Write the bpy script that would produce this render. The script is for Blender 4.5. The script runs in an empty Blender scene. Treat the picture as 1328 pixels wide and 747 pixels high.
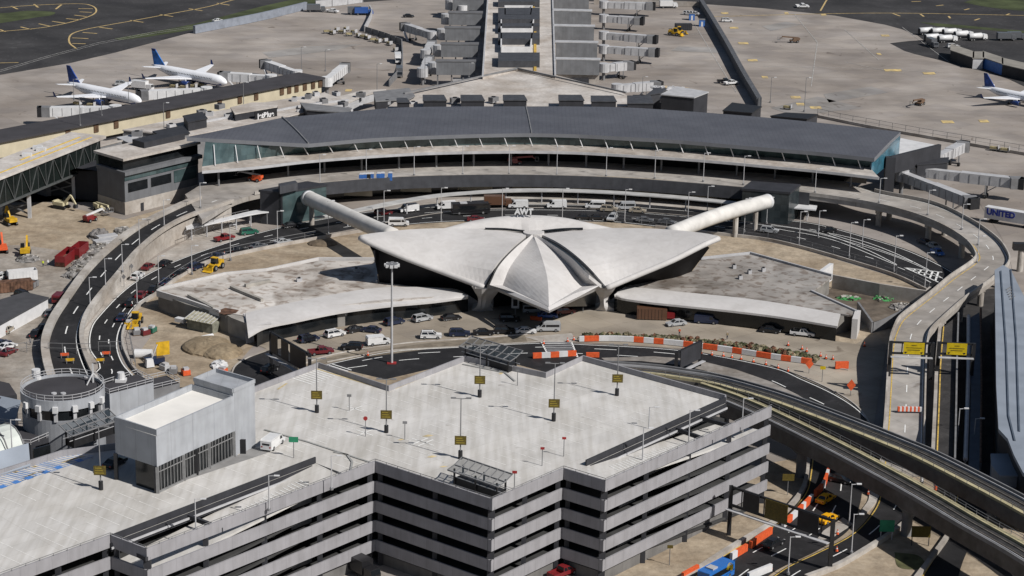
import bpy, bmesh, math, random
from mathutils import Vector, Matrix, geometry
R=math.radians
random.seed(7)
SC=bpy.context.scene; COL=SC.collection
# ---------------- camera, sky, sun, exposure ----------------
FPX=2700.0; PITCH=R(17.0); ROLL=0.02; CAMH=150.0
_R=Vector((1,0,0)); _U=Vector((0,math.sin(PITCH),math.cos(PITCH))); _F=Vector((0,math.cos(PITCH),-math.sin(PITCH)))
CR=_R*math.cos(ROLL)+_U*math.sin(ROLL); CU=_U*math.cos(ROLL)-_R*math.sin(ROLL); CF=_F
cd=bpy.data.cameras.new('camera'); cam=bpy.data.objects.new('camera',cd); COL.objects.link(cam)
m=Matrix((CR,CU,-CF)).transposed().to_4x4(); m.translation=Vector((0,0,CAMH)); cam.matrix_world=m
cd.sensor_width=36; cd.lens=36*FPX/1328; cd.clip_end=20000; cd.clip_start=1
SC.camera=cam
AZ=math.atan2(.57,.82)  # sun stands to the right and towards the camera
SUNDIR=Vector((.82*math.cos(R(42)),-.572*math.cos(R(42)),math.sin(R(42)))).normalized()
w=bpy.data.worlds.new('World'); SC.world=w; w.use_nodes=True
nt=w.node_tree; bg=nt.nodes['Background']; sky=nt.nodes.new('ShaderNodeTexSky'); sky.sky_type='NISHITA'; sky.sun_disc=False
sky.sun_elevation=R(42); sky.sun_rotation=math.atan2(SUNDIR.x,SUNDIR.y)
nt.links.new(sky.outputs[0],bg.inputs[0]); bg.inputs[1].default_value=0.05
sd=bpy.data.lights.new('sun','SUN'); sd.energy=5.0; sd.angle=R(.5); sd.color=(1,.965,.92)
so=bpy.data.objects.new('sun',sd); COL.objects.link(so); so.rotation_euler=SUNDIR.to_track_quat('Z','Y').to_euler()
SC.view_settings.view_transform='Standard'; SC.view_settings.look='None'; SC.view_settings.exposure=0.0; SC.view_settings.gamma=1
# ---------------- helpers ----------------
def P(px,py,z=0.0):
    "world point at height z that a photo survey point corresponds to"
    d=CF+CR*((px-664)/FPX)+CU*((373.5-py)/FPX)
    t=(z-CAMH)/d.z
    return Vector((d.x*t,d.y*t,z))
def PP(l,z=0.0): return [P(p[0],p[1],p[2] if len(p)>2 else z) for p in l]
MATS={}
def mat(n,c,rough=.8,var=.12,scale=.25,metal=0,c2=None,kind='noise',spec=.3,bump=0,emit=0):
    if n in MATS: return MATS[n]
    m=bpy.data.materials.new(n); m.use_nodes=True; t=m.node_tree; b=t.nodes['Principled BSDF']
    b.inputs['Roughness'].default_value=rough; b.inputs['Metallic'].default_value=metal
    b.inputs['Specular IOR Level'].default_value=spec
    c=tuple(c)+(1,) if len(c)==3 else c
    if c2 is None: c2=tuple(max(0,x*(1-2*var)) for x in c[:3])
    c1=tuple(min(1,x*(1+var)) for x in c[:3])
    g=t.nodes.new('ShaderNodeNewGeometry'); mp=t.nodes.new('ShaderNodeMapping'); t.links.new(g.outputs['Position'],mp.inputs[0])
    def noise(sc,det=5,dist=0):
        n_=t.nodes.new('ShaderNodeTexNoise'); n_.inputs['Scale'].default_value=sc; n_.inputs['Detail'].default_value=det
        n_.inputs['Distortion'].default_value=dist; t.links.new(mp.outputs[0],n_.inputs[0]); return n_.outputs[0]
    def ramp(src,lo,hi,a,b_):
        r=t.nodes.new('ShaderNodeValToRGB'); r.color_ramp.elements[0].position=lo; r.color_ramp.elements[1].position=hi
        r.color_ramp.elements[0].color=a; r.color_ramp.elements[1].color=b_; t.links.new(src,r.inputs[0]); return r.outputs[0]
    def mul(a,b_,f=1):
        x=t.nodes.new('ShaderNodeMix'); x.data_type='RGBA'; x.blend_type='MULTIPLY'; x.inputs[0].default_value=f
        t.links.new(a,x.inputs[6]); t.links.new(b_,x.inputs[7]); return x.outputs[2]
    col=ramp(noise(scale),.32,.68,tuple(c2)+(1,),c1+(1,))
    W=(1,1,1,1)
    if kind=='slab':   # cast concrete bays with tinted bays, joints, soft stains and tyre streaks
        mp.inputs['Rotation'].default_value=(0,0,R(-38))
        k=t.nodes.new('ShaderNodeTexBrick'); k.inputs['Scale'].default_value=1; k.inputs['Brick Width'].default_value=7.6; k.inputs['Row Height'].default_value=7.6
        k.offset=0; k.inputs['Mortar Size'].default_value=.05; k.inputs['Mortar'].default_value=(.72,.7,.68,1)
        k.inputs['Color1'].default_value=(1,1,1,1); k.inputs['Color2'].default_value=(.86,.87,.9,1); k.inputs['Bias'].default_value=-.2
        t.links.new(mp.outputs[0],k.inputs[0]); col=mul(col,k.outputs[0])
        col=mul(col,ramp(noise(.018,3,1),.38,.62,(.74,.72,.70,1),W))
        mp2=t.nodes.new('ShaderNodeMapping'); mp2.inputs['Scale'].default_value=(.012,.16,1); mp2.inputs['Rotation'].default_value=(0,0,R(8)); t.links.new(g.outputs['Position'],mp2.inputs[0])
        n2=t.nodes.new('ShaderNodeTexNoise'); n2.inputs['Scale'].default_value=1; n2.inputs['Detail'].default_value=4; t.links.new(mp2.outputs[0],n2.inputs[0])
        col=mul(col,ramp(n2.outputs[0],.35,.6,(.87,.86,.85,1),W))
        col=mul(col,ramp(noise(.11,6,2),.66,.74,W,(.6,.57,.55,1)))
    if kind=='deck':   # parking roof: fine streaks along the bays
        mp.inputs['Rotation'].default_value=(0,0,R(46))
        k=t.nodes.new('ShaderNodeTexBrick'); k.inputs['Scale'].default_value=1; k.inputs['Brick Width'].default_value=3.2; k.inputs['Row Height'].default_value=17
        k.offset=0; k.inputs['Mortar Size'].default_value=.035; k.inputs['Mortar'].default_value=(.78,.78,.76,1)
        k.inputs['Color1'].default_value=(1,1,1,1); k.inputs['Color2'].default_value=(.93,.93,.93,1)
        t.links.new(mp.outputs[0],k.inputs[0]); col=mul(col,k.outputs[0])
        mp2=t.nodes.new('ShaderNodeMapping'); mp2.inputs['Scale'].default_value=(.9,.07,1); mp2.inputs['Rotation'].default_value=(0,0,R(46)); t.links.new(g.outputs['Position'],mp2.inputs[0])
        n2=t.nodes.new('ShaderNodeTexNoise'); n2.inputs['Scale'].default_value=1; n2.inputs['Detail'].default_value=5; t.links.new(mp2.outputs[0],n2.inputs[0])
        col=mul(col,ramp(n2.outputs[0],.35,.62,(.84,.83,.81,1),W))
        col=mul(col,ramp(noise(.05,4,1),.3,.55,(.9,.89,.87,1),W)); col=mul(col,ramp(noise(.55,3,.4),.7,.76,W,(.7,.68,.66,1)))
    if kind=='stain':  # old roof membrane with dark patches
        col=mul(col,ramp(noise(.09,7,1.2),.5,.66,W,(.5,.46,.43,1)))
        col=mul(col,ramp(noise(.45,6,.5),.52,.62,W,(.62,.56,.52,1)))
        col=mul(col,ramp(noise(.03,3,0),.4,.6,(.8,.78,.76,1),W))
    if kind=='dirt':
        col=mul(col,ramp(noise(.05,6,1),.35,.6,(.72,.68,.64,1),W)); col=mul(col,ramp(noise(.9,4),.3,.6,(.82,.8,.78,1),W))
    if kind=='shell':
        col=mul(col,ramp(noise(.35,7,1.5),.35,.65,(.92,.915,.91,1),W)); col=mul(col,ramp(noise(.07,5,.8),.35,.6,(.92,.915,.91,1),W)); col=mul(col,ramp(noise(1.6,4),.68,.76,W,(.8,.78,.76,1)))
    if kind in('panel','seam'):
        mp2=t.nodes.new('ShaderNodeMapping'); mp2.inputs['Scale'].default_value=(.9,.9,.12); t.links.new(g.outputs['Position'],mp2.inputs[0])
        n2=t.nodes.new('ShaderNodeTexNoise'); n2.inputs['Scale'].default_value=1; n2.inputs['Detail'].default_value=5; t.links.new(mp2.outputs[0],n2.inputs[0])
        col=mul(col,ramp(n2.outputs[0],.35,.6,(.89,.885,.88,1),W)); col=mul(col,ramp(noise(.12,4),.35,.62,(.92,.92,.92,1),W))
    if kind=='asphalt':
        col=mul(col,ramp(noise(.04,4,1),.35,.65,(.62,.62,.64,1),W)); col=mul(col,ramp(noise(2.5,3),.3,.6,(.8,.8,.8,1),W)); col=mul(col,ramp(noise(.35,6,1.5),.56,.68,(.66,.66,.66,1),W))
    if kind=='seam':   # standing seams along local x
        tc=t.nodes.new('ShaderNodeTexCoord'); wv=t.nodes.new('ShaderNodeTexWave'); wv.bands_direction='X'; wv.inputs['Scale'].default_value=.26; wv.wave_profile='SAW'
        t.links.new(tc.outputs['Object'],wv.inputs[0]); col=mul(col,ramp(wv.outputs[0],.0,.22,(.8,.8,.81,1),W))
        col=mul(col,ramp(noise(.06,4),.3,.6,(.88,.88,.9,1),W))
    if kind=='panel':  # vertical cladding joints
        tc=t.nodes.new('ShaderNodeTexCoord'); wv=t.nodes.new('ShaderNodeTexWave'); wv.bands_direction='X'; wv.inputs['Scale'].default_value=.11; wv.wave_profile='SAW'
        t.links.new(tc.outputs['Object'],wv.inputs[0]); col=mul(col,ramp(wv.outputs[0],.0,.035,(.72,.72,.72,1),W))
    if kind=='glass':  # curtain wall: mullions and panes of slightly different tint
        tc=t.nodes.new('ShaderNodeTexCoord')
        sx=t.nodes.new('ShaderNodeSeparateXYZ'); t.links.new(g.outputs['Position'],sx.inputs[0])
        k=t.nodes.new('ShaderNodeTexBrick'); cb=t.nodes.new('ShaderNodeCombineXYZ'); t.links.new(sx.outputs[0],cb.inputs[0]); t.links.new(sx.outputs[2],cb.inputs[1])
        k.inputs['Scale'].default_value=1; k.inputs['Brick Width'].default_value=1.6; k.inputs['Row Height'].default_value=1.9; k.offset=0
        k.inputs['Mortar Size'].default_value=.07; k.inputs['Mortar'].default_value=(.75,.75,.75,1)
        k.inputs['Color1'].default_value=(1,1,1,1); k.inputs['Color2'].default_value=(.6,.65,.66,1); t.links.new(cb.outputs[0],k.inputs[0]); col=mul(col,k.outputs[0])
    t.links.new(col,b.inputs['Base Color'])
    if bump:
        bp=t.nodes.new('ShaderNodeBump'); bp.inputs['Strength'].default_value=bump; bp.inputs['Distance'].default_value=.3
        t.links.new(noise(1.2,5),bp.inputs['Height']); t.links.new(bp.outputs[0],b.inputs['Normal'])
    if emit: b.inputs['Emission Color'].default_value=c; b.inputs['Emission Strength'].default_value=emit
    MATS[n]=m; return m
class MB:
    def __init__(s): s.v=[]; s.f=[]; s.m=[]
    def add(s,vs,fs,mi=0):
        o=len(s.v); s.v+=[Vector(v) for v in vs]; s.f+=[tuple(i+o for i in f) for f in fs]; s.m+=[mi]*len(fs); return s
    def box(s,x0,y0,z0,x1,y1,z1,mi=0,M=None):
        vs=[Vector(v) for v in((x0,y0,z0),(x1,y0,z0),(x1,y1,z0),(x0,y1,z0),(x0,y0,z1),(x1,y0,z1),(x1,y1,z1),(x0,y1,z1))]
        if M: vs=[M@v for v in vs]
        return s.add(vs,[(0,3,2,1),(4,5,6,7),(0,1,5,4),(1,2,6,5),(2,3,7,6),(3,0,4,7)],mi)
    def taper(s,b,t,z0,z1,mi=0): # b,t=(x0,y0,x1,y1)
        vs=[(b[0],b[1],z0),(b[2],b[1],z0),(b[2],b[3],z0),(b[0],b[3],z0),(t[0],t[1],z1),(t[2],t[1],z1),(t[2],t[3],z1),(t[0],t[3],z1)]
        return s.add(vs,[(0,3,2,1),(4,5,6,7),(0,1,5,4),(1,2,6,5),(2,3,7,6),(3,0,4,7)],mi)
    def prism(s,pts,z0,z1,mi=0):
        n=len(pts); p=[Vector((q[0],q[1],0)) for q in pts]
        tr=geometry.tessellate_polygon([p])
        a=sum(p[i].x*p[(i+1)%n].y-p[(i+1)%n].x*p[i].y for i in range(n))
        if a<0: p=p[::-1]; tr=geometry.tessellate_polygon([p])
        zz=lambda z,i: z[i] if isinstance(z,(list,tuple)) else z
        vs=[(q.x,q.y,z0) for q in p]+[(q.x,q.y,z1) for q in p]
        def up(t): return t if (p[t[1]]-p[t[0]]).cross(p[t[2]]-p[t[0]]).z>0 else t[::-1]
        fs=[tuple(up(t)[::-1]) for t in tr]+[tuple(i+n for i in up(t)) for t in tr]+[(i,(i+1)%n,(i+1)%n+n,i+n) for i in range(n)]
        return s.add(vs,fs,mi)
    def sheet(s,pts,mi=0):
        tr=geometry.tessellate_polygon([[Vector((q.x,q.y,0)) for q in pts]]); fs=[]
        for t in tr:
            a,b,c=[pts[i] for i in t]; fs.append(tuple(t) if (b-a).cross(c-a).z>0 else tuple(t)[::-1])
        return s.add(pts,fs,mi)
    def tube(s,pts,r,n=8,mi=0,caps=True):
        pts=[Vector(p) for p in pts]; rs=r if isinstance(r,(list,tuple)) else [r]*len(pts); o=len(s.v); vs=[];fs=[]
        for i,p in enumerate(pts):
            d=(pts[min(i+1,len(pts)-1)]-pts[max(i-1,0)]).normalized()
            a=d.cross(Vector((0,0,1))); a=Vector((1,0,0)) if a.length<.05 else a.normalized(); b=a.cross(d).normalized()
            vs+=[p+(a*math.cos(2*math.pi*k/n)+b*math.sin(2*math.pi*k/n))*rs[i] for k in range(n)]
        for i in range(len(pts)-1):
            for k in range(n): fs.append((i*n+k,i*n+(k+1)%n,(i+1)*n+(k+1)%n,(i+1)*n+k))
        if caps: fs+=[tuple(range(n))[::-1],tuple((len(pts)-1)*n+k for k in range(n))]
        return s.add(vs,fs,mi)
    def bar(s,a,b,w,h=None,mi=0):
        a=Vector(a); b=Vector(b); d=b-a; L=d.length
        if L<1e-6: return s
        q=d.to_track_quat('X','Z').to_matrix().to_4x4(); q.translation=a; h=h or w
        return s.box(0,-w/2,-h/2,L,w/2,h/2,mi,q)
    def loft(s,A,B,mi=0,flip=False): # quads between two equal point rows
        n=len(A); fs=[(i,i+1,n+i+1,n+i) for i in range(n-1)]
        if flip: fs=[f[::-1] for f in fs]
        return s.add(list(A)+list(B),fs,mi)
    def slab(s,A,B,th,mi=0,close=True): # deck between edge rows A,B with thickness
        dn=Vector((0,0,-th)); A2=[p+dn for p in A]; B2=[p+dn for p in B]
        s.loft(A,B,mi); s.loft(A2,B2,mi,True); s.loft(A,A2,mi,True); s.loft(B,B2,mi)
        s.add([A[0],B[0],B2[0],A2[0]],[(0,1,2,3)],mi); s.add([A[-1],B[-1],B2[-1],A2[-1]],[(3,2,1,0)],mi); return s
    def wallp(s,path,h,w,mi=0,z0=None): # wall along world path, standing on the path points
        n=len(path); L=offs(path,w/2); Rr=offs(path,-w/2)
        up=Vector((0,0,h)); A=[p+up for p in L]; B=[p+up for p in Rr]
        lo=[Vector((p.x,p.y,p.z if z0 is None else z0)) for p in L]; ro=[Vector((p.x,p.y,p.z if z0 is None else z0)) for p in Rr]
        s.loft(A,B,mi); s.loft(A,lo,mi); s.loft(B,ro,mi); s.loft(lo,ro,mi)
        s.add([A[0],B[0],ro[0],lo[0]],[(0,1,2,3)],mi); s.add([A[-1],B[-1],ro[-1],lo[-1]],[(0,1,2,3)],mi); return s
    def cyl(s,c,r,z0,z1,n=12,mi=0,r2=None):
        r2=r if r2 is None else r2; vs=[(c[0]+r*math.cos(2*math.pi*k/n),c[1]+r*math.sin(2*math.pi*k/n),z0) for k in range(n)]+[(c[0]+r2*math.cos(2*math.pi*k/n),c[1]+r2*math.sin(2*math.pi*k/n),z1) for k in range(n)]
        return s.add(vs,[tuple(range(n))[::-1],tuple(range(n,2*n))]+[(k,(k+1)%n,(k+1)%n+n,k+n) for k in range(n)],mi)
    def cone(s,c,r,z0,h,n=8,mi=0): return s.cyl(c,r,z0,z0+h,n,mi,r*.1)
    def blob(s,c,r,sx=1,sy=1,sz=1,mi=0,seg=10,rings=6,j=.0,rnd=None):
        vs=[];fs=[]
        for i in range(rings+1):
            a=math.pi*i/rings
            for k in range(seg):
                q=1+(rnd.uniform(-j,j) if rnd else 0)
                vs.append((c[0]+r*sx*q*math.sin(a)*math.cos(2*math.pi*k/seg),c[1]+r*sy*q*math.sin(a)*math.sin(2*math.pi*k/seg),c[2]+r*sz*q*math.cos(a)))
        for i in range(rings):
            for k in range(seg): fs.append((i*seg+k,(i+1)*seg+k,(i+1)*seg+(k+1)%seg,i*seg+(k+1)%seg))
        return s.add(vs,fs,mi)
    def build(s,name,mats,parent=None,smooth=False,local=None):
        "local: origin of the new object in world; vertices are then kept relative to it"
        me=bpy.data.meshes.new(name)
        o0=Vector(local) if local is not None else Vector((0,0,0))
        if parent is not None and local is None:
            r_=parent
            while r_.parent: r_=r_.parent
            if r_.get('wl'): o0=r_.location.copy()
        me.from_pydata([tuple(v-o0) for v in s.v],[],s.f)
        if not isinstance(mats,(list,tuple)): mats=[mats]
        for m_ in mats: me.materials.append(m_)
        me.polygons.foreach_set('material_index',s.m)
        if smooth: me.polygons.foreach_set('use_smooth',[True]*len(s.f))
        me.update(); o=bpy.data.objects.new(name,me); COL.objects.link(o)
        if parent is not None: o.parent=parent
        elif local is not None: o.location=o0
        return o
def offs(path,d):
    out=[]
    for i,p in enumerate(path):
        t=path[min(i+1,len(path)-1)]-path[max(i-1,0)]; t.z=0
        if t.length<1e-6: out.append(p.copy()); continue
        t.normalize(); out.append(p+Vector((-t.y,t.x,0))*d)
    return out
def spl(pts,n=8):
    if len(pts)<3: return [pts[0].lerp(pts[-1],i/n) for i in range(n+1)]
    q=[2*pts[0]-pts[1]]+list(pts)+[2*pts[-1]-pts[-2]]; out=[]
    for i in range(1,len(q)-2):
        a,b,c,d=q[i-1:i+3]
        for k in range(n):
            t=k/n; out.append(.5*((2*b)+(c-a)*t+(2*a-5*b+4*c-d)*t*t+(3*b-a-3*c+d)*t**3))
    out.append(pts[-1].copy()); return out
def resamp(pts,n):
    L=[0]
    for a,b in zip(pts,pts[1:]): L.append(L[-1]+(b-a).length)
    out=[];j=0
    for i in range(n+1):
        t=L[-1]*i/n
        while j<len(pts)-2 and L[j+1]<t: j+=1
        s_=L[j+1]-L[j]; out.append(pts[j].lerp(pts[j+1],0 if s_<1e-9 else (t-L[j])/s_))
    return out
def SP(l,z=0.0,n=40): return resamp(spl(PP(l,z)),n)
def LN(l,z=0.0,n=0):
    p=PP(l,z); return resamp(p,n) if n else p
def tag(o,label=None,cat=None,group=None,kind=None):
    if label: o['label']=label
    if cat: o['category']=cat
    if group: o['group']=group
    if kind: o['kind']=kind
    return o
def thing(name,loc,rz=0,label='',cat='',group=None,wl=False):
    o=bpy.data.objects.new(name,None); COL.objects.link(o); o.location=loc; o.rotation_euler=(0,0,rz); o.empty_display_size=.5
    if wl: o['wl']=1
    return tag(o,label,cat,group)
def struct(mb,name,m,parent=None):
    o=mb.build(name,m,parent)
    if parent is None: o['kind']='structure'
    return o
def dup(src,loc,rz,label,cat=None,group=None,color=None,scale=None):
    c=src.copy(); COL.objects.link(c); c.location=loc; c.rotation_euler=(0,0,rz); c['label']=label
    if cat: c['category']=cat
    if group: c['group']=group
    elif 'group' in c: del c['group']
    if scale: c.scale=(scale,)*3
    for ch in list(src.children):
        d=ch.copy(); COL.objects.link(d); d.parent=c
        if color and d.get('paint'):
            d.material_slots[0].link='OBJECT'; d.material_slots[0].material=color
        for g in ch.children:
            e=g.copy(); COL.objects.link(e); e.parent=d
    return c
ORD=['first','second','third','fourth','fifth','sixth','seventh','eighth','ninth','tenth','eleventh','twelfth','thirteenth','fourteenth','fifteenth','sixteenth','seventeenth','eighteenth','nineteenth','twentieth']
# ---------------- materials ----------------
APRON=mat('apron_concrete',(.345,.31,.28),.85,.1,.06,kind='slab')
FARASP=mat('taxiway_asphalt',(.075,.072,.073),.85,.15,.05,kind='asphalt')
ASP=mat('new_asphalt',(.034,.033,.035),.8,.15,.3,kind='asphalt')
ASPG=mat('worn_asphalt',(.085,.08,.078),.85,.15,.3,kind='asphalt')
CONC=mat('pale_concrete',(.44,.415,.385),.8,.1,.2,kind='dirt')
PALER=mat('pale_roof',(.52,.49,.46),.85,.08,.2,kind='dirt')
CONCD=mat('deck_concrete',(.40,.375,.345),.8,.1,.3,kind='slab')
DIRT=mat('sandy_dirt',(.38,.315,.235),.95,.12,.3,kind='dirt',bump=.4)
DIRTG=mat('gravel_yard',(.34,.31,.275),.95,.12,.3,kind='dirt',bump=.3)
FORE=mat('forecourt_concrete',(.37,.325,.265),.85,.1,.12,kind='slab')
GRASS=mat('airfield_grass',(.055,.068,.028),.95,.25,.1)
WHITE=mat('white_paint',(.75,.75,.73),.6,.08,2)
YEL=mat('yellow_line_paint',(.55,.38,.09),.6,.2,1)
ROOFW=mat('shell_concrete',(.53,.515,.505),.75,.04,.12,kind='shell')
SIDER=mat('old_membrane_roof',(.55,.52,.485),.85,.12,.15,kind='stain')
SIDERG=mat('grey_membrane_roof',(.33,.31,.29),.9,.15,.15,kind='stain')
DGLASS=mat('dark_glass',(.012,.014,.016),.15,.2,.4,spec=.5)
GGLASS=mat('green_glass',(.07,.105,.108),.12,.15,.3,spec=.6,kind='glass')
BGLASS=mat('blue_glass',(.05,.17,.24),.15,.15,.3,spec=.6,kind='glass')
MROOF=mat('grey_seam_roof',(.098,.102,.118),.6,.05,.1,kind='seam')
MGREY=mat('dark_grey_metal',(.06,.062,.07),.6,.1,.5,kind='panel')
MCHAR=mat('charcoal_cladding',(.035,.036,.042),.65,.1,.3,kind='panel')
MMID=mat('mid_grey_metal',(.18,.18,.185),.6,.1,.5)
MLIGHT=mat('light_grey_metal',(.42,.42,.43),.5,.08,.5)
MWHITE=mat('white_metal',(.58,.58,.585),.5,.06,.5)
PANEL=mat('garage_panel',(.29,.285,.30),.7,.05,.4,kind='panel')
GDECK=mat('garage_deck',(.57,.555,.535),.85,.05,.2,kind='deck')
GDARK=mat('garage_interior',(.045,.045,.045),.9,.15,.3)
BLACK=mat('black_metal',(.02,.02,.022),.5,.1,1)
CLAD=mat('silver_cladding',(.36,.375,.40),.45,.05,.4,kind='panel',metal=.0)
CREAM=mat('cream_wall',(.46,.41,.30),.8,.06,.3)
BRN=mat('brown_wood',(.10,.06,.035),.8,.2,1)
RUST=mat('rusty_steel',(.13,.07,.045),.85,.3,1)
BLUER=mat('blue_grey_metal_roof',(.24,.27,.315),.5,.08,.15)
ORANGE=mat('safety_orange',(.62,.10,.03),.6,.1,2)
REDP=mat('red_paint',(.30,.03,.03),.5,.1,1)
SIGNY=mat('sign_yellow',(.52,.38,.01),.5,.08,2)
SIGNG=mat('sign_olive',(.10,.075,.015),.6,.15,3)
BLUEP=mat('blue_paint',(.05,.15,.42),.5,.1,1)
GREENP=mat('green_paint',(.03,.22,.12),.6,.1,1)
MACHY=mat('machine_yellow',(.55,.33,.02),.5,.15,1)
TYRE=mat('tyre_rubber',(.015,.015,.015),.9,.1,2)
CARGL=mat('car_glass',(.01,.012,.014),.08,.1,2,spec=.7)
def paint(n,c,r=.3): return mat('paint_'+n,c,r,.03,1,spec=.6)
PC={'white':paint('white',(.62,.62,.62)),'black':paint('black',(.012,.012,.014)),'red':paint('red',(.17,.015,.018)),'silver':paint('silver',(.36,.37,.38)),
 'grey':paint('grey',(.10,.105,.115)),'navy':paint('navy',(.015,.022,.05)),'blue':paint('blue',(.03,.09,.3)),'brightblue':paint('brightblue',(.02,.13,.42)),'taxi':paint('taxi_yellow',(.75,.38,.01)),'tan':paint('tan',(.33,.29,.23)),'maroon':paint('maroon',(.12,.015,.02)),'green':paint('green',(.02,.12,.08)),'brown':paint('brown',(.10,.05,.03))}
# ---------------- ground ----------------
def sheet(name,px,m,z,parent=None,smooth=0):
    pts=PP(px,z)
    if smooth: pts=spl(pts+[pts[0]],smooth)[:-1]
    return struct(MB().sheet(pts),name,m,parent)
g=MB(); g.add([(-6000,-800,0),(6000,-800,0),(6000,14000,0),(-6000,14000,0)],[(0,1,2,3)]); struct(g,'ground',APRON)
sheet('taxiway',[(-900,-420),(2200,-420),(1700,95),(1328,112),(1309,103),(1282,94),(1245,86),(1215,77),(1186,70),(1173,66),(1154,56),(1180,53),(1198,52),(1190,46),(1170,38),(1148,32),(1082,20),(988,10.5),(909,5),(764,1.5),(640,-6),(560,-4),(469,3),(397,9),(340,20),(252,41),(150,68),(90,82),(0,97),(-260,160)],FARASP,.03)
sheet('grass',[(-60,15),(0,17),(35,14),(70,15.5),(66,20),(50,22),(0,30),(-60,36)],GRASS,.06,smooth=4)
sheet('grass',[(148,50),(200,41),(252,31),(340,8),(395,-4),(480,-14),(520,-14),(420,3),(340,17),(252,38),(190,48),(155,52)],GRASS,.06)
sheet('grass',[(1250,3),(1262,0),(1300,-3),(1400,-2),(1400,16),(1328,14),(1280,9)],GRASS,.06,smooth=4)
sheet('grass',[(1192,28.5),(1240,32),(1328,40),(1328,43),(1270,38),(1215,34)],GRASS,.06)
sheet('dirt',[(-80,300),(0,268),(60,262),(160,285),(265,256),(240,268),(180,292),(140,320),(100,365),(66,425),(60,470),(75,520),(0,520),(-80,520)],DIRT,.04)
sheet('gravel_yard',[(-80,330),(0,318),(60,322),(110,335),(96,372),(66,425),(60,470),(75,520),(-80,560)],DIRTG,.07,smooth=3)
sheet('dirt',[(200,430),(150,500),(236,505),(300,480),(345,430),(600,380),(800,380),(1110,470),(1230,420),(1260,390),(1200,372),(1036,322),(930,300),(800,288),(560,287),(426,306),(300,330),(233,358),(200,381),(160,420)],DIRT,.04)
sheet('forecourt',[(300,483),(318,466),(345,452),(330,446),(380,428),(470,412),(600,401),(700,402),(800,403),(1000,430),(1110,446),(1120,440),(1135,432),(1150,448),(1132,560),(1110,528),(1075,505),(1030,486),(985,471),(885,452),(760,444),(700,443),(640,447),(560,452),(430,470),(380,485),(345,490)],FORE,.08)
# dirt and pavement in the lower right corner
sheet('dirt',[(790,750),(880,660),(1000,600),(1150,575),(1420,640),(1420,900),(700,900)],DIRT,.04)
road1_u=[(60,500),(126,480),(115,451),(118,424),(132,405),(160,377),(190,356),(228,338),(281,319),(340,300.5),(400,287),(480,274),(560,268),(640,265),(720,265),(800,267),(880,272),(950,278),(1010,284),(1060,290),(1120,306),(1180,325),(1232,350),(1262,372)]
road1_l=[(200,520),(175,489),(161,473),(153,452),(155,430),(165,411),(178,395),(203,379),(233,357),(272,338),(340,322),(426,306),(490,296),(560,289),(640,286),(720,286),(790,288),(850,294),(920,302),(990,310),(1040,321),(1100,338),(1160,357),(1215,383)]
sheet('dirt',[(150,410),(281,322),(340,303),(300,283),(262,300),(200,335),(150,375),(100,440),(118,470)],CONC,.09)
A=SP(road1_u,.12,120); B=SP(road1_l,.12,120)
road1=struct(MB().loft(A,B),'arrivals_road',ASP)
# main loop road before the garage
loop_u=[(210,500),(250,502),(300,490),(345,491),(380,485),(430,471),(507,455),(600,449),(700,444),(760,446),(887,454),(1000,475),(1041,491),(1082,510),(1114,531),(1135,556),(1150,585)]
loop_l=[(215,515),(260,530),(320,520),(360,515),(400,505),(460,510),(520,500),(600,495),(700,490),(760,490),(860,500),(940,520),(1000,545),(1040,560),(1080,580),(1105,600),(1125,625)]
A2=SP(loop_u,.12,120); B2=SP(loop_l,.12,120)
road2=struct(MB().loft(A2,B2),'loop_road',ASP)
sheet('road_island',[(780,464),(847,462),(901,466),(954,479),(1000,495),(1035,512),(1060,528),(1030,520),(985,500),(930,484),(880,473),(830,468),(785,468)],mat('dusty_pavement',(.27,.25,.23),.9,.15,.3,kind='dirt'),.16,smooth=0)
sheet('verge',[(380,502),(440,478),(500,492),(560,478),(640,470),(660,470),(720,486),(700,520),(420,530)],DIRT,.17)
# road into the car park drop-off at left
sheet('ramp_road',[(300,490),(305,475),(318,464),(340,456),(372,450),(400,505),(300,520),(233,540),(225,507)],ASP,.15)
def marks(paths,m,z,w,parent,name='road_marking',dash=None):
    mb=MB()
    for p in paths:
        p=[Vector((q.x,q.y,q.z+z)) for q in p]
        if dash:
            L=sum((b-a).length for a,b in zip(p,p[1:])); n=int(L/(dash[0]+dash[1]))
            if n<1: continue
            q=resamp(p,n*8); k=max(1,round(8*dash[0]/(dash[0]+dash[1])))
            for i in range(n): s=q[i*8:i*8+k+1]; mb.loft(offs(s,w/2),offs(s,-w/2),0,True)
        else: mb.loft(offs(p,w/2),offs(p,-w/2),0,True)
    return mb.build(name,m,parent)
def mix(A,B,t): return [a.lerp(b,t) for a,b in zip(A,B)]
marks([mix(A,B,.36)[:62],mix(A,B,.68)],WHITE,.03,.25,road1,dash=(3.6,8))
marks([mix(A,B,.36)[62:]],WHITE,.03,.2,road1)
marks([mix(A,B,.04),mix(A,B,.96)[:112]],WHITE,.03,.25,road1)
marks([mix(A2,B2,.3)[20:],mix(A2,B2,.14)[30:80]],WHITE,.03,.28,road2,dash=(4,8))
marks([mix(A2,B2,.03)[20:],mix(A2,B2,.45)[80:]],WHITE,.03,.25,road2)
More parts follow.
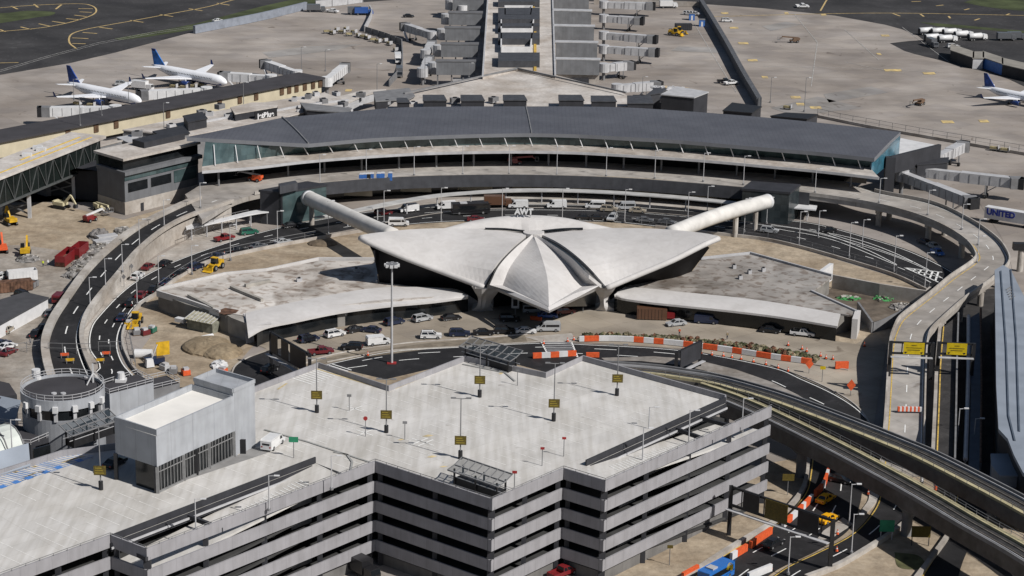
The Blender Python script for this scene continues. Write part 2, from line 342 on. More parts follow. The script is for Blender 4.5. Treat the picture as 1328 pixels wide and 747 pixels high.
# runway and taxi lines
mb=MB(); ym=[]
def taxi(px,dashes):
    p=spl(PP(px,.07),6); mb.loft(offs(p,.35),offs(p,-.35),0,True)
    for a,b in dashes: q=PP([a,b],.07); mb.loft(offs(q,.45),offs(q,-.45),0,True)
s=3.735
taxi([(99,63),(90,55),(92,45),(107,39),(134,33.5),(171,27),(214,19),(268,9),(302,0),(340,-8)],[((a/s,b/s),(c/s,d/s)) for a,b,c,d in((350,210,415,212),(350,183,428,187),(400,157,470,162),(480,132,545,140),(630,98,695,108),(775,70,838,80),(915,42,980,52),(1050,15,1112,25))])
taxi([(-20,42),(10,40),(53,36),(88,29.5),(115,21.4),(124,16),(124,10.7),(118,7),(107,5),(85,5),(40,7),(0,10)],[((a/s,b/s),(c/s,d/s)) for a,b,c,d in((0,143,25,153),(100,130,150,142),(188,115,243,127),(252,103,315,112),(320,90,385,95),(360,73,420,80),(385,57,445,60),(380,42,450,42),(55,30,85,44),(165,20,185,36),(270,44,298,22))])
taxi([(-20,82),(24,81)],[])
taxi([(909,22),(1060,18),(1170,17),(1328,20)],[((988+a/s,b/s),(988+c/s,d/s)) for a,b,c,d in((635,65,670,78),(768,68,785,80),(905,78,912,88),(1030,98,1055,90),(845,28,880,24),(980,48,1005,42),(1180,74,1200,66),(725,8,770,6))])
taxi([(1064,14),(1072,0),(1078,-10)],[])
struct(mb,'taxiway_marking',mat('taxi_line_paint',(.50,.37,.17),.7,.15,.6))
mb=MB()
for px in([(0,91),(60,73),(128,55),(200,41),(251,34)],[(0,93),(60,75),(128,57),(200,43),(251,36)],[(1030,18),(1060,55),(1052,112)],[(1095,38),(1140,78)],[(1170,35),(1230,80)],[(990,86),(1100,88),(1216,94)],[(1095,80),(1160,94)],[(900,30),(930,80),(955,120)],[(370,60),(450,55),(520,40)],[(895,45),(960,40)]):
    p=PP(px,.07); mb.loft(offs(p,.12),offs(p,-.12),0,True)
struct(mb,'service_road_marking',mat('faded_white_paint',(.42,.41,.39),.7,.2,.5))
mb=MB()
for x,y,w_ in((940,17,11),(952,36,13),(964,56,15),(976,78,15),(992,100,9),(988+44,126,15),(988+50,135,12),(988+70,139.5,17),(1158,91,26),(1205,95,18),(1229,158,18),(1276,157,14),(1148,46,12),(1140,70,6),(1068,19,8),(1020,17,6),(452,117,10)):
    c=P(x,y,.075); a=P(x+w_/2,y,.075)-c
    a=a*.85; mb.add([c-a+Vector((0,-2.1,0)),c+a+Vector((0,-2.1,0)),c+a+Vector((0,2.1,0)),c-a+Vector((0,2.1,0))],[(0,1,2,3)])
struct(mb,'gate_number_marking',mat('gate_paint',(.46,.34,.13),.7,.5,.5,c2=(.27,.22,.15)))
# repair patches in the apron concrete
mb=MB()
for q in([(1068,122),(1130,112),(1152,120),(1075,133)],[(1000,140),(1060,125),(1120,140),(1030,150)],[(340,68),(400,60),(470,57),(430,66),(350,75)],[(880,60),(950,62),(960,70),(870,66)],[(988,34),(1020,28),(1040,32),(1000,40)]):
    mb.sheet(PP(q,.05))
struct(mb,'apron_patch',mat('pale_patch',(.31,.295,.28),.85,.1,.1,kind='slab'))
# ---------------- main terminal ----------------
ZD=6.2   # upper road level
ter=thing('airport_terminal',P(700,190,0),0,'long crescent airport terminal with dark grey seamed metal roof','terminal',wl=True)
eave=[(400,186.5,15.7),(480,179.5,15.7),(571,175.5,15.7),(670,173,15.7),(740,174,15.7),(800,177,15.7),(870,181,15.7),(930,186,15.7),(1000,192,15.7),(1060,197,15.7),(1134,205,15.7)]
back=[(366,152.5,16.1),(453,144.8,16.1),(517,139.5,16.1),(600,138,16.1),(670,138,16.1),(740,138,16.1),(815,139.5,16.1),(901,145,16.1),(1000,153,16.1),(1080,161,16.1),(1168,171,16.1)]
EA=SP(eave,0,60); BA=SP(back,0,60)
mb=MB(); rows=[]
for k in range(7):
    t=k/6; rows.append([a.lerp(b,t)+Vector((0,0,.35*math.sin(math.pi*t))) for a,b in zip(EA,BA)])
for r0,r1 in zip(rows,rows[1:]): mb.loft(r0,r1,0,True)
tip=P(242,178,18.8)
tri=[rows[k][0] for k in range(7)]
mb.add([tip]+tri,[(0,i+1,i+2) for i in range(6)],0)
# fascia below the eave, soffit
dn=Vector((0,0,-1.1)); E2=[p+dn for p in EA]; mb.loft(EA,E2,1)
q=[tip,rows[0][0]]; mb.loft(q,[v+dn for v in q],1)
BB=[p+Vector((0,0,-1.5)) for p in BA]; mb.loft(BA,BB,1,True); q=[tip,rows[-1][0]]; mb.loft(q,[v+dn for v in q],1)
mb.loft(E2,BB,1); mb.add([tip+dn]+[v+dn for v in (rows[0][0],rows[-1][0])],[(0,1,2)],1)
q=[rows[k][-1] for k in range(7)]; mb.loft(q,[v+dn for v in q],1)
mb.build('roof',[MROOF,mat('fascia_grey',(.16,.165,.18),.5,.05,.3)],ter)
mb=MB(); mb.tube([rows[k][0]+Vector((0,0,.12)) for k in range(7)],.3,6); mb.build('roof_ridge_cap',MMID,ter)
mb=MB(); mb.tube([rows[k][24]+Vector((0,0,.08)) for k in range(7)],.2,6); mb.build('roof_ridge_cap',MMID,ter)
# glass wall from eave down to the canopy back edge
cb=[(262,216,12.0),(330,206,12.0),(400,198,12.0),(490,192.5,12.0),(571,189.5,12.0),(670,187.5,12.0),(740,188.5,12.0),(800,191,12.0),(870,195,12.0),(930,199.5,12.0),(1000,204,12.0),(1060,210,12.0),(1128,217,12.0)]
cf=[(262,222,11.4),(330,216.5,11.4),(400,208.5,11.4),(490,201.5,11.4),(571,197.5,11.4),(670,196,11.4),(740,197,11.4),(800,200,11.4),(870,204.5,11.4),(930,209,11.4),(1000,215.5,11.4),(1060,221,11.4),(1140,230,11.4)]
CB=SP(cb,0,72); CFr=SP(cf,0,72)
mb=MB()
gt=[P(256,183,17.6)]+[v.lerp(w_,.02)+Vector((0,.6,-.9)) for v,w_ in zip(EA,BA)]
GT=resamp(gt,72); 
# match by x so that struts and glass stay upright
def atx(row,x):
    for a,b in zip(row,row[1:]):
        if (a.x-x)*(b.x-x)<=0 and a.x!=b.x: return a.lerp(b,(x-a.x)/(b.x-a.x))
    return row[0].copy() if x<row[0].x else row[-1].copy()
GTx=[atx(gt,p.x) for p in CB]
mb.loft(GTx,CB,0,True); mb.loft([p for p in CB],[Vector((p.x,p.y+4,ZD)) for p in CB],1,True); mb.build('glass_wall',[GGLASS,DGLASS],ter)
mb=MB(); c0=GTx[-1]; c1=Vector((BA[-1].x,BA[-1].y,15.0)); mb.add([c0,c1,Vector((c1.x,c1.y,9)),Vector((c0.x,c0.y,9))],[(0,1,2,3)]); mb.build('end_glass_wall',BGLASS,ter)
mb=MB(); mb.slab(CB,CFr,.5); mb.build('entrance_canopy',mat('canopy_roof',(.46,.43,.40),.8,.12,.3,kind='dirt'),ter)
mb=MB(); lip=[p+Vector((0,-.15,-.1)) for p in CFr]; mb.wallp([p+Vector((0,0,-.55)) for p in lip],.75,.25); mb.build('canopy_edge',MLIGHT,ter)
for i in range(27):
    p=resamp(CB,270)[6+i*10]; t=atx(gt,p.x-1.5)
    q=atx(CFr,p.x).lerp(p,.7)+Vector((0,0,.1)); t=t.lerp(p,.10)+Vector((.3,-.8,.0))
    MB().tube([q,t],.14,6).build('strut',MWHITE,ter)
# interior columns and dark recess behind the canopy
mb=MB(); rec=[Vector((p.x,p.y+4,ZD)) for p in CB]; 
for i in range(2,72,4): MB().tube([rec[i]+Vector((0,-6,0)),rec[i]+Vector((0,-6,5.4))],.3,8).build('canopy_column',MMID,ter)
# upper road deck
df=[(262,285,ZD),(300,262.5,ZD),(330,253,ZD),(370,246,ZD),(425,240,ZD),(500,234,ZD),(580,231,ZD),(660,230,ZD),(740,231.5,ZD),(820,235,ZD),(900,241,ZD),(970,247,ZD),(1037,252.5,ZD),(1114,263,ZD),(1175,277,ZD),(1218,293,ZD),(1250,312,ZD),(1264,329,ZD),(1262,340,ZD),(1232,361,ZD),(1207,382,ZD),(1184,400,ZD),(1166,415,ZD),(1158,431,6.0),(1154,445,5.8),(1152,466,5.3),(1149,518,4.0),(1146,560,2.9),(1141,610,1.4)]
db=[(240,252,ZD),(285,226,ZD),(330,212,ZD),(400,206,ZD),(480,199,ZD),(571,195,ZD),(660,194,ZD),(740,195,ZD),(800,198,ZD),(870,203,ZD),(940,210,ZD),(1000,216,ZD),(1060,224,ZD),(1134,249,ZD),(1207,264,ZD),(1256,286,ZD),(1290,309,ZD),(1305,327,ZD),(1308,343,ZD),(1289,362,ZD),(1264,380,ZD),(1248,392,ZD),(1219,418,ZD),(1207,431,6.0),(1203,444,5.8),(1201,466,5.3),(1199.5,520,4.0),(1198,582,2.4),(1196,610,1.4)]
# pair up by parameter: both edges are resampled with matching knots
def pairspl(f,b,n=6): return spl(PP(f),n),spl(PP(b),n)
DF,DB=pairspl(df,db)
dk=MB().slab(DB,DF,1.3); deck=dk.build('departures_road',[CONCD]); tag(deck,kind='structure')
mb=MB(); mb.wallp(DF[12:],1.0,.35); mb.wallp(DB[78:],1.0,.35); par=mb.build('parapet',CONC,deck)
i0=13*6
marks([mix(DF[76:],DB[76:],.52)],WHITE,.05,.22,deck,dash=(3.2,7)); marks([mix(DF[76:],DB[76:],.12),mix(DF[50:76],DB[50:76],.12)],YEL,.05,.22,deck); marks([mix(DF[76:],DB[76:],.93)],WHITE,.05,.22,deck)
marks([mix(DF[18:76],DB[18:76],t) for t in(.3,.5)],WHITE,.05,.16,deck,dash=(3,7))
# cladding wall under the upper road and the recessed lower storey
mb=MB(); wl=[p+Vector((0,-.45,-2.6)) for p in DF[22:74]]; mb.wallp(wl,3.5,.35); mb.build('road_edge_cladding',MGREY,ter)
mb=MB(); wl=[Vector((p.x,p.y+7,0)) for p in DF[20:74]]; mb.wallp(wl,4.9,.4); mb.build('lower_storey_wall',DGLASS,ter)
for k in range(8):
    a=DF[26+k*6]; MB().box(a.x-5,a.y+6.3,1.0,a.x+7,a.y+6.75,2.6).build('lower_storey_panel',mat('beige_panel',(.42,.38,.30),.8,.08,.3),ter)
# piers under the curved road
for k in range(80,len(DF)-24,7):
    a,b=DF[k],DB[k]; c=a.lerp(b,.5); z=c.z-1.3
    mb=MB(); mb.bar(a.lerp(b,.12)+Vector((0,0,-1.9)),a.lerp(b,.88)+Vector((0,0,-1.9)),1.4,1.2)
    for t in(.2,.8): q=a.lerp(b,t); mb.cyl((q.x,q.y),.8,0,z-.5)
    mb.build('pier',CONC,deck)
# lower canopy
lc_b=[(400,279),(425,275),(470,265),(560,247.5),(640,242.5),(700,241),(770,242.5),(830,246),(890,251),(960,258)]
lc_f=[(425,281),(450,276.5),(490,268.5),(560,254),(640,249.5),(700,247.5),(770,249.5),(830,253),(890,258.5),(960,265.5)]
lc_b=[(405,278,3.9),(440,272,3.9),(500,259,3.9),(560,249,3.9),(610,244.5,3.9),(660,241.5,3.9),(720,241.2,3.9),(780,243.2,3.9),(840,247,3.9),(900,252,3.9),(955,258,3.9)]
lc_f=[(425,281,3.9),(455,276,3.9),(505,266,3.9),(560,256,3.9),(610,251,3.9),(660,248.5,3.9),(720,248,3.9),(780,250,3.9),(840,254,3.9),(900,259,3.9),(955,265,3.9)]
lc_b=[(x,y+3.2,z) for x,y,z in lc_b]; LB=SP(lc_b,0,60); LF=SP(lc_f,0,60)
mb=MB(); mb.slab(LB,LF,.3); cn=mb.build('kerb_canopy',mat('kerb_canopy_roof',(.40,.395,.385),.7,.1,.3),ter)
for k in range(3,60,5):
    MB().tube([LF[k]+Vector((0,1.2,-.3)),Vector((LF[k].x,LF[k].y+1.2,0.1))],.18,8).build('canopy_post',MLIGHT,ter)
mb=MB(); sw=[Vector((p.x,p.y,.05)) for p in LF]; sb=[Vector((p.x,p.y+7,.05)) for p in LB]; mb.loft(sb,[p+Vector((0,-4,0)) for p in sw]); 
for r_ in([p+Vector((0,-4,0)) for p in sw],): mb.wallp(r_,.15,.3)
struct(mb,'sidewalk',CONC)
for v in mb.v: pass
# ---------------- ramp down at the left ----------------
rl=[(262,258,ZD),(228,273,5.9),(187,294,5.3),(150,321,4.7),(118,352,4.0),(92,388,3.2),(73,418,2.5),(64,448,1.9),(70,484,1.2),(82,510,.8)]
rr=[(300,262,ZD),(245,281,5.9),(209,300,5.3),(175,328,4.7),(150,358,4.0),(122,391,3.2),(107,416,2.5),(103,442,1.9),(110,468,1.2),(125,500,.8)]
RL,RR=pairspl(rl,rr,6)
ramp=MB().slab(RL,RR,.9).build('exit_ramp',ASP); tag(ramp,kind='structure')
mb=MB(); mb.wallp([p+Vector((0,0,.02)) for p in offs(RL,-.9)],.9,1.8); mb.build('parapet',CONC,ramp)
mb=MB(); q=offs(RR,.5); n=len(q); Lw=offs(q,.5); Rw=offs(q,-.5)
lo=[Vector((p.x,p.y,0)) for p in Rw]; up=Vector((0,0,.95)); mb.loft([p+up for p in Lw],[p+up for p in Rw]); mb.loft([p+up for p in Rw],lo); mb.loft([p+up for p in Lw],[p for p in Lw]); mb.build('retaining_wall',CONC,ramp)
mb=MB(); q=offs(RL,-1.6); mb.loft([p+Vector((0,0,-.5)) for p in q],[Vector((p.x,p.y,0)) for p in q]); mb.build('outer_wall',CONC,ramp)
marks([mix(RL,RR,.5)],WHITE,.04,.28,ramp,dash=(4,8)); marks([mix(RL,RR,.9)],WHITE,.04,.2,ramp)
# barrier walls at both sides of the arrivals road
def barrier(name,px,h,w_,m,label,cat,z=0.0,sm=True,group=None,n=40):
    p=SP(px,z,n) if sm else LN(px,z)
    o=MB().wallp(p,h,w_).build(name,m); return tag(o,label,cat,group)
barrier('concrete_barrier',[(186,492),(172,478),(160,452),(160,432),(170,412),(182,397),(206,381),(236,359),(274,340),(342,324),(426,308.5),(470,301)],.9,.5,CONC,'long pale concrete barrier curving between arrivals road and sandy lot on the left','barrier')
barrier('concrete_barrier',[(850,296),(920,304),(990,312),(1040,323),(1100,340),(1160,359),(1205,380)],.9,.4,CONC,'pale concrete barrier curving along the arrivals road on the right','barrier')
def fence(name,px,h,label,z=0.0,step=6,m=None,sm=True):
    p=SP(px,z,60) if sm else LN(px,z,30)
    o=thing(name,p[0],0,label,'fence',wl=True); m=m or MMID
    mb=MB(); mb.wallp([v+Vector((0,0,h-.1)) for v in p],.1,.08); mb.wallp([v+Vector((0,0,h*.5)) for v in p],.07,.06); mb.build('rail',m,o)
    mb=MB(); 
    L=sum((b-a).length for a,b in zip(p,p[1:])); q=resamp(p,max(2,int(L/step)))
    for v in q: MB().bar(v,v+Vector((0,0,h)),.12).build('post',m,o)
    return o
fence('chain_link_fence',[(205,378),(236,356),(274,337),(342,321),(426,305.5)],2.0,'thin fence along the inner kerb of the left arrivals road',step=7)
fence('chain_link_fence',[(800,287),(860,294),(990,309),(1100,337),(1160,355),(1205,376)],2.0,'thin fence along the inner kerb of the right arrivals road',step=7)
fence('chain_link_fence',[(240,310),(290,290),(322,282)],2.2,'fence along the top of the pale ramp wall beside the left sidewalk canopy',z=2,step=4)
# ---------------- left end block of the terminal ----------------
blk=thing('gate_block',P(163,279),0,'dark grey block with stone base and window bands at left end of terminal','building',wl=True)
a0=P(163,279); b0=P(258,255); c0=P(128,268)
def rect3(a,b,c): return [a,b,b+(c-a),c]
dirb=(b0-a0).normalized(); perp=(c0-a0).normalized()
BL=(b0-a0).length; CL=(c0-a0).length
def q4(u0,u1,v0,v1): return [a0+dirb*u0+perp*v0,a0+dirb*u1+perp*v0,a0+dirb*u1+perp*v1,a0+dirb*u0+perp*v1]
MB().prism(q4(-.15,BL,-.0,CL),0,3.6).build('stone_base',CONC,blk)
BLOCKM=mat('block_cladding',(.15,.155,.165),.6,.06,.3,kind='panel')
MB().prism(q4(0,BL,.02,CL),3.6,11.2).build('wall',BLOCKM,blk)
MB().prism(q4(-.4,BL+1,-.9,CL),11.2,12.2).build('parapet',BLOCKM,blk)
MB().prism(q4(.6,BL+1,1.2,CL),12.2,15.2).build('clerestory_window',DGLASS,blk)
MB().prism(q4(-.3,BL+1,-.2,CL+1),15.2,15.9).build('roof',PALER,blk)
MB().prism(q4(BL*.42,BL*.98,5,CL-2),15.9,17.6).build('roof_plant',MCHAR,blk)
def win(u0,u1,z0,z1,m=DGLASS,par=blk,O=None,nm='window'):
    a,b=q4(u0,u1,-.12,0)[:2]; mb=MB(); nrm=-perp
    a=a0+dirb*u0; b=a0+dirb*u1
    mb.add([a+nrm*.15+Vector((0,0,z0)),b+nrm*.15+Vector((0,0,z0)),b+nrm*.15+Vector((0,0,z1)),a+nrm*.15+Vector((0,0,z1))],[(0,1,2,3)]); return mb.build(nm,m,par)
win(1.2,BL*.30,6.2,8.8); win(BL*.35,BL*.62,6.2,8.8); win(BL*.66,BL*.97,5.8,9.2,GGLASS); win(BL*.2,BL*.24,0.1,2.4,MCHAR,nm='door')
win(0,BL,9.6,11.1,GGLASS)
# glazed truss bridge
br=thing('truss_bridge',P(35,300),0,'glazed steel truss footbridge on tall columns at far left','bridge',wl=True)
bA=P(-60,292,7.2); bB=P(128,214,7.2); bd=(bB-bA).normalized(); bn=Vector((-bd.y,bd.x,0)); H_=7.0; Wd=11
def brp(t,v,z): q=bA.lerp(bB,t)+bn*v; return Vector((q.x,q.y,z))
mb=MB(); mb.slab([brp(0,-.6,15.1),brp(1.05,-.6,15.1)],[brp(0,Wd,15.1),brp(1.05,Wd,15.1)],.8); mb.build('roof',PALER,br)
mb=MB(); mb.slab([brp(0,0,7.4),brp(1.02,0,7.4)],[brp(0,Wd,7.4),brp(1.02,Wd,7.4)],.6); mb.build('floor',MMID,br)
BRG=mat('bridge_glass',(.011,.015,.014),.2,.2,.3,spec=.5)
mb=MB(); mb.add([brp(0,.05,7.4),brp(1.02,.05,7.4),brp(1.02,.05,14.4),brp(0,.05,14.4)],[(0,1,2,3)]); mb.build('glazing',BRG,br)
mb=MB()
N=18
for i in range(N+1):
    t=i/N; mb.bar(brp(t,-.12,7.4),brp(t,-.12,14.4),.16)
    if i<N: mb.bar(brp(t,-.15,7.4 if i%2 else 14.4),brp(t+1/N,-.15,14.4 if i%2 else 7.4),.22)
mb.bar(brp(0,-.2,7.3),brp(1.02,-.2,7.3),.5); mb.bar(brp(0,-.2,14.3),brp(1.02,-.2,14.3),.4); mb.build('truss',mat('truss_steel',(.07,.075,.075),.6,.1,1),br)
for t in (.51,.83):
    for v in(1,Wd-1): q=brp(t,v,0); MB().box(q.x-.45,q.y-.45,0,q.x+.45,q.y+.45,7).build('column',MLIGHT,br)
    for s_ in(0,1): MB().bar(brp(t,1,1+s_*3),brp(t,Wd-1,4+s_*3),.35).build('brace',MMID,br); MB().bar(brp(t,1,4+s_*3),brp(t,Wd-1,1+s_*3),.35).build('brace',MMID,br)
mb=MB()
for t,v in((.3,6),(.36,6.5),(.62,6),(.72,6),(.74,8)): q=brp(t,v,15.1); MB().box(q.x-1.3,q.y-.7,15.1,q.x+1.3,q.y+.7,16.0).build('roof_equipment',MWHITE,br)
mb=MB(); mb.wallp([brp(.1,2,15.12),brp(1,2,15.12)],.12,.5); mb.wallp([brp(.55,5,15.12),brp(.98,5,15.12)],.12,.6); mb.build('yellow_walkway',mat('walkway_yellow',(.6,.42,.1),.7,.1,1),br)
# dark lower volume behind the bridge
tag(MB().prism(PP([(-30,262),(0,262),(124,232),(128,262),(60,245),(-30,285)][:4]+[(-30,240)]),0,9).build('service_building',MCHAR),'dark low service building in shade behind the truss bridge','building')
# ---------------- long low gate building, upper left ----------------
gb=thing('gate_building',P(160,170),0,'long low cream walled gate building with flat dark roof at upper left','building',wl=True)
gA=P(-30,191.5,6.5); gB=P(422,102.5,6.5); gC=P(-30,179,6.5)
gd=(gB-gA).normalized(); gn=Vector((-gd.y,gd.x,0)); L_=(gB-gA).length
def gp(u,v,z=6.5): q=gA+gd*u+gn*v; return Vector((q.x,q.y,z))
wid=13
mb=MB(); mb.prism([gp(0,0),gp(L_,0),gp(L_,wid),gp(0,wid)],6.5,7.1); mb.build('roof',mat('dark_flat_roof',(.045,.043,.048),.9,.1,.2),gb)
MB().prism([gp(1,1.0),gp(L_-1,1.0),gp(L_-1,wid-1),gp(1,wid-1)],1.7,6.5).build('wall',CREAM,gb)
MB().prism([gp(1,2.2),gp(L_-1,2.2),gp(L_-1,wid-2),gp(1,wid-2)],0,1.7).build('ground_floor',MCHAR,gb)
for px in (88,124,149.5,218,284.5,311,332,365,374.5,384.5,395,405,414.6):
    c=P(px,0,5.0); 
    # slide along the facade to the survey x
    t=0; best=None
    for k in range(0,int(L_*2)):
        q=gp(k/2,1.0,5.0); d=q-Vector((0,0,CAMH)); x=664+FPX*d.dot(CR)/d.dot(CF)
        if best is None or abs(x-px)<best[0]: best=(abs(x-px),k/2)
    u=best[1]; mb=MB(); a=gp(u-.9,.88,3.6); b=gp(u+.9,.88,3.6); mb.bar(Vector((a.x,a.y,4.9)),Vector((b.x,b.y,4.9)),.35,2.4); mb.build('window',BRN,gb)
for k in range(12,int(L_)-8,9):
    q=gp(k,1.4,0); mb=MB(); mb.bar(q,q+Vector((0,0,1.7)),.6); mb.build('column',MMID,gb)
# low roofs between gate building and terminal
def block(name,px,z0,z1,mw,mr,label,cat='building',group=None,par=.0):
    pts=PP(px,z1); c=sum(pts,Vector())/len(pts); o=thing(name,Vector((c.x,c.y,z0)),0,label,cat,group,wl=True)
    MB().prism(pts,z0,z1-.35).build('wall',mw,o)
    cc=Vector((c.x,c.y,z1)); big=[cc+(p-cc)*1.0+(p-cc).normalized()*.35 for p in pts]
    MB().prism(big,z1-.35,z1).build('roof',mr,o)
    return o
block('flat_roof_wing',[(30,198),(78,184),(158,182),(126,190),(58,206)],0,11,MMID,PALER,'pale flat roofed wing beside the truss bridge at far left')
block('flat_roof_wing',[(160,168),(250,150),(330,135),(420,120),(452,132),(366,152),(242,176)],0,7,MMID,PALER,'pale flat roof strip between cream gate building and dark terminal roof')
block('roof_plant_unit',[(199,170),(236,163),(245,172),(214,179)],7,10,MMID,MCHAR,'dark roof plant housing on the pale roof left of the airline sign','plant unit')
block('roof_plant_unit',[(238,150),(262,145),(268,153),(244,158)],7,10,MCHAR,MCHAR,'dark louvred plant unit behind the grey plant housing near the left roof','plant unit')
block('roof_plant_unit',[(152,178),(170,175),(188,182),(172,187)],7,9,MMID,MLIGHT,'low grey plant unit above the left end block','plant unit')
block('sign_building',[(300,139),(327,133),(360,133),(358,138),(305,147)],5,9.5,MCHAR,PALER,'small dark block with a white airline sign behind the terminal roof')
block('connector_building',[(390,133),(455,140),(450,146),(398,142)],5,9,MCHAR,MMID,'dark grey connector roof behind left part of terminal')
block('connector_building',[(485,119),(530,114),(537,124),(530,128),(488,131)],4,8.5,MCHAR,MMID,'dark open frame structure beside the pale apron roofs left of the pier')
block('connector_building',[(430,128),(470,117),(500,116),(470,124),(452,133)],3,6,MLIGHT,PALER,'pale connector roof ending at the foot of the left pier boxes')
def text(body,loc,size,rot,m,parent,name='sign_text',ext=.05,al='CENTER',bold=False):
    c=bpy.data.curves.new(name,'FONT'); c.body=body; c.size=size; c.extrude=ext; c.align_x=al; c.align_y='CENTER'
    if bold: c.offset=.045*size
    o=bpy.data.objects.new(name,c); COL.objects.link(o)
    dg=bpy.context.evaluated_depsgraph_get(); me=bpy.data.meshes.new_from_object(o.evaluated_get(dg)); bpy.data.objects.remove(o)
    me.materials.clear(); me.materials.append(m); o=bpy.data.objects.new(name,me); COL.objects.link(o)
    o.rotation_euler=rot; r_=parent
    if parent is not None:
        while r_.parent: r_=r_.parent
    o.parent=parent; o.location=Vector(loc)-(r_.location if (r_ is not None and r_.get('wl')) else Vector()); return o
sg=thing('airline_sign',P(344,146,8),0,'white lettered airline sign on dark backing above the left terminal roof','sign',wl=True)
a=P(331,145.0,9.3)+Vector((0,-1.2,-2.7)); b=P(359.5,140.4,9.3)+Vector((0,-1.2,-2.7)); mb=MB(); mb.bar(a+Vector((0,0,1.3)),b+Vector((0,0,1.3)),.3,3.4); mb.build('backing',BLACK,sg)
c=a.lerp(b,.5)+Vector((0,-.4,1.4)); text('jetBlue',c,2.3,(R(90),0,math.atan2(b.y-a.y,b.x-a.x)),MWHITE,sg,bold=True)
# ---------------- concourse pier ----------------
pr=thing('concourse_pier',P(670,60),0,'long pale roofed concourse pier running back from the terminal between grey gate boxes','concourse',wl=True)
pz=8.5
MB().prism(PP([(626,100),(634,-30),(716,-30),(720,99),(671,89)],pz),0,pz).build('roof',PALER,pr)
MB().prism(PP([(520,126),(545,118),(626,97),(671,87.5),(720,97),(800,118),(815,124),(830,138),(500,141)],pz-.8),0,pz-.8).build('apex_roof',PALER,pr)
mb=MB(); a,b,c=PP([(524,122),(671,89.5),(812,121)],pz); mb.wallp([a,b,c],.5,.6); mb.build('roof_kerb',MMID,pr)
for i,(y0,y1) in enumerate(((64,79),(38,50),(26,34),(6,25),(-8,2))):
    m_=MMID if i in(0,3) else MCHAR
    MB().prism(PP([(646,y1),(700,y1),(700,y0+4),(646,y0+4)],pz+2.4),pz,pz+2.4).build('roof_plant',MGREY,pr)
for (x0,y0,x1,y1) in ((650,46,688,64),(650,28,690,40),(655,10,688,22)):
    mb=MB(); p=PP([(x0,y1),(x1,y1),(x1+2,y0),(x0,y0)],pz+1.4); mb.wallp(p+[p[0]],1.0,.5,z0=pz); mb.build('courtyard_parapet',MWHITE,pr)
mb=MB(); mb.wallp(PP([(694,92),(694,30),(690,-10)],pz),.35,1.0); mb.build('gas_pipe',mat('pipe_yellow',(.5,.33,.07),.6,.15,1),pr)
mb=MB(); mb.wallp(PP([(626,100),(634,-20)],pz),.6,.6); mb.wallp(PP([(720,99),(716,-20)],pz),.6,.6); mb.build('parapet',MLIGHT,pr)
# gate boxes
for i,(x0,x1,yt,yb) in enumerate(((565.7,616,79.3,97),(572,619.6,57,74),(577,622,36,53),(582,625,16.5,33),(587,627,-2,14))):
    o=block('gate_box',[(x0,yt),(x1,yt+.4),(x1+.4,yt-2.2),(x0+.5,yt-2.6)],4.2,9.2,mat('gate_box_wall',(.17,.175,.185),.6,.08,.4,kind='panel'),mat('gate_box_roof',(.13,.13,.135),.7,.1,.3),'dark grey gate box on the left side of the pier, %s from the terminal'%ORD[i],'gate building','gate boxes left of the pier')
    for t in(.04,.4,.7):
        p=P(x0+(x1-x0)*t,yt,9.2); MB().box(p.x-.25,p.y+.3,0,p.x+.25,p.y+.9,4.2).build('column',MMID,o)
    q=P(x0+(x1-x0)*.72,yt,9.2); MB().box(q.x-4,q.y+.5,0,q.x+3,q.y+3,2.6).build('store_room',MLIGHT,o)
    p=P(x0-3,yt+2,7); MB().cyl((p.x,p.y),2.2,3,7.2,14).build('bridge_rotunda',MLIGHT,o)
for i,(x0,x1,yt,yb) in enumerate(((721.6,777.8,76,92),(721,775,54,69),(719,770.6,33,48),(717.6,767,13,28),(716,764,-6,10))):
    o=block('gate_box',[(x0,yt),(x1,yt+1.2),(x1,yt-1),(x0,yt-2)],3.4,9.2,mat('gate_box_wall',(.2,.2,.2)),MLIGHT,'grey gate box on the right side of the pier, %s from the terminal'%ORD[i],'gate building','gate boxes right of the pier')
    p=P(x0,yt,9.2); q=P(x1,yt,9.2); MB().box(p.x,p.y+1.0,0,q.x,p.y+2.5,3.3).build('ground_store',CONC,o)
    MB().box(p.x+5,p.y-1,0,p.x+12,p.y+.6,2.0).build('equipment',MCHAR,o)
# plant boxes on the roof just behind the headhouse
for i,(x0,x1,y0,y1) in enumerate(((514,531,127,139),(548,579,123,137),(597,628,123,137),(652,683,123,136.5),(724,757,123,136.5),(766,799,124,138),(813,847,124,140.5))):
    block('roof_plant_box',[(x0+1,y1-7),(x1,y1-7),(x1-4,y0),(x0+1,y0)],pz-1,pz+2.6,MCHAR,MGREY,'dark grey roof plant box behind the terminal ridge, %s from the left'%ORD[i],'plant unit','plant boxes behind the terminal ridge')
block('equipment_hall',[(858,122),(900,126),(918,119),(878,112)],0,9.5,MCHAR,MLIGHT,'large dark hall with pale roof behind right half of terminal')
block('equipment_hall',[(838,123),(858,120),(866,113),(850,114)],0,7,MGREY,MGREY,'dark sloping annex left of the large dark hall')
block('equipment_hall',[(938,143),(975,146),(987,138),(950,133)],0,6.5,MCHAR,BLACK,'low black shed at the foot of the long dark apron fence')
block('equipment_hall',[(1000,150),(1046,154),(1060,148),(1020,146)],0,7,MCHAR,BLACK,'small black roofed shed behind right part of terminal roof')
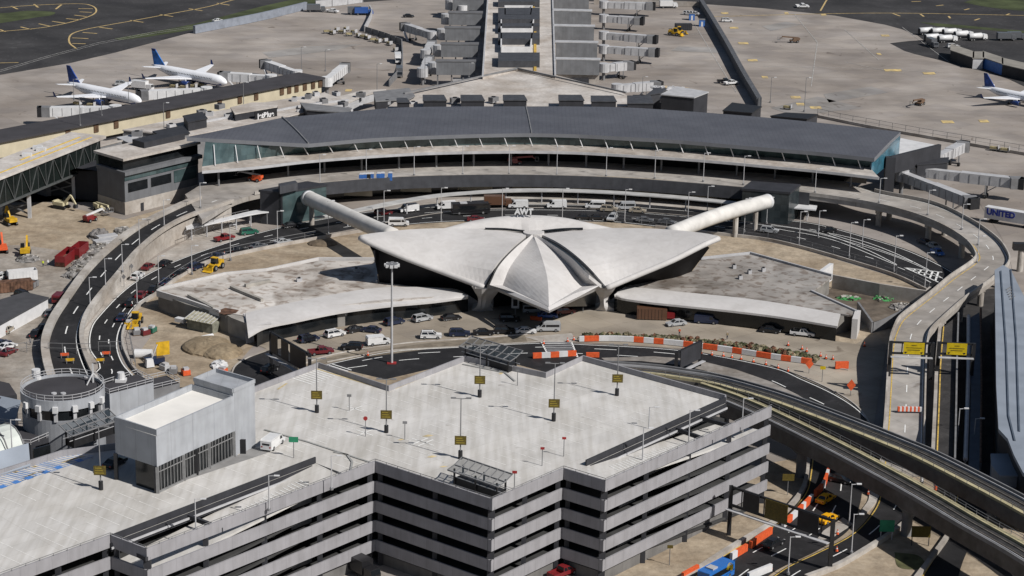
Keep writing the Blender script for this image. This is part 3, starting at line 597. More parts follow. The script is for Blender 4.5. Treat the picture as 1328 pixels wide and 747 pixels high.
# right end of the terminal
o=thing('end_wing',P(1190,200),0,'white roofed wing with tall dark side wall at right end of terminal','building',wl=True)
MB().prism(PP([(1160,205),(1168,180),(1214,190),(1213,193)],8.6),0,8.6).build('wall',MCHAR,o)
MB().prism(PP([(1161,204),(1168,179),(1214,188),(1214,191)],8.8),8.6,8.8).build('roof',MWHITE,o)
sw_=MB(); a=P(1155,203,12.5); b=P(1219,187,12.5); sw_.bar(Vector((a.x,a.y,9.9)),Vector((b.x,b.y,9.9)),1.0,5.2); sw_.box(a.x-1.4,a.y-1,0,a.x+1.4,a.y+1,12.4); tag(sw_.build('screen_wall',MCHAR),'tall dark screen wall standing at the right end of the terminal','wall')
block('gate_house',[(1190,213),(1228,210),(1230,204),(1196,206)],5,8.5,MCHAR,MCHAR,'small dark gate house where the right jet bridges start')
# elevator blocks where the tubes meet the terminal
tw=thing('glass_tower',P(365,278),0,'green glazed lift tower with dark roof at end of left white tube','tower',wl=True)
p=PP([(365,248),(416,240),(424,236),(380,236),(337,247)],9.2)
p=PP([(337,247),(364,250),(423,240),(398,236)],9.2)
MB().prism(p,0,8.8).build('wall',GGLASS,tw); c=sum(p,Vector())/4; MB().prism([c+(q-c)*1.04 for q in p],8.8,9.4).build('roof',MCHAR,tw)
x=p[1].lerp(p[0],.5); MB().prism([p[0],p[1],p[1]+Vector((.5,-.1,0)),p[0]+Vector((.1,-.4,0))],0,8.8).build('solid_wall',MCHAR,tw)
MB().prism(PP([(361,238),(383,234),(386,237),(363,242)],11.5),9.4,11.5).build('roof_plant',MGREY,tw)
tw=thing('glass_tower',P(1000,280),0,'dark glazed lift tower at end of right white tube','tower',wl=True)
p=PP([(963,245),(1024,250),(1037,240),(975,236)],9.2)
MB().prism(p,0,8.8).build('wall',mat('tower_dark_glass',(.045,.055,.06),.2,.2,.2,kind='glass'),tw); c=sum(p,Vector())/4; MB().prism([c+(q-c)*1.04 for q in p],8.8,9.4).build('roof',MCHAR,tw)
# sidewalk shelter at the left arrivals road
def canopy(name,lf,lb,z,label,np_=6,m=MWHITE,group=None):
    A_=SP(lf,z,np_*3); B_=SP(lb,z,np_*3); o=thing(name,Vector((A_[0].x,A_[0].y,0)),0,label,'canopy',group,wl=True)
    MB().slab(B_,A_,.35).build('roof',m,o)
    for k in range(1,np_*3,3):
        for r_,s_ in((A_,.15),(B_,.85)):
            q=A_[k].lerp(B_[k],s_); MB().tube([q+Vector((0,0,-.3)),Vector((q.x,q.y,0.1))],.16,8).build('post',MLIGHT,o)
    return o
canopy('walkway_canopy',[(242,297),(290,286),(330,277),(362,273)],[(240,292),(290,282),(328,273),(360,270)],3.6,'long pale sidewalk canopy on thin posts left of the glazed lift tower')
canopy('walkway_canopy',[(1024,269),(1058,272)],[(1028,263),(1060,266)],3.6,'short white sidewalk canopy beside the right lift tower',2)
# ---------------- landmark shell building ----------------
lm=thing('shell_terminal',P(708,402),0,'white winged concrete shell terminal with four vaulted roof lobes','terminal',wl=True)
ZA=13.5; ZC=7.4; ZT=16.0
def shell(rows,th,name,m=ROOFW,par=lm):
    mb=MB(); nr=len(rows); nc=len(rows[0]); dn_=Vector((0,0,-th))
    vs=[p for r_ in rows for p in r_]; vs2=[p+dn_ for p in vs]; N_=len(vs)
    fs=[]; 
    for i in range(nr-1):
        for j in range(nc-1):
            q=(i*nc+j,i*nc+j+1,(i+1)*nc+j+1,(i+1)*nc+j); fs.append(q); fs.append(tuple(N_+k for k in q[::-1]))
    bd=[(0,j,0,j+1) for j in range(nc-1)]+[(nr-1,j,nr-1,j+1) for j in range(nc-1)]+[(i,0,i+1,0) for i in range(nr-1)]+[(i,nc-1,i+1,nc-1) for i in range(nr-1)]
    mb.add(vs+vs2,fs); 
    e=[]
    for a,b,c,d in bd: i1=a*nc+b; i2=c*nc+d; e.append((i1,i2,N_+i2,N_+i1))
    o_=len(mb.v)-2*N_; mb.f+=[tuple(k+o_ for k in q) for q in e]; mb.m+=[0]*len(e)
    return mb.build(name,m,par,smooth=False)
def lobe(tipedgeA,tipedgeB,bulge,inner,n=28,mcols=14):
    inn_=resamp(spl([P(*q) for q in inner],8),mcols)
    A_=resamp(spl(tipedgeA),n); B_=resamp(spl(tipedgeB),n); rows=[]
    for i,(a,b) in enumerate(zip(A_,B_)):
        t=i/n; rows.append([a.lerp(b,j/mcols)+Vector((0,0,bulge*t**1.2*math.sin(math.pi*j/mcols))) for j in range(mcols+1)])
    last=[p.copy() for p in rows[-1]]
    for i,r_ in enumerate(rows):
        for j in range(mcols+1): r_[j]=r_[j]+(inn_[j]-last[j])*(i/n)**4
    return rows
apx=P(690,301,ZA)
Lb=[P(467,305,ZT),P(490,301.5,15.9),P(548,296.5,15.4),P(621,296,14.4),P(681,300.5,ZA)]
Lf=[P(467,306.5,ZT),P(481,314,15.3),P(524,332,12.8),P(575,351,9.9),P(628,371,ZC)]
rl_=lobe(Lb,Lf,2.0,[(684,303.5,13.5),(662.5,322,13.7),(643.5,343,12.0),(628,371,7.4)]); so1=shell(rl_,.9,'roof_lobe')
Rb=[P(932,306,ZT),P(907,301.5,15.9),P(850,296.5,15.4),P(780,295.5,14.4),P(706,300.5,ZA)]
Rf=[P(932,307.5,ZT),P(912,316,15.3),P(873,335.5,12.6),P(830,353.5,10),P(786,372,ZC)]
rr_=lobe(Rb,Rf,2.0,[(701,303.5,13.5),(722,313.5,13.8),(743,328,13.2),(764,347,11.3),(786,372,7.4)]); shell(rr_,.9,'roof_lobe')
# rolled rim along the leading edges
for e in (Lf,Rf):
    q=resamp(spl(e),30); MB().tube([v+Vector((0,-.1,-.35)) for v in q],[.7]*31,8).build('roof_rim',ROOFW,lm,smooth=True)
# front lobe: fan of facets
ends=[P(633,368.5,ZC),P(654,371,8.2),P(711,399,9.2),P(757,371,8.2),P(779.5,369,ZC)]
bul=[1.5,3.2,2.9,3.2,1.7]
ap=[P(687,303,ZA),P(689.5,303,ZA+.3),P(692.5,303,ZA+.4),P(695,303,ZA+.3),P(697,303,ZA)]
crv=[resamp(spl([P(*q) for q in e],8),20) for e in (
 [(690.5,304,14.0),(668,322,14.0),(647,345,12.3),(635,369.5,8.3)],
 [(691.3,307,13.7),(670,334,12.4),(659.6,350,10.7),(652,370,7.8)],
 [(693,308,14.1),(701,328.6,13.7),(709.7,360,12.0),(712,398,9.2)],
 [(695,307,13.7),(722,328.6,12.3),(743,350,10.4),(757.5,370,7.8)],
 [(697.5,305,14.0),(737,331,13.6),(760,353,11.8),(780,369,8.3)])]
cr2=[]
for u,v in zip(crv,crv[1:]):
    for k in range(5): cr2.append([p.lerp(q,k/5) for p,q in zip(u,v)])
cr2.append(crv[-1]); shell(cr2,.9,'front_roof_lobe')
lipo=[P(633,370,ZC-.6),P(662,382,8.0),P(712,403,8.9),P(752,384,8.0),P(781,371,ZC-.6)]
lipi=[P(635,369.5,8.3),P(668,379.5,8.6),P(711,398,9.3),P(745,380.5,8.6),P(780,369,8.3)]
mb=MB(); 
A_=[lipi[0],lipi[1],lipi[2],lipi[3],lipi[4]]; mb.loft(A_,lipo,0); d_=Vector((0,1.5,-1.0)); mb.loft(lipo,[p+d_ for p in lipo],0)
mb.add([crv[1][-1],lipi[0],lipi[1],lipi[2]],[(0,1,2,3)]); mb.add([crv[3][-1],lipi[4],lipi[3],lipi[2]],[(0,1,2,3)])
mb.add([crv[0][-1],crv[1][-1],lipi[0]],[(0,1,2)]); mb.build('roof_lip',ROOFW,lm)
# back lobe
n=24; bk=resamp(spl([P(572,297,14.2),P(611,286.8,15.2),P(645,281.3,16),P(690,279,16.2),P(730,282,16),P(762,288.5,15.2),P(800,297,14.2)]),n)
fr=resamp(spl([P(570,298,14.2),P(633,296.6,14.2),P(675,299.3,13.7),P(690,300.5,ZA+.2),P(705,300,13.7),P(745,296.9,14.2),P(802,298,14.2)]),n)
rows=[[a.lerp(b,j/8)+Vector((0,0,.9*math.sin(math.pi*j/8)*math.sin(math.pi*i/n))) for j in range(9)] for i,(a,b) in enumerate(zip(bk,fr))]
shell(rows,.8,'back_roof_lobe')
for q in ([(629,296.6,14.5),(655,297.2,14.3),(680,299.8,13.8)],[(756,296.6,14.5),(730,297.2,14.3),(703,299.8,13.8)]): MB().tube(spl([P(*v) for v in q],6),.3,6).build('back_skylight',DGLASS,lm)
# crown plate
MB().cyl((apx.x+.4,apx.y-1.2),2.6,ZA-.5,ZA+.45,20).build('crown',ROOFW,lm)
# skylight bands in the joints
def joint(colA,colB,name='skylight'):
    mb=MB(); n_=min(len(colA),len(colB))-1
    a=resamp(colA,20); b=resamp(colB,20); mb.loft([v+Vector((0,0,-.5)) for v in a],[v+Vector((0,0,-.8)) for v in b]); mb.build(name,DGLASS,lm)
joint(rl_[-1],crv[0]); joint(rr_[-1],crv[-1])
# glass facades under the wings, leaning in towards the base
def facade(edge,foot,n=24,name='glass_facade'):
    a=resamp(spl(edge),n); b=resamp(spl(foot),n); mb=MB(); rw=[[p.lerp(q,j/8) for p,q in zip(a,b)] for j in range(9)]
    vs=[p for r_ in rw for p in r_]; k=n+1; mb.add(vs,[(j*k+i,j*k+i+1,(j+1)*k+i+1,(j+1)*k+i) for j in range(8) for i in range(n)]); o=mb.build(name,mat('matte_dark_glass',(.012,.012,.014),.6,.1,.4,spec=.15),lm,smooth=True)
    return o
dd=Vector((0,1.2,-1.0))
facade([P(483,322,14.8)+dd]+[v+dd for v in Lf[1:]],[P(492,366,4.6),P(510,368,4.4),P(549,373,3.5),P(592,375,3),P(622,392,0)])
facade([P(921,318,14.6)+dd]+[v+dd for v in Rf[1:]],[P(897,352,4.6),P(874,361,4.4),P(835,368,3.8),P(810,372,3),P(792,390,0)])
facade([P(483,322,14.8)+dd,P(520,310,12)],[P(492,366,4.6),P(520,352,4)],6,'side_facade'); facade([P(921,318,14.6)+dd,P(890,310,12)],[P(897,352,4.6),P(880,345,4)],6,'side_facade')
mb=MB(); mb.loft([P(640,373,7),P(712,398,8.2)],[P(640,398,0),P(700,392,0)]); mb.loft([P(712,398,8.2),P(775,373,7)],[P(700,392,0),P(772,397,0)]); mb.build('entrance_glazing',DGLASS,lm)
# buttresses
def butt(fx0,fx1,fy,wx0,wx1,wy,tx0,tx1,ty,s_,name='buttress'):
    mb=MB(); rows=[]
    key=[(fx0,fx1,fy,0,5.5),((fx0+wx0)/2+s_[0],(fx1+wx1)/2+s_[1],(fy*.6+wy*.4),1.6,3.6),(wx0,wx1,wy,3.6,2.6),((wx0*.45+tx0*.55),(wx1*.45+tx1*.55),(wy+ty)/2,5.6,3.4),(tx0,tx1,ty,7.3,5)]
    for x0,x1,y,z,dp in key:
        a=P(x0,y,z); b=P(x1,y,z); rows.append([a,a.lerp(b,.5)+Vector((0,-.7,0)),b,b+Vector((-.4,dp,0)),a+Vector((.4,dp,0)),a])
    rr=[spl([r_[i] for r_ in rows],5) for i in range(6)]
    for i in range(5): mb.loft(rr[i],rr[i+1])
    mb.build(name,ROOFW,lm,smooth=False)
butt(771,801,403,777,789,386,770,799,372,(4,-6)); butt(611,640,403,622,639,388,612,650,372,(4,-4))
butt(611,634,403,620,628,388,616,634,374,(3,-3))
# letters standing on the back lobe, read from the other side
al=P(679.5,274.6,17.6); tt=text('TWA',al,1.95,(R(90),0,R(180)),MATS['paint_white'],lm,name='roof_letters',ext=.3,bold=True)
for dx in(-1.6,0,1.6): MB().tube([al+Vector((dx,0,-2.2)),al+Vector((dx,0,-.8))],.12,6).build('letter_post',MLIGHT,lm)
# tubes to the terminal
def tube(px,r,label,posts=()):
    p=spl([P(*q) for q in px],8); o=thing('white_tube',Vector((p[0].x,p[0].y,0)),0,label,'walkway tube','white pedestrian tubes',wl=True)
    MB().tube(p,r,20).build('shell',mat('tube_concrete',(.56,.545,.52),.75,.08,.3),o,smooth=True)
    MB().tube([p[0]-(p[1]-p[0])*.02,p[0]+(p[1]-p[0])*.6],r*1.03,20).build('collar',MWHITE,o,smooth=True)
    for t in posts: q=p[int(t*(len(p)-1))]; MB().cyl((q.x,q.y),.7,0,q.z-r*.8,10).build('pier',CONC,o)
tube([(399,256.5,7.1),(440,275,7.6),(475,291,8.2),(510,306,9)],2.05,'long white concrete tube walkway joining the left glazed tower to the shell terminal',(.05,))
tube([(996,261,7.2),(955,272,7.6),(915,285,8.2),(870,303,9)],2.0,'long white concrete tube walkway joining the right dark tower to the shell terminal',(.15,.34))
# side wings of the landmark
lw=thing('low_wing',P(320,446),0,'low stained flat roofed wing left of the shell terminal with curved white canopy','building',wl=True)
zt=4.6
MB().prism(PP([(204,378),(292,357),(345,352),(413,338),(488,338),(490,368),(585,376),(560,386),(420,398),(322,410),(285,404)],zt),zt-.4,zt).build('roof',SIDER,lw)
MB().prism(PP([(205,380),(292,359),(345,354),(413,340),(486,340),(488,368),(570,380),(440,402),(330,416),(292,409),(240,394)],zt-.4),0,zt-.4).build('wall',mat('old_wall',(.20,.19,.175),.9,.15,.3),lw)
mb=MB(); mb.wallp(PP([(204,379),(209,375),(292,356),(345,351),(413,336.5),(489,336.5),(488,366)],zt),.55,.5,z0=zt-1); mb.build('roof_parapet',ROOFW,lw)
mb=MB(); mb.wallp(PP([(204,379),(245,391),(285,405)],zt),.5,.5,z0=zt-1); mb.build('roof_parapet',ROOFW,lw)
def canband(back,front,zb,zf,n=50,th=.7):
    A_=resamp(spl([P(x,y,zb) for x,y in back]),n); B_=resamp(spl([P(x,y,zf) for x,y in front]),n)
    rows=[[a.lerp(b,j/6)+Vector((0,0,.25*math.sin(math.pi*(j/6)))) for j in range(7)] for a,b in zip(A_,B_)]
    return A_,B_,rows
a_,b_,rows=canband([(318,408),(350,401),(405,392),(488,367),(545,371),(585,377),(607,384)],[(322,436),(345,424),(383,416),(437,404.5),(500,396),(544,391.5),(590,388),(607,385)],zt+.35,zt-.5)
a_,b_,rows=canband([(318,406),(360,396),(420,384),(480,374),(530,372),(575,374),(607,383)],[(322,436),(345,424),(383,416),(437,405),(500,396.5),(560,391),(607,385)],zt+.3,zt-.4)
shell(rows,.5,'canopy',ROOFW,lw)
foot=[Vector((p.x,p.y+1.6,0)) for p in b_[3:]]; mb=MB(); mb.loft([v+Vector((0,0,zt-.8)) for v in foot],foot); mb.build('shopfront_glazing',DGLASS,lw)
mb=MB(); mb.prism(PP([(314,445),(325,446),(360,432),(335,425)],0),0,zt-.2)
mb=MB(); p0,p1,p2=P(319,444),P(326,446),P(333,440); tri=[P(292,404,zt),P(321,406,zt),P(322,440,zt-.5)]
mb.loft([P(318,406,zt+.3),P(322,424,zt),P(321,437,1)],[P(345,404,zt+.2),P(352,420,zt-.2),P(338,432,1.0)])
mb.loft([P(316,406,zt+.3),P(318,422,zt-1),P(319,446,0)],[P(322,406,zt+.3),P(328,422,zt-1),P(330,444,0)]); mb.build('end_fin',ROOFW,lw)
MB().prism(PP([(287,404),(318,407),(321,420),(300,412)],zt-.3),0,zt-.3).build('end_block',mat('worn_concrete',(.33,.31,.28),.9,.15,.3),lw)
mb=MB()
for px in([(306,377),(340,391)],[(300,374),(306,377)],[(245,385),(278,402)],[(318,372),(350,366)]): mb.wallp(PP(px,zt+.02),.7,.8)
mb.build('roof_curb',mat('worn_concrete',(.3,.3,.3)),lw)
MB().sheet(PP([(280,404),(292,399),(310,402),(306,406),(290,408)],zt+.04)).build('membrane_hole',RUST,lw)
rw=thing('low_wing',P(1100,441),0,'low grey stained flat roofed wing right of the shell terminal with curved white canopy','building',wl=True)
MB().prism(PP([(909,337),(973,330),(1079,359),(1052,379),(1111,404),(1110,410),(1010,394),(883,379),(812,371),(874,360),(898,352)],zt),zt-.4,zt).build('roof',SIDERG,rw)
MB().prism(PP([(910,339),(973,332),(1076,361),(1050,379),(1109,406),(1085,412),(1010,398),(883,384),(814,373),(874,362),(898,354)],zt-.4),0,zt-.4).build('wall',mat('old_wall',(.2,.2,.2)),rw)
a_,b_,rows=canband([(797,382),(810,373),(840,374),(883,378.5),(950,385),(1010,393),(1090,407)],[(797,384),(808,387),(840,391.5),(883,396),(950,403),(1010,410.5),(1086,423)],zt+.3,zt-.4)
shell(rows,.5,'canopy',ROOFW,rw)
foot=[Vector((p.x,p.y+1.4,0)) for p in b_]; mb=MB(); mb.loft([v+Vector((0,0,zt-.8)) for v in foot],foot); mb.build('shopfront_glazing',DGLASS,rw)
mb=MB(); mb.wallp([P(1112,404,0)+Vector((0,0,0)),P(1106,441,0)],zt+.2,1.2); mb=MB(); a=P(1113,440,0); b=P(1116,428,0); mb.wallp([P(1107,440,0),P(1111,428,0)],4.9,1.3); mb.build('end_pylon',ROOFW,rw)
mb=MB(); mb.wallp(PP([(909,336),(973,329),(1079,358)],zt),.5,.5,z0=zt-1); mb.wallp(PP([(1052,378),(1112,405)],zt),.4,.5,z0=zt-1); mb.build('roof_parapet',MLIGHT,rw)
mb=MB(); mb.wallp(PP([(1056,378.5),(1077,363)],0.0),4.4,1.0); mb.build('white_hut',MWHITE,rw)
yw=thing('yard_wall',P(1199,390),0,'pale retaining wall enclosing the sunken yard right of the low wing','wall',wl=True)
mb=MB(); mb.wallp(PP([(1079,374),(1140,386),(1199,395),(1205,390)],0),3.6,.6); mb.build('back_wall',CONC,yw)
mb=MB(); mb.wallp(PP([(1112,405),(1131,432),(1145,428),(1185,408)],0),2.6,.5); mb.build('front_wall',MMID,yw)
sheet('yard',[(1056,380),(1079,374),(1140,386),(1195,395),(1160,425),(1133,430),(1112,407)],mat('brown_yard',(.15,.125,.10),.95,.2,.3,kind='dirt'),.12)
mb=MB()
for i in range(10): x=1092+i*10.5; y=377+i*1.7; q=P(x,y,0); mb.box(q.x-.5,q.y-1.3-i*.0,1.2,q.x+.5,q.y+.2,2.2)
# ---------------- parking garage ----------------
gar=thing('parking_garage',P(785,770,0),0,'large multi storey parking garage with pale roof deck and grey banded facades in foreground','parking garage',wl=True)
ZR=18.0; FH=3.6; PT=1.1
def gpx(l,z=ZR+PT): return PP(l,z)
n1=[(-60,768),(143,694),(190,711.6),(486.6,598),(638.4,647.4),(731,607),(785.3,623.3),(1001,527)]  # parapet tops of front
front=gpx(n1)
rear=gpx([(941,512),(756,461),(708,483),(603,461.5),(504,500),(413,470),(341,497),(150,575),(80,584),(-60,628)])
out=[Vector((p.x,p.y,0)) for p in front+rear]
v0,v1=PP([(143,694),(409,592.5)],ZR+PT); v2=P(420,607,ZR)
w0,w1=PP([(941,515),(760,596.5)],ZR+PT)
# roof deck with the two ramp openings cut out
fr=[Vector((p.x,p.y,ZR)) for p in front]; re=[Vector((p.x,p.y,ZR)) for p in rear]
V0,V1,W0,W1=[Vector((p.x,p.y,ZR)) for p in (v0,v1,w0,w1)]
f2a=fr[2]; # left notch corner
inn=lambda a,b,t: a.lerp(b,t)
lw1=inn(fr[2],fr[3],.88); rw1=inn(fr[6],fr[7],.07)
IN=Vector((0,.32,0)); lw1=lw1+IN; rw1=rw1+IN
deckpts=[fr[0]+IN,V0,V1,lw1,fr[3]+IN,fr[4]+IN,fr[5]+IN,fr[6]+IN,rw1,W1,W0]+re
dk=MB().prism([Vector((p.x,p.y,0)) for p in deckpts],ZR-.5,ZR); dk.build('roof_deck',GDECK,gar)
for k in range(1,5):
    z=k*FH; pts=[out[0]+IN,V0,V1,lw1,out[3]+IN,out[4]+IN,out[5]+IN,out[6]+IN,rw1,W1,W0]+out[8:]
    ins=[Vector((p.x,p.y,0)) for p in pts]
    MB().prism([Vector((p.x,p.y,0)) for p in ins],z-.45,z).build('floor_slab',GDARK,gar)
# ramps beside the openings on each level
def lvl(p,z): return Vector((p.x,p.y,z))
for k in range(0,5):
    z=ZR-k*FH
    a0_,a1_=fr[6].lerp(fr[7],.05),fr[6].lerp(fr[7],.98); b0_,b1_=W1.lerp(W0,.0),W0.lerp(W1,.02)
    mb=MB(); n=12
    A_=[lvl(a0_.lerp(a1_,i/n),z-.02-(FH)*i/n) for i in range(n+1)]; B_=[lvl(b0_.lerp(b1_,i/n),z-.02-FH*i/n) for i in range(n+1)]
    A_=[p+Vector((-.2,.4,0)) for p in A_]
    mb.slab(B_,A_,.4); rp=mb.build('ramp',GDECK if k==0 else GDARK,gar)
    if k==0:
        m2=MB()
        for i in range(34): t=.10+i*.022; a=B_[0].lerp(B_[-1],t); b=A_[0].lerp(A_[-1],t); z_=lambda q:Vector((q.x,q.y,z-.02-FH*t+.04)); m2.bar(z_(a.lerp(b,.30)),z_(a.lerp(b,.62)),.18,.02)
        m2.build('bay_marking',WHITE,rp)
    a0_,a1_=fr[2],fr[2].lerp(fr[3],.86); b0_,b1_=V0,V1
    mb=MB(); A_=[lvl(a0_.lerp(a1_,i/n),z-FH+(FH-.02)*i/n)+Vector((-.2,.4,0)) for i in range(n+1)]; B_=[lvl(b0_.lerp(b1_,i/n),z-FH+(FH-.02)*i/n) for i in range(n+1)]
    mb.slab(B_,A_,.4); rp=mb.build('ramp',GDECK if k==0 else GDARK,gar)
    if k==0:
        m2=MB()
        for i in range(34): t=.17+i*.021; a=B_[0].lerp(B_[-1],t); b=A_[0].lerp(A_[-1],t); z_=lambda q:Vector((q.x,q.y,z-FH+(FH-.02)*t+.04)); m2.bar(z_(a.lerp(b,.32)),z_(a.lerp(b,.66)),.18,.02)
        m2.build('bay_marking',WHITE,rp)
# banded facade panels
segs=[(0,1),(1,2),(2,3),(3,4),(4,5),(5,6),(6,7)]
def band(a,b,z0,z1,mt=PANEL,th=.3,out_=.0,name='parapet_panel'):
    a=Vector((a.x,a.y,0)); b=Vector((b.x,b.y,0)); d=(b-a).normalized(); nrm=Vector((d.y,-d.x,0)); L=(b-a).length
    o=MB(); M=Matrix((d,-nrm,Vector((0,0,1)))).transposed().to_4x4(); 
    me=MB().box(0,-out_,z0,L,th-out_,z1)
    ob=me.build(name,mt,None); ob.parent=gar; ob.matrix_local=Matrix.Translation(a-gar.location+Vector((0,0,gar.location.z)))@M; return ob
for i,j in segs:
    for k in range(1,6):
        z=k*FH; band(fr[i],fr[j],z-.95,z+PT)
    a,b=fr[i],fr[j]
    # lower wall panel set back, columns at the joints
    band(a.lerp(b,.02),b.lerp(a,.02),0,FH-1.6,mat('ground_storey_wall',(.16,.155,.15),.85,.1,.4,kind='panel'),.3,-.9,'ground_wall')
    L=(b-a).length; nn=max(1,round(L/11))
    d=(b-a).normalized(); nrm=Vector((d.y,-d.x,0))
    for q in range(nn+1):
        p=a.lerp(b,q/nn)-nrm*.75
        if q==0: p=p+d*.5
        if q==nn: p=p-d*.5
        MB().box(p.x-.4,p.y-.4,0,p.x+.4,p.y+.4,ZR-.5).build('column',MCHAR,gar)
# handrail on the front parapet
mb=MB()
for i,j in segs: mb.wallp([fr[i]+Vector((0,0,PT+.35)),fr[j]+Vector((0,0,PT+.35))],.08,.08)
for i,j in segs:
    L=(fr[j]-fr[i]).length
    for q in range(int(L/2.5)): p=fr[i].lerp(fr[j],q*2.5/L); mb.bar(p+Vector((0,0,PT)),p+Vector((0,0,PT+.4)),.08)
mb.build('handrail',MMID,gar)
# cable spandrels just inside each level catch the sun
for i,j in segs:
    for k in range(1,5):
        a,b=fr[i],fr[j]; d=(b-a).normalized(); nrm=Vector((d.y,-d.x,0)); off=-nrm*3.2
        if (i,j) in((3,4),(5,6),(1,2)): continue
        mb=MB(); n=max(2,int((b-a).length/8))
        for q in range(n):
            t=q/n; L=(b-a).length
            if (q*7+k*3)%5<3 and t*L>4.5 and (t+.55/n)*L<L-4.5: p=a.lerp(b,t)+off; r_=a.lerp(b,min(1,t+.55/n))+off; MB().wallp([lvl(p,k*FH),lvl(r_,k*FH)],1.0,.2).build('kerb_wall',mat('garage_kerb',(.30,.285,.26),.85,.1,.4),gar)
# rear parapet, inner railings
mb=MB(); rr_p=[W0]+re; mb.wallp([p.copy() for p in rr_p],PT,.35); mb.build('rear_parapet',PANEL,gar)
for (a,b) in ((V0,V1),(W0,W1)):
    mb=MB(); mb.wallp([a,b],PT,.25); mb.build('opening_rail',MCHAR,gar)
    mb=MB(); q=[a+Vector((.3,-.9,-.9)),b+Vector((.3,-.9,-.9))]; mb.wallp(q,.35,.18); mb.build('pipe',MLIGHT,gar)
    mb=MB(); mb.wallp([a+Vector((.1,-.3,-.1)),b+Vector((.1,-.3,-.1))],-1.4,.3); mb.build('opening_beam',MCHAR,gar)
for t in(.35,.62,.85):
    a=V0.lerp(V1,t) if t<.8 else V0.lerp(V1,.02); b=fr[2].lerp(fr[3],t-.04) if t<.8 else fr[2]; 
    if t!=.62: mb=MB(); mb.bar(a+Vector((0,0,-.6)),b+Vector((0,0,-.6)),.5,.7); mb.build('opening_beam',MCHAR,gar)
for t in(.62,.8):
    a=W1.lerp(W0,t); b=fr[6].lerp(fr[7],t); mb=MB(); mb.bar(a+Vector((0,0,-.6)),b+Vector((0,0,-.6)),.5,.7); mb.build('opening_beam',MCHAR,gar)
# roof markings
mb=MB()
def rline(a,b,w=.12): p,q=PP([a,b],ZR+.02); mb.loft(offs([p,q],w),offs([p,q],-w),0,True)
du=(re[4]-re[5]).normalized() if False else None
e1=(P(600,464,ZR)-P(504,500,ZR)).normalized(); e2=(P(504,500,ZR)-P(413,471,ZR)).normalized()
def inside(p):
    c=False; n=len(deckpts); j=n-1
    for i in range(n):
        a,b=deckpts[i],deckpts[j]
        if (a.y>p.y)!=(b.y>p.y) and p.x<(b.x-a.x)*(p.y-a.y)/(b.y-a.y)+a.x: c=not c
        j=i
    return c
bay=MB(); rnd=random.Random(3)
org=P(504,505,ZR+.02)
for r_ in range(-7,9):
    for s_ in(0,1):
        for c in range(-60,60):
            p=org+e2*(r_*17.5+s_*5.6)+e1*(c*2.75)
            q=p+e2*5.0
            if inside(p) and inside(q) and inside(p-e2*3) and rnd.random()<.9: bay.loft(offs([p,q],.055),offs([p,q],-.055),0,True)
bay.build('bay_marking',mat('thin_white_paint',(.74,.73,.70),.7,.1,.6),gar)
ym=MB()
def yl(a,b,w=.22): p,q=PP([a,b],ZR+.03); ym.loft(offs([p,q],w),offs([p,q],-w),0,True)
for a,b in (((410,478),(495,504)),((512,504),(596,470)),((345,500),(408,476)),((715,486),(752,468)),((360,505),(372,497)),((80,600),(100,593)),((30,620),(46,613))): yl(a,b)
for x,y,w_,h in((195,628,9,4),(309,588,9,4),(105,592,10,2.4),(45,605,10,2.4),(21,612,10,2.4),(650,484,7,3),(555,565,16,3),(560,592,14,3),(520,570,10,2),(575,605,12,2)):
    ym.sheet(PP([(x-w_/2,y+h*.3),(x,y+h/2),(x+w_/2,y-h*.2),(x,y-h/2)],ZR+.03))
ym.build('yellow_marking',mat('worn_yellow_paint',(.58,.47,.27),.8,.2,.5),gar)
bm_=MB(); 
for x,y in((103,597),(76,606),(59,612),(37,619.5),(21,625),(3,631)):
    c=P(x,y,ZR+.035); bm_.loft([c-e1*.62-e2*.6,c+e1*.62-e2*.6],[c-e1*.62+e2*.6,c+e1*.62+e2*.6])
bm_.build('accessible_bay_symbol',mat('bay_blue',(.07,.2,.5),.6,.1,1),gar)
bm_=MB()
for x,y in((82,597.5),(40,611),(8,622)):
    c=P(x,y,ZR+.03)
    for k in range(-5,6): q=c+e1*(k*.75); bm_.loft(offs([q-e2*2.2,q+e2*2.2+e1*1],.09),offs([q-e2*2.2,q+e2*2.2+e1*1],-.09),0,True)
    for s_ in(-1,1): q=[c+e1*(-4.4)+e2*2.3*s_,c+e1*4.4+e2*2.3*s_]; bm_.loft(offs(q,.09),offs(q,-.09),0,True)
bm_.build('hatched_bay_marking',mat('hatch_blue',(.2,.3,.5),.6,.1,1),gar)
wh=MB()
c=P(418,485,ZR+.03)
for k in range(-6,7): q=c+e1*(k*.9); wh.loft(offs([q-e2*2.6,q+e2*2.6],.14),offs([q-e2*2.6,q+e2*2.6],-.14),0,True)
for x,y in((460,530),(473,561),(545,572),(552,574)): c=P(x,y,ZR+.03); wh.loft(offs([c-e1*2,c+e1*2],.12),offs([c-e1*2,c+e1*2],-.12),0,True); wh.loft(offs([c-e2*2,c+e2*2],.12),offs([c-e2*2,c+e2*2],-.12),0,True)
wh.build('hatched_marking',WHITE,gar)
for px in([(343,558),(400,574),(470,597),(482,601)],[(433,587),(450,590),(457,600),(455,610)],[(600,473),(625,478),(655,484),(668,495)]): MB().wallp(PP(px,ZR),.18,.35).build('kerb',mat('kerb_grey',(.3,.3,.29),.8,.1,.5),gar)
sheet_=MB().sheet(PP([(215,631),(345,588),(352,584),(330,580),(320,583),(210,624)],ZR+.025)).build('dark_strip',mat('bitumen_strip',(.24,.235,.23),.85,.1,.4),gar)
# ---------------- lobby block on the roof deck ----------------
lb=thing('lobby_block',P(203,625,ZR),0,'silver clad lobby block overhanging a glazed ground floor on the garage roof','building',wl=True)
zb=ZR
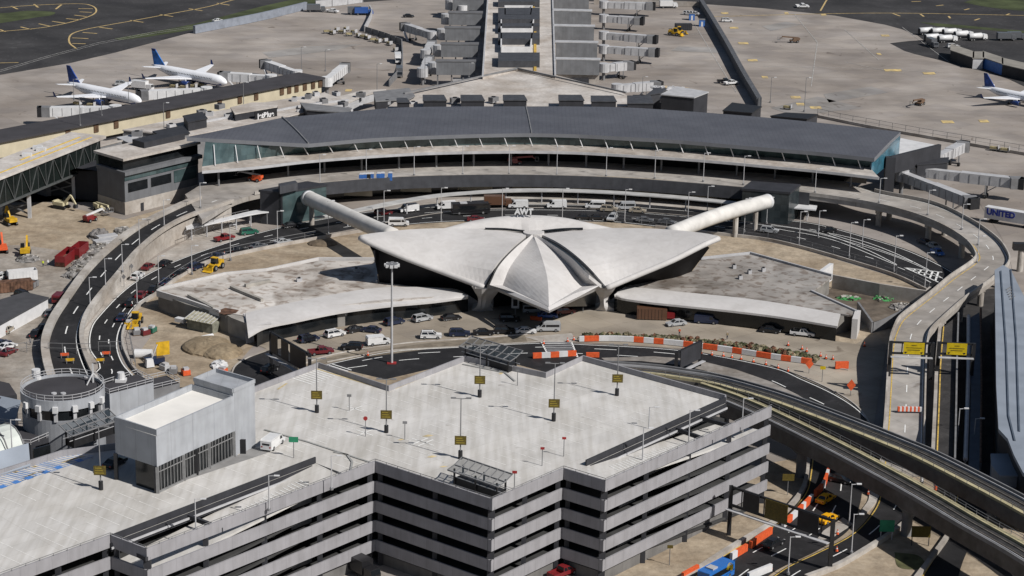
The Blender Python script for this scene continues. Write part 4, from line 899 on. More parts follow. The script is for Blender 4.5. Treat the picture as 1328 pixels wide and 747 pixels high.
# footprint from top corners
TZ=ZR+11.0
tA,tB,tC,tD=PP([(148,540.5),(202,557.5),(340,499.5),(282,509)],TZ)
tC=P(302,513.5,TZ)
tD=tA+(tC-tB)
UP=[Vector((p.x,p.y,0)) for p in (tA,tB,tC,tD)]
def wallbox(pts,z0,z1,roofz,m,name):
    mb=MB(); mb.prism(pts,z0,roofz); c=sum(pts,Vector())/4; o=mb.build(name,[m],lb)
    p=[Vector((q.x,q.y,0)) for q in pts]; ci=[c+(q-c)*.985 for q in p]; w_=MB(); ring=[Vector((q.x,q.y,roofz)) for q in ci]+[Vector((ci[0].x,ci[0].y,roofz))]; w_.wallp(ring,z1-roofz,.35,z0=roofz); w_.build('parapet',m,lb); return o
wallbox(UP,ZR+4.6,TZ,TZ-1.1,CLAD,'upper_cladding')
MB().prism([c for c in UP],TZ-1.12,TZ-1.06).build('roof',mat('white_membrane',(.72,.70,.66),.8,.05,.2),lb)
# glass floor under the overhang
cU=sum(UP,Vector())/4; Bi=[UP[0].lerp(UP[3],.0),UP[0].lerp(UP[1],.62),UP[3].lerp(UP[2],.62),UP[3]]
lo_=[UP[1]+(UP[2]-UP[1])*.0,UP[2],UP[2].lerp(UP[3],.45),UP[1].lerp(UP[0],.35)]
MB().prism([cU+(q-cU)*.97 for q in (UP[1],UP[2],UP[2].lerp(UP[3],.55),UP[1].lerp(UP[0],.55))],ZR,ZR+4.6).build('glazing',DGLASS,lb)
a,b=UP[1],UP[2]; mb=MB(); 
for k in range(25):
    q=a.lerp(b,k/24)+Vector((.02,.05,ZR)); mb.bar(q,q+Vector((0,0,4.6)),.12 if k%8 else .5)
mb.bar(a+Vector((0,0,ZR+3.6)),b+Vector((0,0,ZR+3.6)),.14); mb.bar(a+Vector((0,0,ZR+.15)),b+Vector((0,0,ZR+.15)),.3); 
o=mb.build('mullion_grid',mat('mullion_grey',(.2,.2,.2),.5,.1,1),lb)
for q in (UP[0],UP[1].lerp(UP[0],.03),UP[1].lerp(UP[2],.5)): MB().box(q.x-.3,q.y-.3,ZR,q.x+.3,q.y+.3,ZR+4.6).build('column',BLACK,lb)
# taller rear block to the right
s1,s2=PP([(302,513),(341,498)],TZ+1.0); s1=Vector((UP[2].x,UP[2].y,0)); s2=Vector((s2.x,s2.y,0)); pd=(UP[3]-UP[2]).normalized()
s2=s1+(UP[2]-UP[1]).normalized()*((s2-s1).length)
q=[s1,s2,s2+pd*9,s1+pd*9]; MB().prism(q,ZR,TZ+.6).build('stair_tower',CLAD,lb)
ring=[Vector((v.x,v.y,TZ+.6)) for v in q]; mb=MB(); mb.wallp(ring+[ring[0]],.7,.3,z0=TZ+.6); mb.build('parapet',CLAD,lb)
cc_=s1.lerp(s2,.3); MB().box(cc_.x-.3,cc_.y-.15,ZR,cc_.x+.9,cc_.y+.2,ZR+2.6).build('door',BLACK,lb)
q=[Vector((p.x,p.y,0)) for p in PP([(283,510),(302,502),(250,509),(235,512)],TZ+.4)]
mb=MB(); q=[UP[3],UP[3]+(UP[2]-UP[3]).normalized()*6,UP[2]+pd*8,UP[3]+(s2-s1).normalized()*8]
# ---------------- round stair tower, left ----------------
rt=thing('round_tower',P(85,590,0),0,'round grey clad tower with dark flat roof and railing at left of garage','tower',wl=True)
cT=P(81,501.5,0+22.0); rT=(P(134,498,22)-P(28,498,22)).length/2
cc=(cT.x,cT.y)
mb=MB(); n=56
def ringp(r,z): return [Vector((cc[0]+r*math.cos(2*math.pi*k/n),cc[1]+r*math.sin(2*math.pi*k/n),z)) for k in range(n+1)]
for z0,z1,m_,r_,nm in((0,18.1,mat('tower_cladding',(.25,.26,.28),.5,.06,.4),rT*1.0,'lower_wall'),(18.1,20.0,DGLASS,rT*.975,'window_band'),(20.0,21.4,CLAD,rT*1.02,'upper_wall')):
    mb=MB(); mb.loft(ringp(r_,z0),ringp(r_,z1)); mb.loft(ringp(r_,z1),ringp(.1,z1)); mb.loft(ringp(r_,z0),ringp(.1,z0)); mb.build(nm,m_,rt,smooth=False)
mb=MB(); mb.cyl(cc,rT*.97,21.38,21.46,n); mb.build('roof',mat('dark_flat_roof',(.05,.05,.05)),rt)
mb=MB(); mb.loft(ringp(rT*1.02,21.4),ringp(rT*1.02,21.9)); mb.loft(ringp(rT*1.02,21.9),ringp(rT*.98,21.9)); mb.loft(ringp(rT*.98,21.9),ringp(rT*.98,21.4)); mb.build('roof_kerb',CLAD,rt)
mb=MB()
for z in(22.35,22.9):
    rg=ringp(rT*1.0,z); 
    for a,b in zip(rg,rg[1:]): mb.bar(a,b,.09)
rg=ringp(rT,21.9)
for a in rg[::2]: mb.bar(a,a+Vector((0,0,1.0)),.09)
mb.build('railing',MLIGHT,rt)
for ang in(-135,-112,-88,-62,-38,-15): 
    a=R(ang); x=cc[0]+rT*1.0*math.cos(a); y=cc[1]+rT*math.sin(a)
    m_=Matrix.Translation((x,y,0))@Matrix.Rotation(a,4,'Z'); MB().box(-.4,-.45,19.8,.7,.45,20.9,0,m_).build('fin_head',MWHITE,rt)
    MB().box(-.2,-.3,18.0,.3,.3,20.0,0,m_).build('mullion',MLIGHT,rt)
q=P(47,489,21.5); mb=MB(); mb.cyl((q.x,q.y),.8,21.5,23.0,14); mb.cyl((q.x+.5,q.y-1.1),.7,21.5,22.0,12); mb.build('roof_fan',MWHITE,rt)
q=P(121,496,21.5); mb=MB(); mb.bar(q,q+Vector((0,0,3.6)),.25); 
for k in range(3): mb.bar(q+Vector((0,0,1.8)),q+Vector((1.8*math.cos(k*2.1),1.8*math.sin(k*2.1),0)),.16)
mb.build('antenna_tripod',MWHITE,rt)
for x,y in((60,489),(112,489.5),(70,511),(82,511)): q=P(x,y,21.46); MB().cyl((q.x,q.y),.5,21.46,21.7,8).build('roof_vent',MLIGHT,rt)
# building arms beside the tower
def armblock(px,z0,z1,label,mw=CLAD,mr=None,rail=True):
    pts=PP(px,z1); c=sum(pts,Vector())/len(pts); o=thing('link_building',Vector((c.x,c.y,0)),0,label,'building',wl=True)
    MB().prism(pts,z0,z1).build('wall',mw,o); MB().prism([c+(p-c)*.97 for p in pts],z1,z1+.06).build('roof',mr or mat('dark_flat_roof',(.05,.05,.05)),o)
    if rail:
        mb=MB(); q=pts+[pts[0]]
        for a,b in zip(q,q[1:]):
            for dz in(.45,.95): mb.bar(a+Vector((0,0,dz)),b+Vector((0,0,dz)),.09)
            L=(b-a).length
            for k in range(int(L/2)+1): p=a.lerp(b,min(1,k*2/L)); mb.bar(p,p+Vector((0,0,.95)),.08)
        mb.build('railing',MLIGHT,o)
    return o
o=armblock([(142,511),(199,496),(178,485),(122,503)],0,15.5,'grey clad link building with railed dark roof between round tower and lobby')
x=P(157,495,15.5); mb=MB(); mb.cyl((x.x,x.y),.7,15.5,17.4,12); mb.box(x.x-1,x.y-.8,15.5,x.x+1,x.y+.8,16.1); mb.build('roof_fan',MWHITE,o)
o=armblock([(199,505),(233,497),(216,487),(180,495)],0,13.0,'lower grey link building with dark window strip beside the lobby block',MMID)
pts=PP([(199.5,521),(232,511)],8.5); band_=MB(); band_.wallp([pts[0]+Vector((0,-.3,0)),pts[1]+Vector((0,-.3,0))],2.6,.2); band_.build('window',DGLASS,o)
o=armblock([(136,553),(190,532),(185,520),(140,536)],0,10,'dark glazed canopy level beside the round tower',MCHAR,MMID,False)
o=armblock([(-60,528),(22,512),(12,497),(-60,480)],0,14,'dark flat roofed wing with white metal edge at far left beside the round tower',MCHAR,None,False)
a,b=PP([(-60,500),(27,519)],14.2); mb=MB(); mb.slab([a,b],[a+Vector((0,-8,-3)),b+Vector((0,-6,-3))],.2); mb.build('metal_eave',BLUER,o)
o=armblock([(-40,572),(40,577),(66,566),(60,556),(-40,545)],0,15.0,'dark lower building with railed top in front of the round tower',MCHAR,None)
a,b=PP([(44,596),(66,590)],16); mb=MB(); mb.wallp([a+Vector((0,-.4,-2.5)),b+Vector((0,-.4,-2.5))],4.6,.3); mb.build('window',DGLASS,o)
# glass barrel skylight at left edge
sk=thing('barrel_skylight',P(15,600,ZR),0,'curved white glazed barrel skylight at left edge of the garage roof','skylight',wl=True)
a=P(-30,606,ZR-1); b=P(33,588,ZR-1); d=(b-a).normalized(); nn_=Vector((-d.y,d.x,0)); mb=MB(); rw_=[]
for k in range(9):
    an=math.pi*k/8; rw_.append([a+nn_*(4.2-4.2*math.cos(an))+Vector((0,0,4.2*math.sin(an))),b+nn_*(4.2-4.2*math.cos(an))+Vector((0,0,4.2*math.sin(an)))])
for r0,r1 in zip(rw_,rw_[1:]): mb.loft(r0,r1)
mb.add([r_[1] for r_ in rw_],[tuple(range(9))]); mb.build('vault',mat('milky_glazing',(.52,.55,.52),.35,.1,.3),sk)
mb=MB()
for t in(.0,.33,.66,.99):
    pr_=[r_[0].lerp(r_[1],t)+Vector((0,-.02,.06)) for r_ in rw_]; mb.tube(pr_,.14,6)
mb.build('rib',MMID,sk)
a2=PP([(-30,616),(38,596)],ZR); mb=MB(); mb.slab([a2[0]+Vector((0,0,3)),a2[1]+Vector((0,0,3))],[a2[0]+Vector((1,-3.5,.4)),a2[1]+Vector((1,-3.5,.4))],.15); mb.build('sloped_glazing',BLUER,sk)
# glazed shelters on the deck
def shelter(px,z,L,Wd,rz,label,h=2.9):
    c=P(px[0],px[1],z); o=thing('glass_shelter',c,rz,label,'shelter','glass roofed escalator shelters')
    Mx=None; mb=MB(); mb.add([(-L/2,-Wd/2,h-.3),(L/2,-Wd/2,h-.3),(L/2,0,h+.1),(-L/2,0,h+.1),(-L/2,Wd/2,h+.9),(L/2,Wd/2,h+.9)],[(0,1,2,3),(3,2,5,4)]); x=mb.build('glass_roof',mat('shelter_glass',(.045,.06,.07),.2,.1,.5,spec=.6),o)
    MATS['shelter_glass'].node_tree.nodes['Principled BSDF'].inputs['Alpha'].default_value=.45
    mb=MB()
    for k in range(8): u=-L/2+k*L/7; mb.bar((u,-Wd/2,h-.22),(u,0,h+.2),.14); mb.bar((u,0,h+.2),(u,Wd/2,h+1.0),.14)
    for v,zz in((-Wd/2,h-.25),(0,h+.12),(Wd/2,h+.95)): mb.bar((-L/2,v,zz),(L/2,v,zz),.2)
    mb.build('roof_frame',MMID,o)
    for u in(-L*.42,0,L*.42):
        for v in(-Wd*.3,Wd*.3): MB().bar((u,v,0),(u,v,h),.25).build('post',BLACK,o)
    mb=MB(); mb.box(-L*.42,-Wd*.25,0,L*.42,Wd*.25,1.3); mb.build('escalator_well',BLACK,o)
    mb=MB(); 
    for v in(-Wd*.27,Wd*.27): mb.bar((-L*.5,v,1.45),(L*.5,v,1.45),.1); 
    mb.build('handrail',MLIGHT,o); return o
ang2=math.atan2(e2.y,e2.x)
shelter((622,636),ZR,11,3.6,ang2,'glass roofed escalator shelter at the front corner of the garage roof')
shelter((636,473),ZR,13,3.8,ang2,'glass roofed escalator shelter at the rear edge of the garage roof near the crosswalk')
shelter((118,570),ZR-2,11,3.4,math.atan2(e1.y,e1.x),'glass roofed shelter between the round tower and the lobby block')
# ---------------- train guideways ----------------
def guideway(cpx,z,wd,label,sd_=1):
    c=spl(PP(cpx,z),10); o=thing('train_guideway',Vector((c[0].x,c[0].y,0)),0,label,'guideway','elevated train guideways',wl=True)
    A_=offs(c,wd/2); B_=offs(c,-wd/2); MB().slab(A_,B_,2.7).build('girder',mat('guideway_concrete',(.14,.132,.125),.85,.1,.4,kind='dirt'),o)
    mb=MB(); 
    for s_ in(-1.45,0,1.45): mb.wallp(offs(c,s_+wd*.08),.22,.16)
    mb.build('rail',mat('rail_steel',(.16,.14,.12),.45,.2,1),o)
    mb=MB(); mb.loft(offs([p+Vector((0,0,.05)) for p in c],wd/2-.9),offs([p+Vector((0,0,.05)) for p in c],-wd/2+1.3),0,True); mb.build('track_bed',mat('track_bed_dark',(.035,.034,.034),.9,.2,.6),o)
    mb=MB(); q=offs(c,sd_*(-wd/2+.55)); mb.wallp(q,.5,.95); mb.build('walkway',mat('walkway_sand',(.40,.355,.22),.8,.12,.6),o)
    mb=MB(); q=offs(c,sd_*(wd/2-.15)); mb.wallp(q,.7,.3); mb.build('edge_beam',MMID,o)
    mb=MB(); q=offs(c,sd_*(wd/2-.95)); mb.wallp(q,.45,.16); mb.build('power_rail',MLIGHT,o)
    mb=MB(); q=offs(c,sd_*(-wd/2+.1))
    for a in resamp(q,int(sum((b-a).length for a,b in zip(q,q[1:]))/3)): mb.bar(a+Vector((0,0,.4)),a+Vector((0,0,1.5)),.08)
    for dz in(1.0,1.5): mb.wallp([p+Vector((0,0,dz-.04)) for p in q],.07,.06)
    mb.build('railing',MMID,o)
    tot=sum((b-a).length for a,b in zip(c,c[1:]))
    for p in resamp(c,int(tot/28))[1:-1]: mb=MB(); mb.cyl((p.x,p.y),1.0,0,z-3,12); mb.taper((p.x-1,p.y-1,p.x+1,p.y+1),(p.x-2.4,p.y-1.4,p.x+2.4,p.y+1.4),z-4.2,z-2.7); mb.build('pier',MMID,o)
    return o
guideway([(770,476),(842,481.5),(880,486.5),(930,495),(1000,514.5),(1060,536),(1120,559),(1160,575),(1200,592),(1260,622),(1328,658),(1400,700),(1500,765),(1650,870)],9.0,5.6,'farther of two elevated train guideways curving behind the garage')
guideway([(900,502),(950,519),(1005,543),(1080,580),(1148,616),(1202,646),(1256,678),(1328,719),(1400,766),(1500,835),(1650,950)],9.0,5.6,'nearer of two elevated train guideways passing the right garage corner',-1)
# ---------------- roads lower right ----------------
def roadpx(u,l,m,z,name,kerbL=None,kerbR=None,mk=()):
    A_=SP(u,z,60); B_=SP(l,z,60); o=struct(MB().loft(A_,B_),name,m)
    for t,mt,ds in mk: marks([mix(A_,B_,t)],mt,.03,.22,o,dash=ds)
    return o,A_,B_
rA=roadpx([(1052,590),(1049,612),(1044,635),(1030,655),(1008,676),(965,702),(930,724),(880,760)],[(1110,600),(1118,632),(1112,665),(1098,690),(1060,714),(1010,738),(980,760),(960,775)],ASP,.13,'airport_road',mk=((.05,YEL,None),(.33,WHITE,(4,7)),(.62,WHITE,(4,7))))
rB=roadpx([(1140,600),(1140,640),(1130,665),(1105,692),(1060,716),(1020,735),(985,760)],[(1195,630),(1190,664),(1162,690),(1120,716),(1085,735),(1045,750),(1000,790)],ASP,.15,'airport_road',mk=((.06,YEL,None),(.5,WHITE,(4,8))))
rD=roadpx([(1240,640),(1228,690),(1210,722),(1185,760)],[(1290,640),(1268,690),(1250,725),(1235,775)],ASP,.15,'airport_road',mk=((.06,YEL,None),))
rE=roadpx([(1060,560),(1100,590),(1140,610),(1200,635),(1300,690),(1400,750)],[(1010,570),(1060,600),(1120,640),(1180,672),(1260,720),(1350,790)],ASPG,.1,'service_road')
def kerb(px,w_,h,label,m=CONC,cat='kerb',z=0.0,n=30): p=SP(px,z,n); return tag(MB().wallp(p,h,w_).build('kerb_barrier',m),label,cat)
kerb([(1048,598),(1045,625),(1040,640),(1026,658),(1003,680),(960,706),(925,728),(875,762)],.8,.9,'pale concrete kerb wall between the garage side dirt and the road with the blue bus')
kerb([(1191,662),(1165,688),(1122,716),(1085,737),(1045,752)],.8,.9,'pale concrete barrier along outer side of the road below the guideways')
kerb([(1237,686),(1222,708),(1207,728),(1186,756)],.8,.9,'pale concrete barrier beside the ramp road at lower right')
kerb([(1180,662),(1192,667)],.5,2.4,'short pale wall end beside the green road sign')
isl=MB().prism(spl(PP([(1127,636),(1141,638),(1136,652),(1122,668),(1117,664),(1126,650)],0)+[P(1127,636)],6)[:-1],0,.3); x=isl.build('road_island',CONC); x['kind']='structure'
isl=MB().prism(PP([(1093,673),(1106,681),(1080,698),(1058,703),(1068,690)],0),0,.3); x=isl.build('road_island',CONC); x['kind']='structure'
sheet('grass',[(1160,716),(1190,720),(1200,732),(1190,738),(1165,735)],mat('dry_grass',(.10,.10,.045),.95,.3,.4),.1,smooth=4)
# ---------------- right side: second road, station with blue grey roof ----------------
sheet('side_road',[(1216,420),(1240,390),(1262,378),(1300,372),(1300,640),(1215,610)],ASPG,.05)
sheet('apron_pavement',[(1262,250),(1330,262),(1420,300),(1420,420),(1310,420),(1312,345),(1300,310)],APRON,.05)
A_=SP([(1222,425),(1218,470),(1216,520),(1213,590)],4.6,30); B_=SP([(1241,410),(1239,470),(1238,520),(1236,600)],4.6,30)
o=struct(MB().slab(B_,A_,1.0),'ramp_road',ASPG); marks([mix(A_,B_,.1)],YEL,.04,.25,o); MB().wallp([p+Vector((-.5,0,0)) for p in A_],1.0,.7).build('parapet',CONC,o); MB().wallp([p+Vector((.3,0,0)) for p in B_],1.0,.35).build('parapet',MMID,o)
for (x,y) in((1228,440),(1227,500),(1226,560)): q=P(x,y,4); MB().cyl((q.x,q.y),.9,0,3.7,10).build('pier',CONC,o)
st=thing('train_station',P(1300,560),0,'long train station with folded blue grey metal roof at the right edge','station',wl=True)
ZS=12.5
mb=MB(); rp=[(1290,350),(1301,343.5),(1311,350),(1330,388),(1400,500),(1400,640),(1327,613),(1315,590),(1307,569),(1295,556),(1292,500)]
pts=PP(rp,ZS); mb.prism(pts,ZS-.7,ZS); mb.build('roof',BLUER,st)
mb=MB(); mb.wallp(PP([(1298,352),(1305,450),(1308,540),(1316,572)],ZS),.22,.3); mb.wallp(PP([(1311,350),(1318,440),(1322,560)],ZS),.22,.3); mb.build('roof_seam',mat('seam_dark_blue',(.09,.11,.14),.5,.1,.3),st)
c=sum(pts,Vector())/len(pts); MB().prism([c+(p-c)*.9 for p in pts],0,ZS-.7).build('wall',MCHAR,st)
mb=MB()
for k in range(5): a,b=PP([(1305+k*1.2,376+k*3.0),(1311+k*1.3,372+k*3)],ZS+.1); mb.bar(a,b,.25,.15)
mb.build('louvre',MMID,st)
o=block('station_annex',[(1288,603),(1297,616),(1330,616),(1328,610),(1314,589),(1286,589)],0,8.5,BLUER,BLUER,'blue grey sloped annex with brown roof below the station roof')
tag(MB().prism(PP([(1298,617),(1340,617),(1340,650),(1300,640)],6),0,6).build('brown_roof_annex',mat('brown_gravel_roof',(.13,.11,.09),.9,.1,.3)),'flat brown roofed annex at the foot of the station by the guideway','building')
for px,r_,lab in(([(1256,410,5),(1256,480,5),(1254,545,5),(1252,596,5)],.45,'pale pipe run between ramp road and train station'),([(1272,400,5),(1273,500,5),(1272,600,5)],.25,'thin brown pipe run beside the train station wall')):
    p=[P(*q) for q in px]; o=thing('pipe_run',Vector((p[0].x,p[0].y,0)),0,lab,'pipe',wl=True); MB().tube(p,r_,8).build('pipe',MLIGHT if r_>.3 else RUST,o)
    for q in p: MB().bar(Vector((q.x,q.y,0)),q,.3).build('support',MMID,o)
A_=SP([(1258,412),(1259,500),(1256,610)],5,20); B_=SP([(1270,405),(1272,500),(1270,615)],5,20); tag(MB().slab(B_,A_,1.0).build('station_walkway',mat('walkway_blue',(.07,.085,.11),.7,.1,.4)),'dark blue grey walkway deck running between ramp road and train station','walkway')
o=block('bridge_deck',[(1315,387),(1340,372),(1360,400),(1322,402)],4,8,CONC,CONC,'pale concrete deck edge right of the station roof peak')
q=P(1322,352); x=thing('concrete_pier',q,0,'pale concrete pier with dark cap beside the curved road at right edge','pier',wl=True); MB().cyl((q.x,q.y),.8,0,6,12).build('column',CONC,x); MB().box(q.x-2.2,q.y-1,5.8,q.x+2.4,q.y+1,7.6).build('cap',BLACK,x)
# ---------------- vehicles ----------------
def xz_body(mb,prof,w,mi=0,taper=.0):
    "side profile (x,z) extruded over the width w"
    n=len(prof); vs=[(x,-w/2,z) for x,z in prof]+[(x,w/2,z) for x,z in prof]
    tr=geometry.tessellate_polygon([[Vector((x,z,0)) for x,z in prof]])
    fs=[tuple(t) for t in tr]+[tuple(i+n for i in t)[::-1] for t in tr]+[(i,(i+1)%n,(i+1)%n+n,i+n) for i in range(n)]
    return mb.add(vs,fs,mi)
def part(mb,name,m,root,paintable=False,smooth=False):
    o=mb.build(name,m,None,smooth); o.parent=root
    if paintable: o['paint']=1
    return o
def bevelize(o,w=.06):
    bm=bmesh.new(); bm.from_mesh(o.data); bmesh.ops.bevel(bm,geom=bm.edges[:],offset=w,segments=1,affect='EDGES',clamp_overlap=True); bm.to_mesh(o.data); bm.free()
def wheels(root,xs,w,r=.34,tw=.24):
    for x in xs:
        for s_ in(-1,1):
            mb=MB(); mb.tube([(x,s_*(w/2-.12)-.0,r),(x,s_*(w/2-.12)+s_*tw*.6,r)],r,12); wo=part(mb,'wheel',TYRE,root)
            mb=MB(); mb.tube([(x,s_*(w/2-.12)+s_*tw*.6,r),(x,s_*(w/2-.12)+s_*(tw*.6+.03),r)],r*.58,10); rm=mb.build('rim',MMID,None); rm.parent=wo
def lights(root,L,w,z,r=.0):
    for s_ in(-1,1):
        part(MB().box(L/2-.08,s_*w*.36-.16,z-.09,L/2+.03,s_*w*.36+.16,z+.09),'headlight',MWHITE,root)
        part(MB().box(-L/2-.03,s_*w*.38-.13,z-.08,-L/2+.08,s_*w*.38+.13,z+.14),'tail_light',REDP,root)
def cabin(root,b,t,z0,z1,col,roofz=.09):
    # glass frustum with a painted roof and pillars
    part(MB().taper(b,t,z0,z1),'window',CARGL,root)
    mb=MB(); mb.box(t[0]-.02,t[1]-.02,z1-.02,t[2]+.02,t[3]+.02,z1+roofz)
    def lp(fx,s_): 
        a=Vector((b[0]+(b[2]-b[0])*fx,b[1] if s_<0 else b[3],z0)); c=Vector((t[0]+(t[2]-t[0])*fx,t[1] if s_<0 else t[3],z1)); return a,c
    for fx in(0,.48,1):
        for s_ in(-1,1): a,c=lp(fx,s_); mb.bar(a+Vector((0,s_*.01,0)),c+Vector((0,s_*.01,.03)),.11)
    part(mb,'roof',col,root,True)
def mk_sedan(root,c):
    L,w=4.8,1.82; mb=MB(); xz_body(mb,[(-2.4,.32),(2.35,.30),(2.42,.55),(2.25,.74),(1.1,.92),(-1.6,.97),(-2.3,.93),(-2.42,.7)],w); bevelize(part(mb,'body',c,root,True),.07)
    cabin(root,(-1.85,-.84,1.15,.84),(-1.05,-.62,.35,.62),.9,1.38,c); wheels(root,(-1.42,1.45),w,.33); lights(root,L,w,.66)
def mk_suv(root,c):
    L,w=4.85,1.95; mb=MB(); xz_body(mb,[(-2.4,.4),(2.36,.38),(2.44,.62),(2.36,.92),(1.25,1.1),(-2.3,1.12),(-2.42,.8)],w); bevelize(part(mb,'body',c,root,True),.07)
    cabin(root,(-2.32,-.92,1.2,.92),(-2.05,-.74,.45,.74),1.08,1.66,c); wheels(root,(-1.45,1.5),w,.38); lights(root,L,w,.82)
    mb=MB(); 
    for s_ in(-1,1): part(MB().bar((-1.8,s_*.64,1.80),(.2,s_*.64,1.80),.06),'roof_rail',BLACK,root)
def mk_pickup(root,c):
    L,w=5.7,2.0; mb=MB(); xz_body(mb,[(-2.85,.5),(2.78,.45),(2.86,.7),(2.78,1.0),(1.5,1.14),(-.55,1.16),(-.55,.75),(-2.75,.75),(-2.85,.7)],w-.0)
    part(mb,'body',c,root,True)
    mb=MB(); mb.box(-2.85,-w/2,.7,-.55,-w/2+.1,1.16); mb.box(-2.85,w/2-.1,.7,-.55,w/2,1.16); mb.box(-2.85,-w/2+.1,.7,-2.75,w/2-.1,1.14); part(mb,'cargo_bed',c,root,True)
    cabin(root,(-.6,-.92,1.5,.92),(-.45,-.74,.8,.74),1.12,1.72,c); wheels(root,(-1.75,1.75),w,.4); lights(root,L,w,.86)
def mk_van(root,c):
    L,w=5.6,2.0; mb=MB(); xz_body(mb,[(-2.8,.42),(2.75,.4),(2.84,.7),(2.75,1.0),(2.0,1.16),(1.3,1.98),(1.05,2.1),(-2.65,2.14),(-2.82,1.9)],w); bevelize(part(mb,'body',c,root,True),.08)
    part(MB().add([(2.02,-.85,1.2),(2.02,.85,1.2),(1.36,.8,1.97),(1.36,-.8,1.97)],[(0,1,2,3)]),'windscreen',CARGL,root).location=(.03,0,.03)
    for s_ in(-1,1): part(MB().add([(1.75,s_*1.012,1.2),(.75,s_*1.012,1.2),(.75,s_*1.012,1.82),(1.28,s_*1.012,1.85)],[(0,1,2,3)]),'window',CARGL,root)
    part(MB().add([(-2.835,-.7,1.2),(-2.835,.7,1.2),(-2.80,.7,1.8),(-2.80,-.7,1.8)],[(0,1,2,3)]),'rear_window',CARGL,root)
    wheels(root,(-1.7,1.75),w,.38); lights(root,L,w,.85); part(MB().box(2.76,-.55,.5,2.88,.55,.78),'grille',BLACK,root)
def mk_pvan(root,c):
    mk_van(root,c)
    for s_ in(-1,1): part(MB().add([(.6,s_*1.013,1.2),(-2.5,s_*1.013,1.2),(-2.5,s_*1.013,1.8),(.6,s_*1.013,1.8)],[(0,1,2,3)]),'window',CARGL,root)
def mk_bus(root,c):
    L,w=10.5,2.5; mb=MB(); xz_body(mb,[(-5.2,.4),(5.2,.4),(5.3,1.4),(5.15,3.0),(-5.2,3.05)],w); bevelize(part(mb,'body',c,root,True),.1)
    for s_ in(-1,1): part(MB().add([(4.7,s_*1.262,1.5),(-4.9,s_*1.262,1.5),(-4.9,s_*1.262,2.55),(4.7,s_*1.262,2.55)],[(0,1,2,3)]),'window_band',CARGL,root)
    part(MB().add([(5.31,-1.1,1.3),(5.31,1.1,1.3),(5.20,1.1,2.7),(5.20,-1.1,2.7)],[(0,1,2,3)]),'windscreen',CARGL,root); wheels(root,(-3.3,3.4),w,.48); lights(root,L,w,.8)
    part(MB().box(-3,-.8,3.04,-1,.8,3.3),'roof_unit',MLIGHT,root)
def mk_tanker(root,c):
    mb=MB(); mb.tube([(-4.2,0,1.9),(-4.1,0,1.9),(2,0,1.9),(2.1,0,1.9)],[.9,1.15,1.15,.9],14); part(mb,'tank',c,root,True,True)
    part(MB().box(-4.2,-.9,.6,4.2,.9,.95),'chassis',BLACK,root); mb=MB(); xz_body(mb,[(2.5,.6),(4.5,.6),(4.55,1.4),(4.2,2.5),(2.5,2.5)],2.3); part(mb,'cab',c,root,True)
    part(MB().add([(4.57,-1,1.45),(4.57,1,1.45),(4.26,1,2.35),(4.26,-1,2.35)],[(0,1,2,3)]),'windscreen',CARGL,root); wheels(root,(-3.2,-2,3.4),2.3,.48)
    part(MB().add([(-4.25,-.9,1),(-4.25,.9,1),(-4.25,.9,2.7),(-4.25,-.9,2.7)],[(0,1,2,3)]),'rear_panel',MCHAR,root)
def mk_boxtruck(root,c):
    part(MB().box(-4,-1.2,.9,1.8,1.2,3.3),'cargo_box',c,root,True); part(MB().box(-4,-.8,.55,3.9,.8,.88),'chassis',BLACK,root)
    mb=MB(); xz_body(mb,[(2,.55),(4,.55),(4.05,1.3),(3.7,2.3),(2,2.3)],2.1); part(mb,'cab',c,root,True); part(MB().add([(4.08,-.95,1.35),(4.08,.95,1.35),(3.76,.95,2.2),(3.76,-.95,2.2)],[(0,1,2,3)]),'windscreen',CARGL,root)
    wheels(root,(-2.6,2.9),2.2,.46)
KIND={'sedan':(mk_sedan,'parked_car','car'),'suv':(mk_suv,'suv','car'),'pickup':(mk_pickup,'pickup_truck','pickup truck'),'van':(mk_van,'cargo_van','van'),'pvan':(mk_pvan,'passenger_van','van'),'bus':(mk_bus,'bus','bus'),'tanker':(mk_tanker,'fuel_truck','fuel truck'),'box':(mk_boxtruck,'box_truck','truck')}
PROTO={}
def heading(px,py,z,dx,dy): a=P(px,py,z); b=P(px+dx,py+dy,z); return math.atan2(b.y-a.y,b.x-a.x)
def car(kind,color,px,py,dx,dy,label,z=.1,group=None,zc=.75):
    p=P(px,py,z+zc); loc=Vector((p.x,p.y,z)); rz=heading(px,py,z,dx,dy); f,nm,cat=KIND[kind]
    if kind not in PROTO:
        o=thing(nm,loc,rz,label,cat,group); f(o,PC['white']); PROTO[kind]=o
        for ch in o.children:
            if ch.get('paint'): ch.material_slots[0].link='OBJECT'; ch.material_slots[0].material=PC[color]
        bpy.context.view_layer.update() if False else None
    else: o=dup(PROTO[kind],loc,rz,label,cat,group,PC[color])
    return o
G1='vehicles parked on the forecourt'
